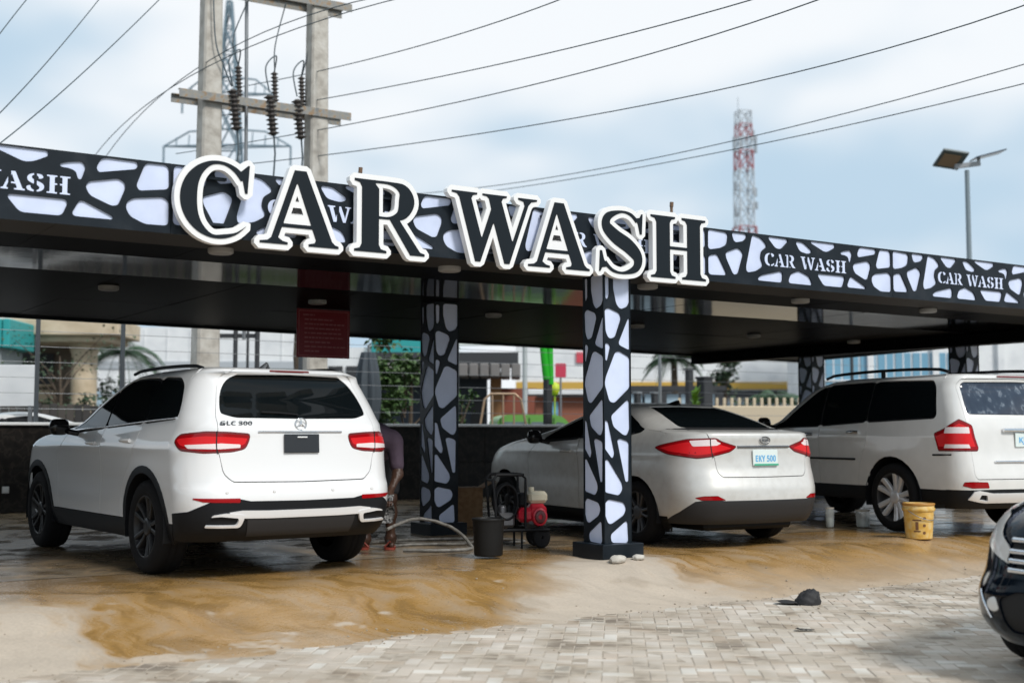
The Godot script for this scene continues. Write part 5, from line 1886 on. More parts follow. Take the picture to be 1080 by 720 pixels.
func frame_windows(parent: Node, x0: float, x1: float, y0: float, y1: float, z: float, nx: int, ny: int, glass: Material, frame: Material, gap := 0.12) -> void:
	var w := (x1 - x0) / nx
	var h := (y1 - y0) / ny
	for i in nx:
		for j in ny:
			var c := Vector3(x0 + w * (i + 0.5), y0 + h * (j + 0.5), z)
			var s := ST()
			box(s, c, Vector3(w - gap, h - gap, 0.06))
			var o := obj("window", s.commit(), glass, parent)
			s = ST()
			box(s, c + Vector3(0, -(h - gap) / 2 - 0.03, 0.04), Vector3(w - gap + 0.1, 0.06, 0.1))
			obj("sill", s.commit(), frame, o)
			s = ST()
			box(s, c + Vector3(0, 0, 0.035), Vector3(0.05, h - gap, 0.02))
			obj("mullion", s.commit(), frame, o)

func bt(called: String, label: String, category: String, at: Vector3, turn := -33.3) -> Node3D:
	# background things are set with their fronts towards the bays
	return thing(called, label, category, at, deg_to_rad(turn))

func background() -> void:
	MT.bark = bumped(textured(M(1, 1, 1, 0.9), noise_tex(0.05, [[0.2, 0.05, 0.035, 0.025], [0.8, 0.13, 0.10, 0.07]], 256, 4, 131), 2.0), bump_tex(0.05, 5.0), 0.6)
	MT.leaf = M(0.055, 0.11, 0.028, 0.55)
	MT.leaf.vertex_color_use_as_albedo = true
	MT.leaf.backlight_enabled = true
	MT.leaf.backlight = lin(0.03, 0.06, 0.01)
	MT.leaf_dark = M(0.035, 0.07, 0.03, 0.6)
	MT.leaf_dark.vertex_color_use_as_albedo = true
	MT.palm_leaf = M(0.05, 0.10, 0.05, 0.6)
	var beige := textured(M(1, 1, 1, 0.85), noise_tex(0.02, [[0.1, 0.44, 0.35, 0.24], [0.6, 0.56, 0.46, 0.33], [0.9, 0.62, 0.52, 0.39]], 256, 4, 141), 0.3)
	var white := textured(M(1, 1, 1, 0.7), noise_tex(0.02, [[0.1, 0.62, 0.64, 0.66], [0.6, 0.76, 0.77, 0.78]], 256, 4, 142), 0.2)
	var dark := M(0.03, 0.032, 0.036, 0.6)
	var blue := M(0.16, 0.34, 0.47, 0.15)
	var pale_blue := M(0.36, 0.48, 0.57, 0.2)
	var teal := M(0.02, 0.30, 0.30, 0.5)
	# concrete house with a jutting slab on a round column
	var t := bt("concrete_house", "beige concrete house with a jutting roof slab on a thick column", "house", Vector3(4.6, -0.3, -34.2), -30)
	var s := ST()
	box(s, Vector3(-0.9, 4.85, 0), Vector3(4.2, 0.55, 3.0), 0.03)
	box(s, Vector3(-0.9, 4.48, 0), Vector3(3.5, 0.22, 2.5), 0.03)
	obj("roof_slab", s.commit(), beige, t)
	s = ST()
	lathe(s, [[0.55, 0.0], [0.42, 0.3], [0.42, 4.0], [0.55, 4.4]], Transform3D(Basis(), Vector3(-0.2, 0, 0.3)), 18)
	obj("column", s.commit(), beige, t)
	s = ST()
	box(s, Vector3(-3.6, 2.2, -2.0), Vector3(5.5, 4.4, 1.5), 0.02)
	obj("wall", s.commit(), M(0.16, 0.13, 0.10, 0.8), t)
	s = ST()
	box(s, Vector3(-3.4, 2.65, -1.1), Vector3(3.6, 0.4, 0.5), 0.02)
	obj("balcony", s.commit(), beige, t)
	frame_windows(t, -5.6, -1.6, 3.0, 4.2, -1.22, 3, 1, dark, beige)
	t = bt("teal_shed", "teal corrugated shed beside the beige concrete house", "shed", Vector3(0.6, -0.3, -33.5), -30)
	boxes("wall", [[Vector3(0, 2.0, 0), Vector3(2.6, 4.0, 2.0)]], M(0.25, 0.28, 0.28, 0.8), t)
	for k in 13:
		boxes("roof_sheet", [[Vector3(-1.5 + k * 0.25, 4.45, 0), Vector3(0.22, 0.9, 2.4)]], teal, t, 0.03)
	# bushes and trees
	var spec := [
		["broad_tree", "bare-limbed brown tree in front of the beige concrete house", Vector3(1.6, -0.3, -26.0), 4.6, 1.3, 1.6, 420, 0.12, 1],
		["round_bush", "round dark bush right of the beige concrete house", Vector3(6.6, -0.3, -36.0), 3.2, 1.5, 0.7, 1200, 0.22, 2],
		["round_bush", "low green bush under the beige roof slab", Vector3(2.9, -0.3, -30.0), 2.6, 0.7, 1.2, 600, 0.2, 3],
		["leafy_tree", "dense green tree behind the wall between tarp and post", Vector3(4.75, -0.3, -12.4), 3.55, 0.75, 0.9, 2600, 0.13, 4],
		["leafy_tree", "dense green tree left of the hanging grey tarp", Vector3(3.55, -0.3, -11.6), 3.0, 0.5, 0.8, 1500, 0.13, 5],
		["young_tree", "small yellow-green sapling in front of the dark shop wall", Vector3(6.1, -0.3, -12.6), 2.4, 0.28, 1.2, 260, 0.11, 6],
		["pine_tree", "tiered pine tree beyond the tan wall", Vector3(26.5, -0.3, -26.8), 5.0, 1.0, 0.6, 1300, 0.2, 7]]
	for q in spec:
		t = thing(q[0], q[1], "bush" if q[0] == "round_bush" else "tree", q[2])
		leafy(t, q[3], q[4], q[5], q[6], q[7], MT.leaf if q[8] > 3 and q[8] != 7 else MT.leaf_dark, MT.bark, 200 + q[8], 1 if q[8] == 7 else 0)
	palm(Vector3(7.6, -0.3, -41.5), 4.6, "palm tree in front of the long white warehouse", 301)
	palm(Vector3(26.6, -0.3, -24.3), 2.6, "palm tree in front of the blue glazed tower", 302, 1.5)
	palm(Vector3(22.8, -0.3, -25.6), 4.0, "thin palm tree above the glass-fronted shop", 303, 1.2)
	# dark slatted fence across the yard
	t = bt("slat_fence", "long dark slatted fence across the yard behind the parked car", "fence", Vector3(1.0, -0.05, -19.0), -33.3)
	s = ST()
	box(s, Vector3.ZERO, Vector3(0.16, 1.75, 0.03), 0.004)
	var slat := s.commit()
	var sm := [M(0.05, 0.045, 0.042, 0.8), M(0.035, 0.033, 0.032, 0.8), M(0.07, 0.06, 0.052, 0.8)]
	for k in 34:
		var o := obj("slat", slat, sm[rng.randi() % 3], t)
		o.position = Vector3(-3.4 + k * 0.18, 0.9 + rng.randf_range(-0.03, 0.03), 0)
	for y in [0.35, 1.45]:
		boxes("rail", [[Vector3(-0.4, y, -0.04), Vector3(6.2, 0.08, 0.05)]], sm[1], t)
	# long white warehouse
	t = bt("white_warehouse", "long white warehouse with a grey band beyond the wall", "building", Vector3(14.6, -0.3, -50.5), -33.3)
	boxes("wall", [[Vector3(0, 3.2, 0), Vector3(13.0, 6.4, 4.0)]], white, t)
	boxes("band", [[Vector3(0, 4.6, 2.03), Vector3(13.0, 0.35, 0.06)]], M(0.42, 0.45, 0.48, 0.7), t)
	for k in 12:
		boxes("cladding_rib", [[Vector3(-6 + k * 1.09, 3.2, 2.02), Vector3(0.06, 6.2, 0.05)]], white, t)
	frame_windows(t, -5.6, 6.0, 2.4, 3.6, 2.03, 10, 1, pale_blue, white, 0.5)
	boxes("loading_door", [[Vector3(-3.2, 1.6, 2.04), Vector3(2.6, 3.2, 0.06)]], M(0.45, 0.48, 0.50, 0.6), t)
	t = bt("white_signboard", "blank white signboard on two legs left of the brown tree", "signboard", Vector3(-2.75, -0.05, -11.0), -33.3)
	boxes("board", [[Vector3(0, 1.86, 0), Vector3(0.9, 0.62, 0.04)]], white, t, 0.006)
	boxes("leg", [[Vector3(-0.35, 0.78, 0), Vector3(0.05, 1.56, 0.05)], [Vector3(0.35, 0.78, 0), Vector3(0.05, 1.56, 0.05)]], MT.steel, t)
	# dark poles with cross bars
	var pz := [[2.74, -16.1, 0.05, true], [2.95, -15.95, 0.03, false], [3.12, -15.85, 0.055, false]]
	for q in pz:
		t = thing("service_pole", ("thin dark pole with a short cross bar seen above the white SUV" if q[3] else ("very thin dark pole between two thicker ones above the white SUV" if q[2] < 0.04 else "plain dark pole without a cross bar beside a very thin one")), "pole", Vector3(q[0], -0.3, q[1]), 0.0, "dark poles behind the wall")
		s = ST()
		tube(s, [Vector3.ZERO, Vector3(0, 4.4, 0)], q[2], q[2], 8)
		obj("shaft", s.commit(), dark, t)
		if q[3]:
			s = ST()
			box(s, Vector3(0.05, 3.42, 0), Vector3(0.75, 0.09, 0.06), 0.005, Basis(Vector3.UP, deg_to_rad(-33)))
			obj("cross_bar", s.commit(), dark, t)
	t = thing("tree_stump_pole", "rough brown trunk behind the red notice", "tree", Vector3(3.9, -0.3, -15.4))
	s = ST()
	tube(s, [Vector3.ZERO, Vector3(0.06, 1.5, 0.03), Vector3(-0.04, 3.0, 0), Vector3(0.02, 4.6, 0)], 0.15, 0.11, 9)
	obj("trunk", s.commit(), MT.bark, t)
	for k in 4:
		s = ST()
		tube(s, [Vector3(0, 1.6 + k * 0.5, 0), Vector3(0.3 - 0.18 * k, 2.0 + k * 0.55, 0.2), Vector3(0.5 - 0.3 * k, 2.6 + k * 0.6, 0.3)], 0.03, 0.01, 5)
		obj("limb", s.commit(), MT.bark, t)
	# hanging tarp
	t = thing("folded_parasol", "folded grey-blue parasol standing behind the wall", "parasol", Vector3(2.98, -0.3, -10.45))
	s = ST()
	var rows := []
	for j in 13:
		var u := j / 12.0
		var row := PackedVector3Array()
		for i in 28:
			var a := TAU * i / 28
			var rr := (0.05 + 0.13 * sin(PI * (0.12 + 0.72 * u)) + 0.02 * u) * (1.0 + 0.28 * cos(a * 7.0 + u * 1.5))
			row.append(Vector3(cos(a) * rr, 2.78 - u * 1.25, sin(a) * rr))
		rows.append(row)
	sheet(s, rows, true)
	obj("cloth", s.commit(), bumped(M(0.055, 0.07, 0.085, 0.8), bump_tex(0.03, 4.0), 0.5), t)
	s = ST()
	tube(s, [Vector3.ZERO, Vector3(0, 2.9, 0)], 0.022, -1, 8)
	obj("pole", s.commit(), MT.steel, t)
	# teal roofed block
	t = bt("teal_roofed_block", "white block with a teal roof behind the dense green trees", "building", Vector3(14.4, -0.3, -31.2))
	boxes("wall", [[Vector3(-1.6, 2.2, 0), Vector3(3.0, 4.4, 2.0)]], white, t)
	boxes("roof", [[Vector3(0.5, 4.35, 0.4), Vector3(2.2, 0.9, 2.4)]], teal, t, 0.03)
	boxes("side_wall", [[Vector3(0.5, 1.95, 0.3), Vector3(2.0, 3.9, 2.0)]], M(0.12, 0.20, 0.20, 0.8), t)
	frame_windows(t, -2.8, -0.4, 2.4, 3.8, 1.02, 2, 1, dark, white)
	# dark shop with a deep grey eave
	t = bt("dark_shop", "dark blue shop with a deep grey corrugated eave", "building", Vector3(10.1, -0.3, -19.6))
	boxes("wall", [[Vector3(-0.6, 1.45, -1.0), Vector3(2.9, 2.9, 1.6)]], M(0.018, 0.028, 0.042, 0.6), t)
	for k in 15:
		boxes("eave_sheet", [[Vector3(-2.15 + k * 0.27, 3.0, 0.1), Vector3(0.24, 0.34, 2.0)]], M(0.17, 0.16, 0.155, 0.7), t, 0.03)
	boxes("parapet", [[Vector3(-0.3, 3.36, -0.9), Vector3(4.0, 0.34, 1.6)]], dark, t)
	boxes("door", [[Vector3(0.62, 1.2, -0.16), Vector3(0.35, 2.3, 0.08)]], M(0.008, 0.008, 0.009, 0.5), t)
	boxes("doorpost", [[Vector3(1.1, 1.5, -0.4), Vector3(0.3, 3.0, 0.3)]], M(0.30, 0.15, 0.06, 0.7), t)
	boxes("side_wall", [[Vector3(1.7, 1.3, -1.2), Vector3(1.0, 2.6, 0.8)]], M(0.26, 0.08, 0.05, 0.8), t)
	# white goal-like frame
	t = bt("tubular_gate", "white tubular gate frame in front of the dark shop", "gate", Vector3(8.2, -0.3, -14.9))
	for x in [-1.4, 0.83]:
		s = ST()
		tube(s, [Vector3(x, 0, 0), Vector3(x, 3.36, 0)], 0.055, -1, 8)
		obj("upright", s.commit(), M(0.42, 0.45, 0.46, 0.5), t)
	s = ST()
	box(s, Vector3(-0.3, 3.39, 0), Vector3(2.4, 0.075, 0.08), 0.01)
	obj("cross_bar", s.commit(), M(0.72, 0.78, 0.76, 0.5), t)
	green_van()
	# posts and signs beside the road
	t = thing("lime_post", "bright green slanting pipe rising from a black post", "post", Vector3(6.6, -0.3, -10.3))
	s = ST()
	tube(s, [Vector3(0, 2.4, 0), Vector3(-0.05, 2.75, 0), Vector3(-0.12, 3.4, 0)], 0.075, 0.07, 10)
	tube(s, [Vector3(0.06, 2.3, 0.04), Vector3(0.05, 3.4, 0.02)], 0.06, 0.06, 10)
	obj("pipe", s.commit(), M(0.02, 0.42, 0.02, 0.4), t)
	s = ST()
	box(s, Vector3(0.02, 1.22, 0), Vector3(0.13, 2.44, 0.13), 0.01)
	obj("post", s.commit(), dark, t)
	t = thing("marker_pole", "thin yellow-green marker pole beside the black post", "pole", Vector3(7.7, -0.3, -11.6))
	s = ST()
	tube(s, [Vector3.ZERO, Vector3(0, 2.2, 0)], 0.018, -1, 6)
	obj("shaft", s.commit(), M(0.35, 0.5, 0.03, 0.5), t)
	s = ST()
	lathe(s, [[0.0, 2.42], [0.09, 2.36], [0.1, 2.25], [0.06, 2.16], [0.0, 2.14]], Transform3D(), 12)
	obj("head", s.commit(), M(0.5, 0.62, 0.03, 0.5), t)
	t = bt("road_sign", "round-cornered red road sign on a thin pole", "sign", Vector3(10.7, -0.3, -15.6))
	s = ST()
	tube(s, [Vector3.ZERO, Vector3(0, 3.0, 0)], 0.025, -1, 8)
	obj("pole", s.commit(), MT.steel, t)
	s = ST()
	flat_patch(s, [rounded(V2([-0.13, 2.72, 0.13, 2.72, 0.13, 3.06, -0.13, 3.06]), 0.04)], [], Transform3D(Basis(), Vector3(0, 0, 0.04)), 0.01)
	obj("panel", s.commit(), M(0.55, 0.04, 0.09, 0.5), t)
	t = bt("white_depot", "white flat building with a yellow band far behind the road sign", "building", Vector3(29.5, -0.3, -41.0))
	boxes("wall", [[Vector3(4.0, 3.2, 0), Vector3(13.5, 6.4, 3.0)]], white, t)
	boxes("band", [[Vector3(4.0, 3.65, 1.54), Vector3(13.5, 0.35, 0.08)]], M(0.55, 0.34, 0.06, 0.6), t)
	boxes("canopy_edge", [[Vector3(4.0, 3.25, 1.7), Vector3(13.5, 0.3, 0.5)]], dark, t)
	frame_windows(t, -2.0, 10.0, 0.6, 2.9, 1.54, 9, 1, pale_blue, dark)
	boxes("shop_sign", [[Vector3(0.6, 5.0, 1.56), Vector3(0.9, 0.5, 0.08)]], M(0.6, 0.06, 0.09, 0.5), t)
	# brick kiosk with dark posts
	t = bt("brick_kiosk", "small red brick kiosk behind dark fence posts", "kiosk", Vector3(12.2, -0.3, -17.2))
	boxes("wall", [[Vector3(0, 1.15, 0), Vector3(1.9, 2.3, 1.0)]], M(0.27, 0.10, 0.06, 0.85), t)
	boxes("roof", [[Vector3(0, 2.42, 0.1), Vector3(2.3, 0.14, 1.4)]], white, t, 0.02)
	boxes("blue_board", [[Vector3(-0.55, 1.9, 0.53), Vector3(0.35, 0.55, 0.04)]], M(0.15, 0.38, 0.55, 0.5), t)
	for k in 4:
		t = thing("bollard_post", "dark square post in front of the brick kiosk", "post", Vector3(10.9 + k * 0.33, -0.3, -14.2 + k * 0.22), 0.0, "dark square posts by the kiosk")
		s = ST()
		box(s, Vector3(0, 1.15, 0), Vector3(0.13, 2.3, 0.13), 0.012)
		obj("post", s.commit(), dark, t)
		s = ST()
		box(s, Vector3(0, 2.32, 0), Vector3(0.17, 0.05, 0.17), 0.01)
		obj("cap", s.commit(), MT.steel, t)
	# glass-fronted shop, right of the post
	t = bt("glass_shop", "low glass-fronted shop with dark frames", "building", Vector3(15.6, -0.3, -17.7))
	boxes("wall", [[Vector3(0, 1.2, -0.9), Vector3(3.2, 2.4, 1.4)]], M(0.12, 0.15, 0.17, 0.7), t)
	boxes("beam", [[Vector3(0, 2.62, 0), Vector3(3.5, 0.13, 0.4)]], dark, t)
	frame_windows(t, -1.5, 1.5, 0.5, 2.5, 0.0, 3, 1, pale_blue, dark, 0.08)
	for x in [-1.55, 0.05, 1.6]:
		boxes("column", [[Vector3(x, 1.28, 0.1), Vector3(0.14, 2.56, 0.14)]], dark, t)
	t = thing("lamp_pole", "thin grey pole above the off-white sedan", "pole", Vector3(10.76, -0.3, -12.0))
	s = ST()
	tube(s, [Vector3.ZERO, Vector3(0, 3.6, 0)], 0.035, -1, 8)
	obj("shaft", s.commit(), MT.steel, t)
	for q in [[13.31, -13.95, 2.9, 0.15], [13.62, -13.75, 2.7, 0.28]]:
		t = thing("gate_pier", "black square gate pier beside the tan wall, " + ("slim and tall" if q[3] < 0.2 else "wide and short"), "pier", Vector3(q[0], -0.3, q[1]))
		s = ST()
		box(s, Vector3(0, q[2] / 2, 0), Vector3(q[3], q[2], q[3]), 0.01)
		obj("shaft", s.commit(), dark, t)
		s = ST()
		box(s, Vector3(0, q[2] + 0.02, 0), Vector3(q[3] + 0.05, 0.05, q[3] + 0.05), 0.01)
		obj("cap", s.commit(), dark, t)
	t = bt("tan_wall", "low tan wall with a row of upright pickets", "wall", Vector3(14.3, -0.3, -13.4))
	var tan_m := M(0.60, 0.50, 0.36, 0.85)
	boxes("wall", [[Vector3(0.1, 1.02, 0), Vector3(3.1, 2.05, 0.15)]], tan_m, t, 0.02)
	for k in 17:
		s = ST()
		box(s, Vector3(-1.36 + k * 0.18, 2.14, 0), Vector3(0.07, 0.2, 0.06), 0.012)
		obj("picket", s.commit(), tan_m, t)
	# potted plant on the coping
	t = thing("potted_plant", "tiny bright green plant in a black pot on the wall", "plant", Vector3(9.72, 1.254, -9.7))
	t.scale = Vector3(1.6, 2.4, 1.6)
	s = ST()
	lathe(s, [[0.0, 0.0], [0.06, 0.0], [0.08, 0.1], [0.07, 0.1], [0.06, 0.05], [0.0, 0.05]], Transform3D(), 14)
	obj("pot", s.commit(), MT.plastic, t)
	var lm := leaf_mesh()
	for k in 26:
		var o := obj("leaf", lm, M(0.22, 0.42, 0.03, 0.6) if k == 0 else t.get_node("leaf").material_override, t)
		o.transform = Transform3D(Basis.from_euler(Vector3(-rng.randf_range(0.3, 1.4), rng.randf() * TAU, 0)).scaled(Vector3.ONE * rng.randf_range(0.08, 0.15)), Vector3(0, 0.08 + rng.randf() * 0.14, 0))
	# towers of glass on the right
	t = bt("blue_tower", "blue glazed tower with grey ribs behind the palm", "building", Vector3(44.4, -0.3, -41.4))
	boxes("wall", [[Vector3(-0.6, 3.8, -1.0), Vector3(3.6, 7.6, 2.0)]], white, t)
	frame_windows(t, -1.0, 1.6, 0.5, 7.0, 0.03, 4, 5, blue, M(0.4, 0.45, 0.5, 0.5), 0.06)
	boxes("lime_strip", [[Vector3(1.95, 3.6, 0.0), Vector3(0.4, 7.2, 0.3)]], M(0.35, 0.50, 0.05, 0.6), t)
	t = bt("glazed_block", "wide white block with blue glazing behind the large boxy SUV", "building", Vector3(39.5, -0.3, -27.4), -33.3)
	boxes("wall", [[Vector3(0.5, 3.6, -1.2), Vector3(13.0, 7.2, 2.2)]], white, t)
	frame_windows(t, -5.6, 1.4, 2.4, 5.0, -0.08, 9, 2, blue, white, 0.1)
	frame_windows(t, 1.6, 6.8, 2.4, 3.6, -0.08, 5, 1, pale_blue, white, 0.1)
	for k in 5:
		boxes("pilaster", [[Vector3(-5.7 + k * 2.9, 3.6, -0.05), Vector3(0.28, 7.2, 0.3)]], white, t)

func green_van() -> void:
	var t := bt("green_minibus", "bright green minibus with a rounded roof behind the wall", "minibus", Vector3(7.4, -0.3, -12.2), -25.0)
	var green := M(0.13, 0.36, 0.06, 0.35)
	green.clearcoat_enabled = true
	var prof := rounded(V2([-0.66, 0.35, 1.02, 0.35, 1.02, 1.05, 0.98, 1.25, 0.70, 1.68, 0.52, 1.76, -0.50, 1.76, -0.66, 1.66]), 0.12, 4)
	var s := ST()
	patch(s, cut([prof], []), func(p: Vector2) -> Vector3: return Vector3(p.x, p.y, 0.68), 0.0, 1.36, Vector2(0.4, 0.4))
	patch(s, cut([prof], []), func(p: Vector2) -> Vector3: return Vector3(p.x, p.y, -0.68), 0.0, 0.0, Vector2(0.4, 0.4))
	obj("body", s.commit(), green, t)
	for q in [[-0.56, 1.30, -0.06, 1.30, -0.06, 1.62, -0.56, 1.62], [0.0, 1.30, 0.42, 1.30, 0.42, 1.62, 0.0, 1.62], [0.50, 1.30, 0.88, 1.30, 0.66, 1.60, 0.50, 1.62]]:
		s = ST()
		patch(s, cut([rounded(V2(q), 0.04)], []), func(p: Vector2) -> Vector3: return Vector3(p.x, p.y, 0.69), 0.0, 0.02, Vector2(0.3, 0.3))
		obj("window", s.commit(), M(0.14, 0.18, 0.19, 0.08), t)
	for x in [-0.6, -0.03, 0.46]:
		s = ST()
		tube(s, [Vector3(x, 0.45, 0.69), Vector3(x, 1.7, 0.69)], 0.012, -1, 6)
		obj("door_seam", s.commit(), M(0.05, 0.14, 0.03, 0.6), t)
	for q in [[-0.35, 0.3], [0.7, 0.3]]:
		s = ST()
		lathe(s, [[0.1, -0.09], [0.28, -0.09], [0.3, -0.05], [0.3, 0.05], [0.28, 0.09], [0.1, 0.09]], Transform3D(Basis(Vector3.RIGHT, PI / 2), Vector3(q[0], 0.3, 0.62)), 18)
		obj("wheel", s.commit(), MT.tyre, t)
	t = bt("pipe_rack", "copper-coloured pipe guard rack in front of the green minibus", "rack", Vector3(5.85, -0.3, -10.6), -33.3)
	var cop := M(0.52, 0.36, 0.24, 0.4, 0.5)
	s = ST()
	tube(s, [Vector3(-0.48, 0, 0), Vector3(-0.46, 1.45, 0), Vector3(-0.36, 2.02, 0), Vector3(-0.25, 2.12, 0), Vector3(0.2, 2.12, 0), Vector3(0.31, 2.02, 0), Vector3(0.42, 1.45, 0), Vector3(0.44, 0, 0)], 0.022, -1, 8)
	obj("frame", s.commit(), cop, t)
	for x in [-0.22, -0.02, 0.18]:
		s = ST()
		tube(s, [Vector3(x, 0.1, 0), Vector3(x, 2.12, 0)], 0.018, -1, 8)
		obj("bar", s.commit(), cop, t)

# ---------------------------------------------------------------- poles, wires, towers
func beam(s: SurfaceTool, a: Vector3, b: Vector3, w: float, h: float) -> void:
	var d := (b - a).normalized()
	var side := d.cross(Vector3.UP).normalized() if absf(d.y) < 0.95 else Vector3.RIGHT
	box(s, (a + b) / 2, Vector3((b - a).length(), h, w), 0.0, Basis(d, side.cross(d), side))

func lattice(t: Node3D, h0: float, h1: float, w0: float, w1: float, n: int, mats: Array, r: float) -> void:
	for k in n:
		var s := ST()
		var a := lerpf(h0, h1, float(k) / n)
		var b := lerpf(h0, h1, float(k + 1) / n)
		var wa := lerpf(w0, w1, float(k) / n) / 2
		var wb := lerpf(w0, w1, float(k + 1) / n) / 2
		var q := [Vector2(-1, -1), Vector2(1, -1), Vector2(1, 1), Vector2(-1, 1)]
		for i in 4:
			var c: Vector2 = q[i]
			var d: Vector2 = q[(i + 1) % 4]
			var A := Vector3(c.x * wa, a, c.y * wa)
			var B := Vector3(c.x * wb, b, c.y * wb)
			var C := Vector3(d.x * wa, a, d.y * wa)
			var D := Vector3(d.x * wb, b, d.y * wb)
			tube(s, [A, B], r, r, 5, false)
			tube(s, [A, D], r * 0.7, r * 0.7, 4, false)
			tube(s, [C, B], r * 0.7, r * 0.7, 4, false)
			tube(s, [B, D], r * 0.7, r * 0.7, 4, false)
		obj("lattice_section", s.commit(), mats[k % mats.size()], t)

func loose(p: Array) -> Array:
	var o := []
	for i in p.size() - 1:
		var a: Vector3 = p[maxi(i - 1, 0)]
		var b: Vector3 = p[i]
		var c: Vector3 = p[i + 1]
		var d: Vector3 = p[mini(i + 2, p.size() - 1)]
		for k in 6:
			o.append(b.cubic_interpolate(c, a, d, k / 6.0))
	o.append(p[-1])
	return o

func insulator(t: Node3D, a: Vector3, b: Vector3, r: float) -> void:
	var s := ST()
	var d := b - a
	var y := d.normalized()
	var x := y.cross(Vector3.BACK).normalized()
	var xf := Transform3D(Basis(x, y, x.cross(y)), a)
	var prof := [[r * 0.4, 0.0]]
	var n := 9
	for k in n:
		var u := d.length() * (k + 0.2) / n
		prof.append([r * 0.5, u])
		prof.append([r, u + d.length() / n * 0.3])
		prof.append([r * 0.5, u + d.length() / n * 0.6])
	prof.append([r * 0.35, d.length()])
	lathe(s, prof, xf, 12)
	obj("insulator", s.commit(), MT.insul, t)

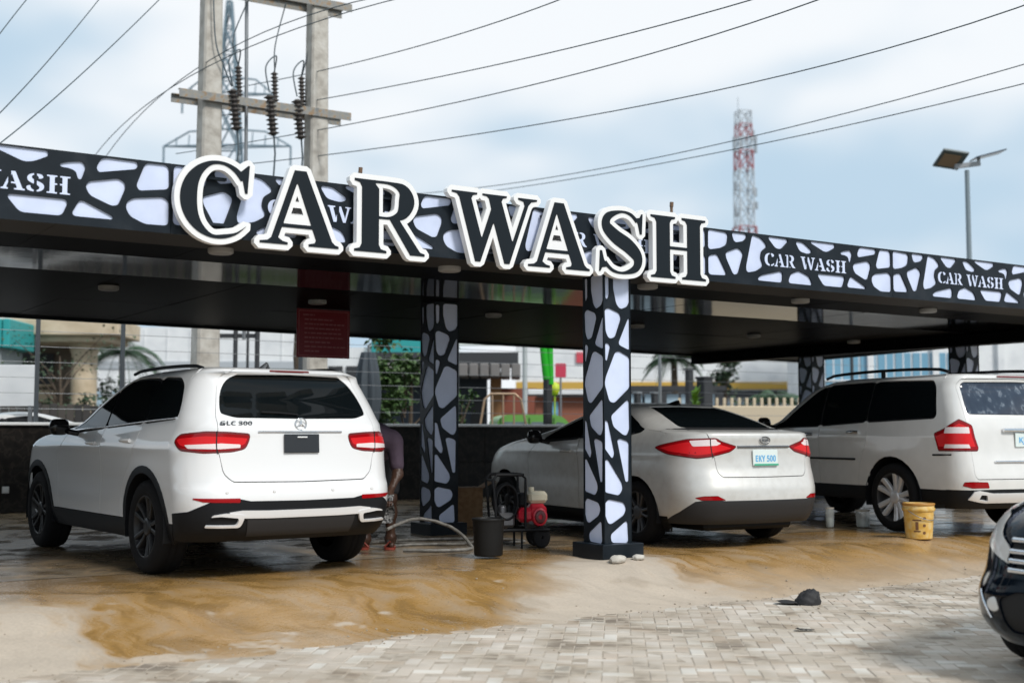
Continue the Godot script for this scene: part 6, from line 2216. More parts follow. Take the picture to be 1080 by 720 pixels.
func power_line() -> void:
	MT.insul = M(0.06, 0.05, 0.045, 0.45)
	var rust := textured(M(1, 1, 1, 0.7), noise_tex(0.03, [[0.3, 0.24, 0.245, 0.24], [0.6, 0.30, 0.28, 0.245], [0.78, 0.30, 0.20, 0.12]], 256, 5, 151), 1.2)
	# two concrete poles joined by steel arms move as one frame
	var t := thing("power_pole_frame", "pair of concrete power poles joined by steel cross arms", "power pole", Vector3(0, 0, 0))
	for q in [[0.02, -10.24], [1.82, -10.14]]:
		var s := ST()
		var rows := []
		for k in 2:
			var w: float = [0.40, 0.26][k] / 2
			var y: float = [-0.3, 10.5][k]
			var row := PackedVector3Array()
			for c in [[-1, -0.8], [-0.8, -1], [0.8, -1], [1, -0.8], [1, 0.8], [0.8, 1], [-0.8, 1], [-1, 0.8]]:
				row.append(Vector3(q[0] + c[0] * w, y, q[1] + c[1] * w))
			rows.append(row)
		for i in 8:
			quad(s, rows[0][i], rows[0][(i + 1) % 8], rows[1][(i + 1) % 8], rows[1][i], (rows[0][i] - Vector3(q[0], -0.3, q[1])))
		obj("pole", s.commit(), MT.concrete, t)
	for y in [6.38, 8.24]:
		var x0 := -0.55 if y < 7 else 0.2
		for dz in [0.20, -0.20]:
			var s := ST()
			beam(s, Vector3(x0, y, -10.21 + dz), Vector3(2.36, y, -10.14 + dz), 0.012, 0.13)
			beam(s, Vector3(x0, y + 0.062, -10.21 + dz * 0.85), Vector3(2.36, y + 0.062, -10.14 + dz * 0.85), 0.065, 0.012)
			obj("cross_arm", s.commit(), rust, t)
	for k in 3:
		var x: float = [0.36, 0.98, 1.46][k]
		var z := -10.0
		insulator(t, Vector3(x - 0.05, 6.55, z), Vector3(x + 0.03, 5.90, z), 0.10)
		insulator(t, Vector3(x + 0.16, 6.46, z - 0.25), Vector3(x + 0.13, 7.02, z - 0.25), 0.065)
		var s := ST()
		tube(s, loose([Vector3(x + 0.13, 7.02, z - 0.25), Vector3(x + 0.1, 7.25, z - 0.1), Vector3(x - 0.12, 7.0, z), Vector3(x - 0.05, 6.6, z)]), 0.012, -1, 5)
		obj("jumper_lead", s.commit(), MT.wire, t)
		s = ST()
		tube(s, loose([Vector3(x + 0.14, 7.02, z - 0.25), Vector3(x + 0.02 + 0.1 * k, 7.45, z - 0.2), Vector3(x + 0.3, 8.2, z - 0.2)]), 0.011, -1, 5)
		obj("drop_lead", s.commit(), MT.wire, t)
		s = ST()
		tube(s, [Vector3(x + 0.03, 5.95, z), Vector3(x + 0.06, 5.6, z), Vector3(x + 0.02, 4.9, z), Vector3(x + 0.05, 2.9, z)], 0.016, -1, 5)
		obj("tail_lead", s.commit(), MT.wire, t)
	var s3 := ST()
	tube(s3, [Vector3(0.62, 9.5, -10.3), Vector3(0.66, 6.0, -10.3), Vector3(0.68, 2.6, -10.3)], 0.03, -1, 7)
	obj("riser_pipe", s3.commit(), MT.steel, t)
	s3 = ST()
	tube(s3, loose([Vector3(-0.05, 9.0, -10.03), Vector3(0.0, 7.4, -10.0), Vector3(0.16, 6.9, -10.0), Vector3(0.3, 6.6, -10.02)]), 0.012, -1, 5)
	obj("drop_lead", s3.commit(), MT.wire, t)
	# wires
	var wires := [
		[Vector3(1.75, 7.08, -10.06), Vector3(1.85, 6.56, -5.93), Vector3(1.70, 6.18, -2.44), "second highest of the wires to the right pole"],
		[Vector3(1.75, 6.60, -10.06), Vector3(2.28, 5.99, -4.45), Vector3(2.50, 5.63, -0.12), "third of the wires to the right pole"],
		[Vector3(1.76, 6.09, -10.05), Vector3(2.69, 5.74, -4.18), Vector3(2.67, 5.47, 0.60), "fourth of the wires to the right pole"],
		[Vector3(1.76, 5.66, -10.05), Vector3(3.92, 5.45, -3.37), Vector3(4.38, 5.42, 1.72), "lowest of the wires to the right pole"],
		[Vector3(6.69, 6.20, -13.51), Vector3(6.58, 5.64, -6.41), Vector3(7.14, 5.73, -0.06), "upper of the pair crossing the red and white mast"],
		[Vector3(7.39, 6.20, -13.05), Vector3(7.09, 5.64, -6.07), Vector3(7.13, 5.47, -0.06), "lower of the pair crossing the red and white mast"],
		[Vector3(-0.32, 6.48, -15.72), Vector3(-0.16, 6.83, -10.24), Vector3(1.03, 6.83, -5.26), "lower of the pair tied to the left pole"],
		[Vector3(-0.13, 6.48, -15.60), Vector3(-0.11, 6.94, -10.20), Vector3(0.62, 6.80, -5.54), "upper of the pair tied to the left pole"],
		[Vector3(-4.09, 5.36, -6.24), Vector3(-3.64, 6.11, -7.14), Vector3(-3.18, 6.85, -8.03), "highest above the canopy end with the cut-off word"],
		[Vector3(-4.07, 4.52, -6.22), Vector3(-3.15, 5.72, -7.42), Vector3(-2.10, 7.24, -8.52), "middle one above the canopy end with the cut-off word"],
		[Vector3(-4.06, 4.22, -6.22), Vector3(-2.85, 5.50, -7.22), Vector3(-1.40, 7.21, -8.06), "lowest above the canopy end with the cut-off word"]]
	for w in wires:
		var s := ST()
		var pts := []
		for k in 23:
			var u := -0.3 + 1.3 * k / 22.0
			# a smooth curve through the three points
			pts.append(w[0] * (1 - u) * (1 - 2 * u) + w[1] * 4 * u * (1 - u) + w[2] * u * (2 * u - 1))
		tube(s, pts, 0.008, 0.007, 6)
		tag(obj("power_cable", s.commit(), MT.wire), "thin dark power cable, " + w[3], "cable", "overhead power cables")
	# distant pylon
	t = thing("steel_pylon", "blue-grey lattice pylon behind the left concrete pole", "pylon", Vector3(18.2, -0.3, -58.6), deg_to_rad(-33))
	var blue := M(0.16, 0.23, 0.28, 0.5, 0.2)
	lattice(t, 0, 20, 3.2, 1.1, 8, [blue], 0.07)
	lattice(t, 20, 26, 1.1, 0.25, 4, [blue], 0.06)
	for q in [[17.6, 3.6], [20.6, 2.6]]:
		for sg in [-1.0, 1.0]:
			var s := ST()
			tube(s, [Vector3(0, q[0] + 1.0, 0), Vector3(sg * q[1] * 0.6, q[0] + 0.85, 0), Vector3(sg * q[1], q[0], 0)], 0.06, 0.05, 5)
			tube(s, [Vector3(0, q[0], 0.4), Vector3(sg * q[1], q[0], 0)], 0.05, -1, 5)
			tube(s, [Vector3(0, q[0], -0.4), Vector3(sg * q[1], q[0], 0)], 0.05, -1, 5)
			for k in 4:
				var x: float = sg * q[1] * (0.2 + 0.2 * k)
				tube(s, [Vector3(x, q[0], 0.3 - 0.08 * k), Vector3(x, q[0] + 0.95 - 0.15 * k, 0)], 0.035, -1, 4)
			tube(s, [Vector3(sg * q[1], q[0], 0), Vector3(sg * q[1], q[0] - 1.1, 0)], 0.06, -1, 6)
			obj("cross_arm", s.commit(), blue, t)
	# telecom mast
	t = thing("telecom_mast", "tall red and white lattice telecom mast with antennas", "mast", Vector3(92.1, -0.3, -93.8), deg_to_rad(-20))
	var red := M(0.38, 0.13, 0.14, 0.6)
	var wht := M(0.50, 0.54, 0.58, 0.6)
	lattice(t, 0, 24.5, 3.4, 2.0, 7, [red, wht], 0.10)
	lattice(t, 24.5, 31, 1.7, 1.7, 3, [wht], 0.09)
	lattice(t, 31, 33.2, 1.6, 1.6, 1, [red], 0.10)
	lattice(t, 33.2, 37.8, 1.5, 1.4, 3, [wht, red, wht], 0.08)
	var sm := ST()
	tube(sm, [Vector3(-0.6, 37.8, 0), Vector3(-0.6, 39.4, 0)], 0.05, -1, 5)
	obj("spike", sm.commit(), wht, t)
	for q in [[-1.3, 33.0, 1.7], [1.3, 33.0, 2.0], [-0.5, 33.6, 1.6], [1.0, 34.4, 1.2], [-1.2, 28.6, 1.0], [1.2, 28.0, 1.0], [1.3, 26.6, 0.8], [-1.2, 25.6, 0.8]]:
		var s := ST()
		box(s, Vector3(q[0], q[1] + q[2] / 2, 0.4), Vector3(0.3, q[2], 0.25), 0.03)
		beam(s, Vector3(q[0], q[1] + q[2] / 2, 0.3), Vector3(q[0] * 0.4, q[1] + q[2] / 2, 0.3), 0.06, 0.06)
		obj("antenna", s.commit(), M(0.28, 0.32, 0.36, 0.5), t)
	# solar street lamp
	t = thing("street_lamp", "solar street lamp with tilted panel on a tall thin pole", "street lamp", Vector3(18.97, -0.3, -10.2), deg_to_rad(-33.3))
	var s := ST()
	tube(s, [Vector3.ZERO, Vector3(0, 7.75, 0)], 0.075, 0.055, 10)
	obj("pole", s.commit(), M(0.22, 0.27, 0.30, 0.5, 0.4), t)
	s = ST()
	box(s, Vector3(-0.42, 8.0, 0.1), Vector3(0.62, 0.06, 0.75), 0.01, Basis(Vector3.BACK, -0.16) * Basis(Vector3.RIGHT, -0.35))
	obj("lamp_head", s.commit(), M(0.10, 0.13, 0.14, 0.5), t)
	s = ST()
	box(s, Vector3(-0.46, 7.965, 0.12), Vector3(0.42, 0.02, 0.5), 0.005, Basis(Vector3.BACK, -0.16) * Basis(Vector3.RIGHT, -0.35))
	obj("lamp_lens", s.commit(), M(0.30, 0.20, 0.12, 0.3), t)
	s = ST()
	box(s, Vector3(0.52, 8.12, 0), Vector3(0.75, 0.03, 0.5), 0.005, Basis(Vector3.BACK, 0.26))
	obj("solar_panel", s.commit(), M(0.02, 0.035, 0.06, 0.15), t)
	s = ST()
	beam(s, Vector3(-0.3, 7.84, 0), Vector3(0.32, 7.92, 0), 0.09, 0.11)
	beam(s, Vector3(0.28, 7.9, 0), Vector3(0.3, 8.08, 0), 0.06, 0.06)
	obj("bracket", s.commit(), MT.steel, t)
	# stubs of pipe standing up behind the fascia
	for q in [[-0.68, -3.42, 4.0, "behind the letter R"], [3.45, -3.05, 3.98, "behind the letter H"]]:
		s = ST()
		tube(s, [Vector3(q[0], 2.95, q[1]), Vector3(q[0], q[2] - 0.04, q[1])], 0.018, -1, 8)
		tube(s, [Vector3(q[0], q[2] - 0.06, q[1]), Vector3(q[0] + 0.005, q[2] + 0.0, q[1])], 0.024, -1, 8)
		tag(obj("roof_pipe", s.commit(), M(0.16, 0.09, 0.05, 0.7)), "rusty pipe stub standing on the canopy roof " + q[3], "pipe", "pipe stubs on the roof")

# ---------------------------------------------------------------- small things in the bays
func props() -> void:
	# red notice hung from the ceiling
	var t := thing("hanging_notice", "dark red notice board with lines of small print hung from the ceiling", "notice", Vector3(-0.5, 2.27, -4.72))
	var s := ST()
	box(s, Vector3.ZERO, Vector3(0.68, 0.57, 0.012), 0.003)
	obj("board", s.commit(), M(0.26, 0.012, 0.022, 0.35), t)
	var ink := M(0.45, 0.16, 0.17, 0.5)
	s = ST()
	for q in [[0, 0.262, 0.63, 0.006], [0, -0.262, 0.63, 0.006], [-0.315, 0, 0.006, 0.52], [0.315, 0, 0.006, 0.52]]:
		box(s, Vector3(q[0], q[1], 0.0075), Vector3(q[2], q[3], 0.003))
	obj("printed_border", s.commit(), ink, t)
	for k in 9:
		s = ST()
		var w: float = [0.16, 0.38, 0.52, 0.47, 0.48, 0.5, 0.34, 0.54, 0.2][k]
		var x := -0.25 if k else -0.27
		# worn, unreadable print: short dashes
		while w > 0.0:
			var l := minf(w, rng.randf_range(0.03, 0.09))
			box(s, Vector3(x + l / 2, 0.215 - k * 0.053, 0.0075), Vector3(l - 0.012, 0.016, 0.002))
			x += l
			w -= l
		obj("print_line", s.commit(), ink, t)
	for x in [-0.25, 0.25]:
		s = ST()
		tube(s, [Vector3(x, 0.28, 0), Vector3(x, 0.292, 0)], 0.004, -1, 5)
		obj("hanger", s.commit(), MT.steel, t)
	# black drum
	t = thing("water_drum", "black plastic drum open at the top near the ramp edge", "drum", Vector3(-0.73, 0.0, -0.70))
	s = ST()
	lathe(s, [[0.0, 0.02], [0.115, 0.02], [0.128, 0.03], [0.134, 0.2], [0.142, 0.33], [0.150, 0.335], [0.150, 0.352], [0.139, 0.352], [0.135, 0.33], [0.125, 0.06], [0.0, 0.05]], Transform3D(), 30)
	obj("drum_body", s.commit(), bumped(M(0.012, 0.012, 0.012, 0.5, 0.0, 0.3), bump_tex(0.03, 4.0), 0.3), t)
	s = ST()
	lathe(s, [[0.126, 0.30], [0.120, 0.305], [0.0, 0.305]], Transform3D(), 30)
	obj("dirty_water", s.commit(), M(0.03, 0.028, 0.025, 0.1), t)
	pressure_washer()
	# hoses on the floor
	for q in [
		["grey garden hose arching beside the white SUV wheel", 0.016, [Vector3(-1.30, 0.22, -1.55), Vector3(-1.05, 0.27, -1.7), Vector3(-0.75, 0.28, -1.9), Vector3(-0.5, 0.2, -1.75), Vector3(-0.45, 0.02, -1.42), Vector3(-0.75, 0.018, -1.35), Vector3(-1.1, 0.018, -1.6)]],
		["grey garden hose lying in loops before the inner post", 0.014, [Vector3(-1.2, 0.016, -2.4), Vector3(-0.6, 0.016, -2.6), Vector3(0.2, 0.016, -2.3), Vector3(0.4, 0.016, -1.8), Vector3(-0.2, 0.016, -1.9), Vector3(-0.8, 0.016, -2.1), Vector3(-1.1, 0.016, -2.0)]],
		["grey garden hose stretched from the pressure washer", 0.013, [Vector3(0.0, 0.2, -1.5), Vector3(-0.2, 0.05, -1.7), Vector3(-0.5, 0.015, -2.0), Vector3(-1.0, 0.015, -2.9), Vector3(-0.5, 0.015, -3.3)]]]:
		s = ST()
		var c := Curve3D.new()
		for i in q[2].size():
			var a: Vector3 = q[2][maxi(i - 1, 0)]
			var b: Vector3 = q[2][mini(i + 1, q[2].size() - 1)]
			c.add_point(q[2][i], (a - b) / 6, (b - a) / 6)
		var pts := []
		for k in 61:
			var p := c.sample_baked(c.get_baked_length() * k / 60)
			p.y = maxf(p.y, q[1] + 0.001)
			pts.append(p)
		tube(s, pts, q[1], -1, 8)
		tag(obj("garden_hose", s.commit(), textured(M(1, 1, 1, 0.5), noise_tex(0.03, [[0.3, 0.10, 0.095, 0.085], [0.7, 0.24, 0.23, 0.21]], 256, 4, 191), 1.5)), q[0], "hose", "hoses on the bay floor")
	# yellow paint bucket
	t = thing("paint_bucket", "yellow plastic paint bucket with printed dots beside the alloy wheel", "bucket", Vector3(4.14, 0.0, 0.06))
	var yel := textured(M(1, 1, 1, 0.4), noise_tex(0.02, [[0.2, 0.58, 0.33, 0.06], [0.5, 0.68, 0.42, 0.10], [0.75, 0.70, 0.52, 0.24]], 256, 4, 161), 2.0, false)
	s = ST()
	lathe(s, [[0.0, 0.004], [0.125, 0.0], [0.135, 0.01], [0.155, 0.29], [0.166, 0.292], [0.170, 0.32], [0.160, 0.322], [0.160, 0.372], [0.152, 0.372], [0.148, 0.3], [0.128, 0.05], [0.0, 0.05]], Transform3D(), 36)
	obj("bucket_body", s.commit(), yel, t)
	s = ST()
	lathe(s, [[0.158, 0.345], [0.166, 0.35], [0.168, 0.368], [0.16, 0.375]], Transform3D(), 36)
	obj("rim", s.commit(), M(0.42, 0.20, 0.04, 0.45), t)
	var brown := M(0.16, 0.07, 0.03, 0.5)
	var mk := func(ang: float, y: float, w: float, h: float, r: float) -> void:
		var q := ST()
		var pl := rounded(V2([-w / 2, -h / 2, w / 2, -h / 2, w / 2, h / 2, -w / 2, h / 2]), r)
		patch(q, [[pl], []], func(p: Vector2) -> Vector3:
			var yy := y + p.y
			var rad := 0.1365 + (yy - 0.02) * 0.0725
			var a := ang + p.x / rad
			return Vector3(sin(a) * rad, yy, cos(a) * rad), 0.001, 0.0, Vector2(0.02, 0.04))
		obj("printed_mark", q.commit(), brown, t)
	for k in 3:
		mk.call(-0.50, 0.07 + k * 0.075, 0.03, 0.03, 0.013)
	mk.call(-1.02, 0.20, 0.09, 0.014, 0.004)
	mk.call(-1.02, 0.14, 0.03, 0.085, 0.006)
	mk.call(-1.02, 0.085, 0.07, 0.014, 0.004)
	s = ST()
	var hp := []
	for k in 17:
		var a := PI * k / 16.0
		hp.append(Vector3(cos(a) * 0.168, 0.30 - sin(a) * 0.10, sin(a) * 0.165))
	tube(s, hp, 0.004, -1, 6)
	obj("wire_handle", s.commit(), MT.steel, t)
	# clear jars by the alloy wheel
	for q in [[4.50, -1.50, 0.05, 0.23, "tall clear plastic bottle by the alloy wheel"], [4.86, -1.32, 0.085, 0.2, "wide clear plastic tub by the alloy wheel"]]:
		t = thing("clear_container", q[4], "container", Vector3(q[0], 0.0, q[1]))
		var gl := M(0.75, 0.78, 0.76, 0.08)
		gl.transparency = BaseMaterial3D.TRANSPARENCY_ALPHA
		gl.albedo_color.a = 0.35
		s = ST()
		lathe(s, [[0.0, 0.004], [q[2] * 0.8, 0.002], [q[2] * 0.9, 0.015], [q[2], q[3] * 0.75], [q[2] * 0.9, q[3] * 0.9], [q[2] * 0.92, q[3]]], Transform3D(), 20)
		obj("container_wall", s.commit(), gl, t)
		s = ST()
		lathe(s, [[0.0, 0.006], [q[2] * 0.78, 0.006], [q[2] * 0.86, 0.03], [q[2] * 0.93, q[3] * 0.5], [0.0, q[3] * 0.5]], Transform3D(), 20)
		obj("soapy_water", s.commit(), M(0.42, 0.45, 0.42, 0.2), t)
		s = ST()
		lathe(s, [[q[2] * 0.9, q[3] - 0.012], [q[2] * 0.98, q[3] - 0.006], [q[2] * 0.98, q[3] + 0.004], [q[2] * 0.9, q[3] + 0.006]], Transform3D(), 20)
		obj("rim", s.commit(), M(0.6, 0.55, 0.48, 0.4), t)
	# black cap lying on the paving, a scrap, stones by the plinth
	t = thing("hat", "crumpled black baseball cap lying on the paving", "hat", Vector3(0.74, -0.25, 1.63), deg_to_rad(-33))
	var cloth := bumped(M(0.018, 0.018, 0.020, 0.7), bump_tex(0.06, 6.0), 0.8)
	s = ST()
	var fnz := FastNoiseLite.new()
	fnz.frequency = 6.0
	var rows := []
	for j in 11:
		var e := PI / 2 * j / 10
		var row := PackedVector3Array()
		for i in 28:
			var a := TAU * i / 28
			var d := Vector3(cos(a) * cos(e), sin(e), sin(a) * cos(e))
			var k := 1.0 + fnz.get_noise_3d(d.x, d.y, d.z) * 0.22 + 0.05 * pow(maxf(0.0, cos(a * 3.0)), 6.0)
			row.append(Vector3(d.x * 0.105 * k + 0.05 + d.y * 0.02, d.y * 0.135 * k * (0.85 + 0.15 * d.x), d.z * 0.09 * k))
		rows.append(row)
	sheet(s, rows, true)
	obj("crown", s.commit(), cloth, t)
	s = ST()
	rows = []
	for j in 9:
		var row := PackedVector3Array()
		for i in 13:
			var u := i / 12.0 * 2 - 1
			var v := j / 8.0
			var len := 0.17 * sqrt(maxf(0.02, 1 - u * u * 0.9))
			row.append(Vector3(-0.03 - v * len, 0.016 + 0.014 * sin(v * 2.4) - 0.012 * u * u + 0.004 * sin(u * 7), u * 0.085))
		rows.append(row)
	sheet(s, rows)
	obj("brim", s.commit(), cloth, t)
	t = thing("plastic_scrap", "flat black plastic scrap on the paving", "scrap", Vector3(-0.23, -0.248, 2.6), deg_to_rad(-33))
	s = ST()
	rows = []
	for j in 5:
		var row := PackedVector3Array()
		for i in 9:
			row.append(Vector3((i - 4) * 0.016, 0.006 + 0.012 * absf(sin(i * 1.7 + j * 0.6)) * exp(-i * 0.25), (j - 2) * 0.018 * (1.0 - 0.07 * i)))
		rows.append(row)
	sheet(s, rows)
	obj("sheet", s.commit(), MT.plastic, t)
	for q in [[Vector3(0.05, -0.006, 0.16), Vector3(0.085, 0.04, 0.06), "flat grey stone against the post plinth, the larger one"], [Vector3(0.33, -0.004, 0.10), Vector3(0.06, 0.028, 0.045), "flat grey stone beside the plinth, the smaller one"]]:
		s = ST()
		rows = []
		for j in 9:
			var e := PI * j / 8 - PI / 2
			var row := PackedVector3Array()
			for i in 16:
				var a := TAU * i / 16
				var d := Vector3(cos(a) * cos(e), sin(e), sin(a) * cos(e))
				row.append(d * q[1] * (1.0 + fnz.get_noise_3d(d.x * 0.5 + q[0].x, d.y * 0.5, d.z * 0.5) * 0.4))
			rows.append(row)
		sheet(s, rows, true)
		var o := obj("loose_stone", s.commit(), MT.concrete)
		o.position = q[0] + Vector3(0, q[1].y * 0.55, 0)
		tag(o, q[2], "stone", "stones by the plinth")
	# cardboard box deep in the bay
	t = thing("cardboard_box", "brown cardboard box on the floor beside the inner post", "box", Vector3(1.05, 0.0, -4.1), deg_to_rad(-20))
	var card := textured(M(1, 1, 1, 0.85), noise_tex(0.03, [[0.2, 0.20, 0.11, 0.05], [0.8, 0.30, 0.18, 0.09]], 256, 4, 171), 1.5)
	s = ST()
	box(s, Vector3(0, 0.23, 0), Vector3(0.42, 0.46, 0.34), 0.006)
	obj("carton", s.commit(), card, t)
	for sg in [-1.0, 1.0]:
		s = ST()
		box(s, Vector3(sg * 0.28, 0.49, 0), Vector3(0.2, 0.008, 0.34), 0.002, Basis(Vector3.BACK, sg * 0.5))
		obj("flap", s.commit(), card, t)

func pressure_washer() -> void:
	var t := thing("pressure_washer", "petrol pressure washer with red engine and cream tank on a black frame", "pressure washer", Vector3(0.08, 0, -1.42), deg_to_rad(-20))
	t.scale = Vector3(0.72, 0.88, 0.8)
	var fr: Material = MT.plastic
	for z in [-0.2, 0.2]:
		var s := ST()
		tube(s, [Vector3(-0.36, 0.2, z), Vector3(-0.40, 0.62, z), Vector3(-0.42, 0.74, z), Vector3(-0.36, 0.80, z), Vector3(-0.02, 0.80, z), Vector3(0.03, 0.76, z), Vector3(0.03, 0.2, z)], 0.018, -1, 8)
		tube(s, [Vector3(-0.36, 0.2, z), Vector3(0.36, 0.2, z)], 0.018, -1, 8)
		obj("frame_side", s.commit(), fr, t)
	for q in [[-0.40, 0.74], [0.0, 0.80], [-0.36, 0.2], [0.36, 0.2]]:
		var s := ST()
		tube(s, [Vector3(q[0], q[1], -0.2), Vector3(q[0], q[1], 0.2)], 0.016, -1, 8)
		obj("cross_tube", s.commit(), fr, t)
	for x in [-0.3, -0.02]:
		for z in [-0.2, 0.2]:
			var s := ST()
			tube(s, [Vector3(x, 0.2, z), Vector3(x, 0.0, z)], 0.016, -1, 6)
			obj("leg", s.commit(), fr, t)
	var s := ST()
	for z in [-0.16, 0.16]:
		s = ST()
		lathe(s, [[0.02, -0.035], [0.10, -0.04], [0.12, -0.025], [0.12, 0.025], [0.10, 0.04], [0.02, 0.035]], Transform3D(Basis(Vector3.RIGHT, PI / 2), Vector3(0.26, 0.12, z)), 20)
		obj("wheel", s.commit(), MT.tyre, t)
	# engine
	var red := M(0.50, 0.015, 0.035, 0.35)
	s = ST()
	box(s, Vector3(0.2, 0.30, 0.0), Vector3(0.30, 0.18, 0.26), 0.05)
	obj("engine_block", s.commit(), M(0.10, 0.10, 0.105, 0.5, 0.4), t)
	s = ST()
	var xf := Transform3D(Basis(Vector3.RIGHT, PI / 2), Vector3(0.24, 0.34, 0.14))
	lathe(s, [[0.0, 0.05], [0.05, 0.05], [0.06, 0.045], [0.095, 0.04], [0.105, 0.02], [0.108, -0.03], [0.0, -0.04]], xf, 26)
	box(s, Vector3(0.22, 0.37, 0.05), Vector3(0.26, 0.22, 0.2), 0.05)
	obj("fan_shroud", s.commit(), red, t)
	s = ST()
	lathe(s, [[0.028, 0.052], [0.06, 0.052], [0.075, 0.046], [0.06, 0.06], [0.03, 0.062]], xf, 22)
	obj("starter_ring", s.commit(), M(0.12, 0.03, 0.035, 0.4), t)
	s = ST()
	box(s, Vector3(0.06, 0.36, 0.05), Vector3(0.2, 0.16, 0.22), 0.04)
	obj("cowl", s.commit(), red, t)
	s = ST()
	box(s, Vector3(0.23, 0.55, 0.02), Vector3(0.26, 0.13, 0.24), 0.035)
	lathe(s, [[0.0, 0.05], [0.035, 0.05], [0.04, 0.035], [0.04, 0.0]], Transform3D(Basis(), Vector3(0.16, 0.61, 0.02)), 16)
	obj("fuel_tank", s.commit(), M(0.66, 0.60, 0.46, 0.4), t)
	s = ST()
	box(s, Vector3(0.02, 0.52, 0.02), Vector3(0.12, 0.16, 0.16), 0.03)
	obj("air_filter", s.commit(), MT.plastic, t)
	for k in 7:
		# coils of black high-pressure hose hung inside the frame
		s = ST()
		var cl := []
		for i in 25:
			var a := TAU * i / 24
			cl.append(Vector3(-0.19 + cos(a) * (0.15 + 0.006 * (k % 3)) + 0.01 * sin(k * 2.0), 0.50 + sin(a) * (0.19 + 0.008 * (k % 2)), -0.09 + 0.03 * k))
		tube(s, cl, 0.014, -1, 7, false)
		obj("hose_coil", s.commit(), MT.plastic, t)
	s = ST()
	box(s, Vector3(-0.2, 0.30, 0.0), Vector3(0.24, 0.16, 0.18), 0.03)
	lathe(s, [[0.0, 0.1], [0.05, 0.1], [0.06, 0.08], [0.06, 0.0]], Transform3D(Basis(), Vector3(-0.24, 0.36, 0.0)), 16)
	obj("pump", s.commit(), M(0.16, 0.16, 0.17, 0.4, 0.7), t)

# ---------------------------------------------------------------- the person: a field of tapered capsules meshed as surface nets
func capsule_mesh(s: SurfaceTool, bones: Array, cell: float, k: float) -> void:
	# bones: [a, ra, b, rb]
	var lo := Vector3.INF
	var hi := -Vector3.INF
	for q in bones:
		for e in 2:
			lo = lo.min(q[e * 2] - Vector3.ONE * (q[e * 2 + 1] + cell * 2.5))
			hi = hi.max(q[e * 2] + Vector3.ONE * (q[e * 2 + 1] + cell * 2.5))
	var n := Vector3i(((hi - lo) / cell).ceil()) + Vector3i.ONE
	var f := PackedFloat32Array()
	f.resize(n.x * n.y * n.z)
	f.fill(1.0)
	for q in bones:
		var a: Vector3 = q[0]
		var b: Vector3 = q[2]
		var ra: float = q[1]
		var rb: float = q[3]
		var m := maxf(ra, rb) + k * 2.0 + cell * 2
		var i0 := Vector3i(((a.min(b) - Vector3.ONE * m - lo) / cell).floor()).clamp(Vector3i.ZERO, n - Vector3i.ONE)
		var i1 := Vector3i(((a.max(b) + Vector3.ONE * m - lo) / cell).ceil()).clamp(Vector3i.ZERO, n - Vector3i.ONE)
		var ab := b - a
		var L := maxf(ab.length_squared(), 1e-9)
		for z in range(i0.z, i1.z + 1):
			for y in range(i0.y, i1.y + 1):
				var at := (z * n.y + y) * n.x
				for x in range(i0.x, i1.x + 1):
					var p := lo + Vector3(x, y, z) * cell
					var t := clampf((p - a).dot(ab) / L, 0.0, 1.0)
					var d := (p - a - ab * t).length() - (ra + (rb - ra) * t)
					var g := f[at + x]
					var h := maxf(k - absf(d - g), 0.0) / k
					f[at + x] = minf(d, g) - h * h * k * 0.25
	var vert := {}
	var grad := func(p: Vector3) -> Vector3:
		var c := Vector3i(((p - lo) / cell).round()).clamp(Vector3i.ONE, n - Vector3i(2, 2, 2))
		var i := (c.z * n.y + c.y) * n.x + c.x
		return Vector3(f[i + 1] - f[i - 1], f[i + n.x] - f[i - n.x], f[i + n.x * n.y] - f[i - n.x * n.y]).normalized()
	for z in n.z - 1:
		for y in n.y - 1:
			for x in n.x - 1:
				var i := (z * n.y + y) * n.x + x
				var c := [f[i], f[i + 1], f[i + n.x], f[i + n.x + 1], f[i + n.x * n.y], f[i + n.x * n.y + 1], f[i + n.x * n.y + n.x], f[i + n.x * n.y + n.x + 1]]
				var neg := 0
				for v in c:
					if v < 0.0:
						neg += 1
				if neg == 0 or neg == 8:
					continue
				var sum := Vector3.ZERO
				var cnt := 0
				for e in [[0, 1], [2, 3], [4, 5], [6, 7], [0, 2], [1, 3], [4, 6], [5, 7], [0, 4], [1, 5], [2, 6], [3, 7]]:
					var u: float = c[e[0]]
					var w: float = c[e[1]]
					if (u < 0.0) != (w < 0.0):
						var t := u / (u - w)
						var A := Vector3(e[0] & 1, (e[0] >> 1) & 1, e[0] >> 2)
						var B := Vector3(e[1] & 1, (e[1] >> 1) & 1, e[1] >> 2)
						sum += A.lerp(B, t)
						cnt += 1
				vert[i] = lo + (Vector3(x, y, z) + sum / cnt) * cell
	for i in vert:
		for ax in 3:
			var st: int = [1, n.x, n.x * n.y][ax]
			if i + st >= f.size() or (f[i] < 0.0) == (f[i + st] < 0.0):
				continue
			var u: int = [n.x, n.x * n.y, 1][ax]
			var v: int = [n.x * n.y, 1, n.x][ax]
			if not (vert.has(i - u) and vert.has(i - v) and vert.has(i - u - v)):
				continue
			var p := [vert[i], vert[i - u], vert[i - u - v], vert[i - v]]
			var g := []
			for q in p:
				g.append(grad.call(q))
			tri(s, p[0], p[1], p[2], g[0], g[1], g[2])
			tri(s, p[0], p[2], p[3], g[0], g[2], g[3])

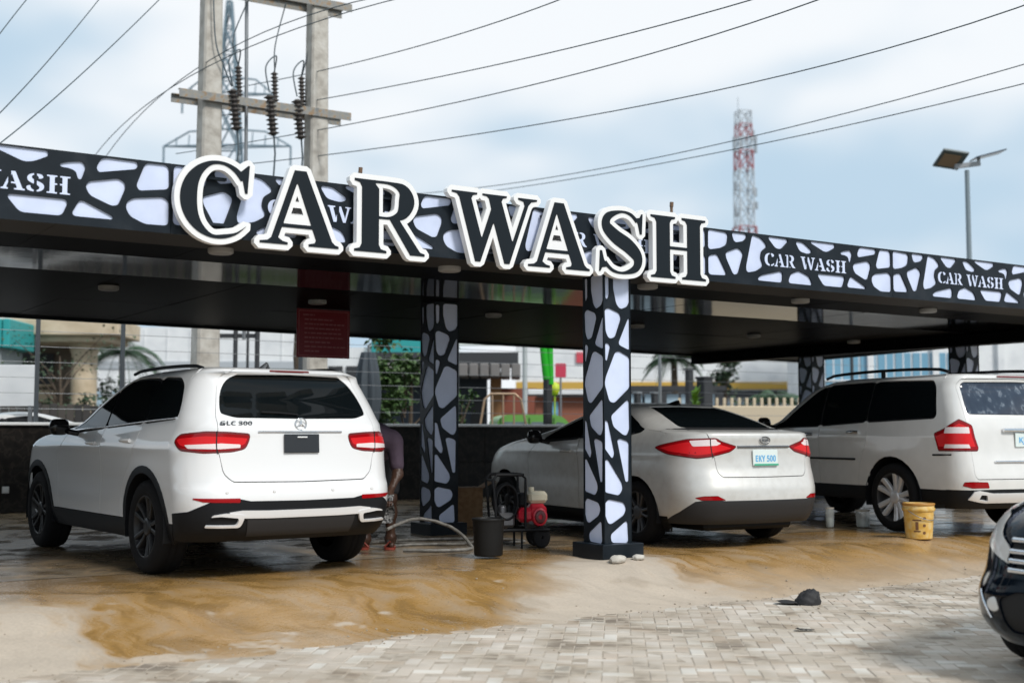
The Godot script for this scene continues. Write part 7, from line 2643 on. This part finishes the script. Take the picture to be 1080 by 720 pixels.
func person() -> void:
	# bending forward beside the car, facing the viewer's left; local x runs along the gaze (to the car), y up
	var t := thing("person", "person in a purple top bending over beside the white SUV, bare legs in red slippers", "person", Vector3(-1.14, 0, -2.05), deg_to_rad(-122))
	t.scale = Vector3.ONE * 1.1
	var skin := M(0.055, 0.026, 0.016, 0.5)
	var V := func(x: float, y: float, z: float) -> Vector3: return Vector3(x, y, z)
	var hip := Vector3(-0.08, 0.80, 0)
	var s := ST()
	var b := []
	for sg in [-1.0, 1.0]:
		var h := hip + Vector3(0, -0.02, sg * 0.09)
		var kn := Vector3(0.05, 0.44, sg * 0.11)
		var an := Vector3(-0.06, 0.08, sg * 0.11)
		b.append([h, 0.085, kn, 0.056])
		b.append([kn, 0.052, kn.lerp(an, 0.35) + Vector3(-0.025, 0, 0), 0.054])
		b.append([kn.lerp(an, 0.35) + Vector3(-0.025, 0, 0), 0.054, an, 0.035])
		b.append([an, 0.036, an + Vector3(0.15, -0.045, sg * 0.02), 0.03])
		b.append([an, 0.036, an + Vector3(-0.04, -0.04, 0), 0.032])
		# arms hang and reach to the car
		var sh := Vector3(0.34, 0.92, sg * 0.17)
		var el := Vector3(0.40, 0.66, sg * 0.20)
		var wr := Vector3(0.56, 0.50, sg * 0.14)
		b.append([sh, 0.055, el, 0.04])
		b.append([el, 0.04, wr, 0.027])
		b.append([wr, 0.03, wr + Vector3(0.06, -0.03, 0), 0.034])
	b.append([Vector3(0.34, 0.95, 0), 0.06, Vector3(0.46, 0.88, 0), 0.052])
	b.append([hip, 0.12, Vector3(0.12, 0.93, 0), 0.12])
	b.append([Vector3(0.12, 0.93, 0), 0.12, Vector3(0.30, 0.95, 0), 0.12])
	b.append([Vector3(0.30, 0.94, -0.12), 0.075, Vector3(0.30, 0.94, 0.12), 0.075])
	capsule_mesh(s, b, 0.018, 0.05)
	# head on a grid of its own
	var hc := Vector3(0.54, 0.80, 0)
	capsule_mesh(s, [[hc + Vector3(-0.02, 0.02, 0), 0.085, hc + Vector3(0.0, -0.02, 0), 0.078], [hc + Vector3(0.02, -0.03, 0), 0.066, hc + Vector3(0.02, -0.085, 0), 0.046], [hc + Vector3(0.07, -0.035, 0), 0.014, hc + Vector3(0.095, -0.055, 0), 0.016], [hc + Vector3(-0.01, -0.03, -0.082), 0.016, hc + Vector3(-0.01, 0.0, -0.086), 0.014], [hc + Vector3(-0.01, -0.03, 0.082), 0.016, hc + Vector3(-0.01, 0.0, 0.086), 0.014], [hc + Vector3(0.064, -0.083, -0.02), 0.008, hc + Vector3(0.064, -0.083, 0.02), 0.008], [hc + Vector3(-0.06, 0.05, 0), 0.055, Vector3(0.40, 0.92, 0), 0.055]], 0.009, 0.02)
	# hands: five fingers each, curled on a cloth
	for sg in [-1.0, 1.0]:
		var w := Vector3(0.62, 0.47, sg * 0.14)
		var hb := [[w + Vector3(-0.03, 0.01, -0.02), 0.016, w + Vector3(0.03, -0.02, -0.02), 0.015], [w + Vector3(-0.03, 0.01, 0.02), 0.016, w + Vector3(0.03, -0.02, 0.02), 0.015]]
		for i in 4:
			var z := -0.03 + 0.02 * i
			var l: float = [0.85, 1.0, 0.95, 0.75][i]
			var k0 := w + Vector3(0.03, -0.02, z)
			var k1 := k0 + Vector3(0.03, -0.018, 0) * l
			var k2 := k1 + Vector3(0.008, -0.026, 0) * l
			hb.append([k0, 0.009, k1, 0.0085])
			hb.append([k1, 0.0085, k2, 0.007])
		var th := w + Vector3(-0.01, -0.005, -sg * 0.035)
		hb.append([th, 0.011, th + Vector3(0.03, -0.012, -sg * 0.02), 0.009])
		hb.append([th + Vector3(0.03, -0.012, -sg * 0.02), 0.009, th + Vector3(0.045, -0.035, -sg * 0.012), 0.008])
		capsule_mesh(s, hb, 0.005, 0.008)
	obj("body", s.commit(), skin, t)
	# clothes
	s = ST()
	var top := []
	top.append([hip + Vector3(0.0, 0.03, 0), 0.142, Vector3(0.12, 0.945, 0), 0.140])
	top.append([Vector3(0.12, 0.945, 0), 0.140, Vector3(0.31, 0.955, 0), 0.128])
	top.append([Vector3(0.31, 0.95, -0.13), 0.09, Vector3(0.31, 0.95, 0.13), 0.09])
	for sg in [-1.0, 1.0]:
		top.append([Vector3(0.34, 0.92, sg * 0.17), 0.072, Vector3(0.385, 0.73, sg * 0.192), 0.06])
	capsule_mesh(s, top, 0.016, 0.05)
	obj("purple_top", s.commit(), bumped(M(0.075, 0.05, 0.075, 0.85), bump_tex(0.03, 5.0), 0.6), t)
	s = ST()
	var sh2 := []
	for sg in [-1.0, 1.0]:
		sh2.append([hip + Vector3(0, -0.02, sg * 0.09), 0.105, Vector3(0.03, 0.52, sg * 0.11), 0.082])
	sh2.append([hip + Vector3(0, 0, -0.06), 0.125, hip + Vector3(0, 0, 0.06), 0.125])
	capsule_mesh(s, sh2, 0.016, 0.04)
	obj("dark_shorts", s.commit(), M(0.015, 0.015, 0.018, 0.8), t)
	s = ST()
	capsule_mesh(s, [[hc + Vector3(-0.035, 0.04, 0), 0.084, hc + Vector3(-0.01, 0.045, 0), 0.078]], 0.010, 0.01)
	obj("hair", s.commit(), M(0.008, 0.007, 0.006, 0.9), t)
	for sg in [-1.0, 1.0]:
		s = ST()
		var o := Vector3(0.03, 0.012, sg * 0.115)
		patch(s, [[rounded(V2([-0.14, -0.04, 0.13, -0.05, 0.13, 0.05, -0.14, 0.04]), 0.045, 4)], []], func(p: Vector2) -> Vector3: return o + Vector3(p.x, 0.008, -p.y), 0.0, 0.018, Vector2(0.1, 0.1))
		tube(s, [o + Vector3(0.06, 0.01, -0.045), o + Vector3(0.05, 0.055, 0), o + Vector3(0.06, 0.01, 0.045)], 0.010, -1, 6)
		obj("slipper", s.commit(), M(0.22, 0.035, 0.02, 0.5), t)
	# patterned cloth held against the car
	t = thing("wash_cloth", "black and white patterned cloth in the bending person's hand", "cloth", Vector3(-1.14, 0, -2.05), deg_to_rad(-122))
	t.scale = Vector3.ONE * 1.1
	s = ST()
	var rows := []
	for j in 10:
		var row := PackedVector3Array()
		for i in 10:
			row.append(Vector3(0.655 + 0.02 * sin(i * 1.3 + j * 0.5), 0.50 - j * 0.026, -0.19 + i * 0.04 + 0.01 * sin(j * 0.9)))
		rows.append(row)
	sheet(s, rows)
	obj("fabric", s.commit(), textured(M(1, 1, 1, 0.9), noise_tex(0.05, [[0.45, 0.02, 0.02, 0.02], [0.55, 0.26, 0.26, 0.26]], 256, 2, 181), 2.5), t)

func _ready() -> void:
	rng.seed = 1
	setup()
	materials()
	ground()
	canopy()
	sign_letters()
	back_wall()
	background()
	power_line()
	suv_white(Vector3(-2.76, 0, -1.18), deg_to_rad(-3.2))
	sedan_silver(Vector3(2.12, 0, -1.02), deg_to_rad(4.2), MT.dusty_paint)
	var parked := CAR.duplicate()
	parked.name = numbered("parked_car")
	add_child(parked)
	parked.position = Vector3(-3.3, 0.0, -11.6)
	parked.rotation.y = deg_to_rad(-86)
	tag(parked, "off-white car parked behind the boundary wall, only its roof showing", "car")
	parked.remove_meta("group")
	suv_large(Vector3(5.57, 0, -0.53), deg_to_rad(9.9))
	black_car(Vector3(2.98, -0.25, 4.70), deg_to_rad(-95))
	props()
	person()
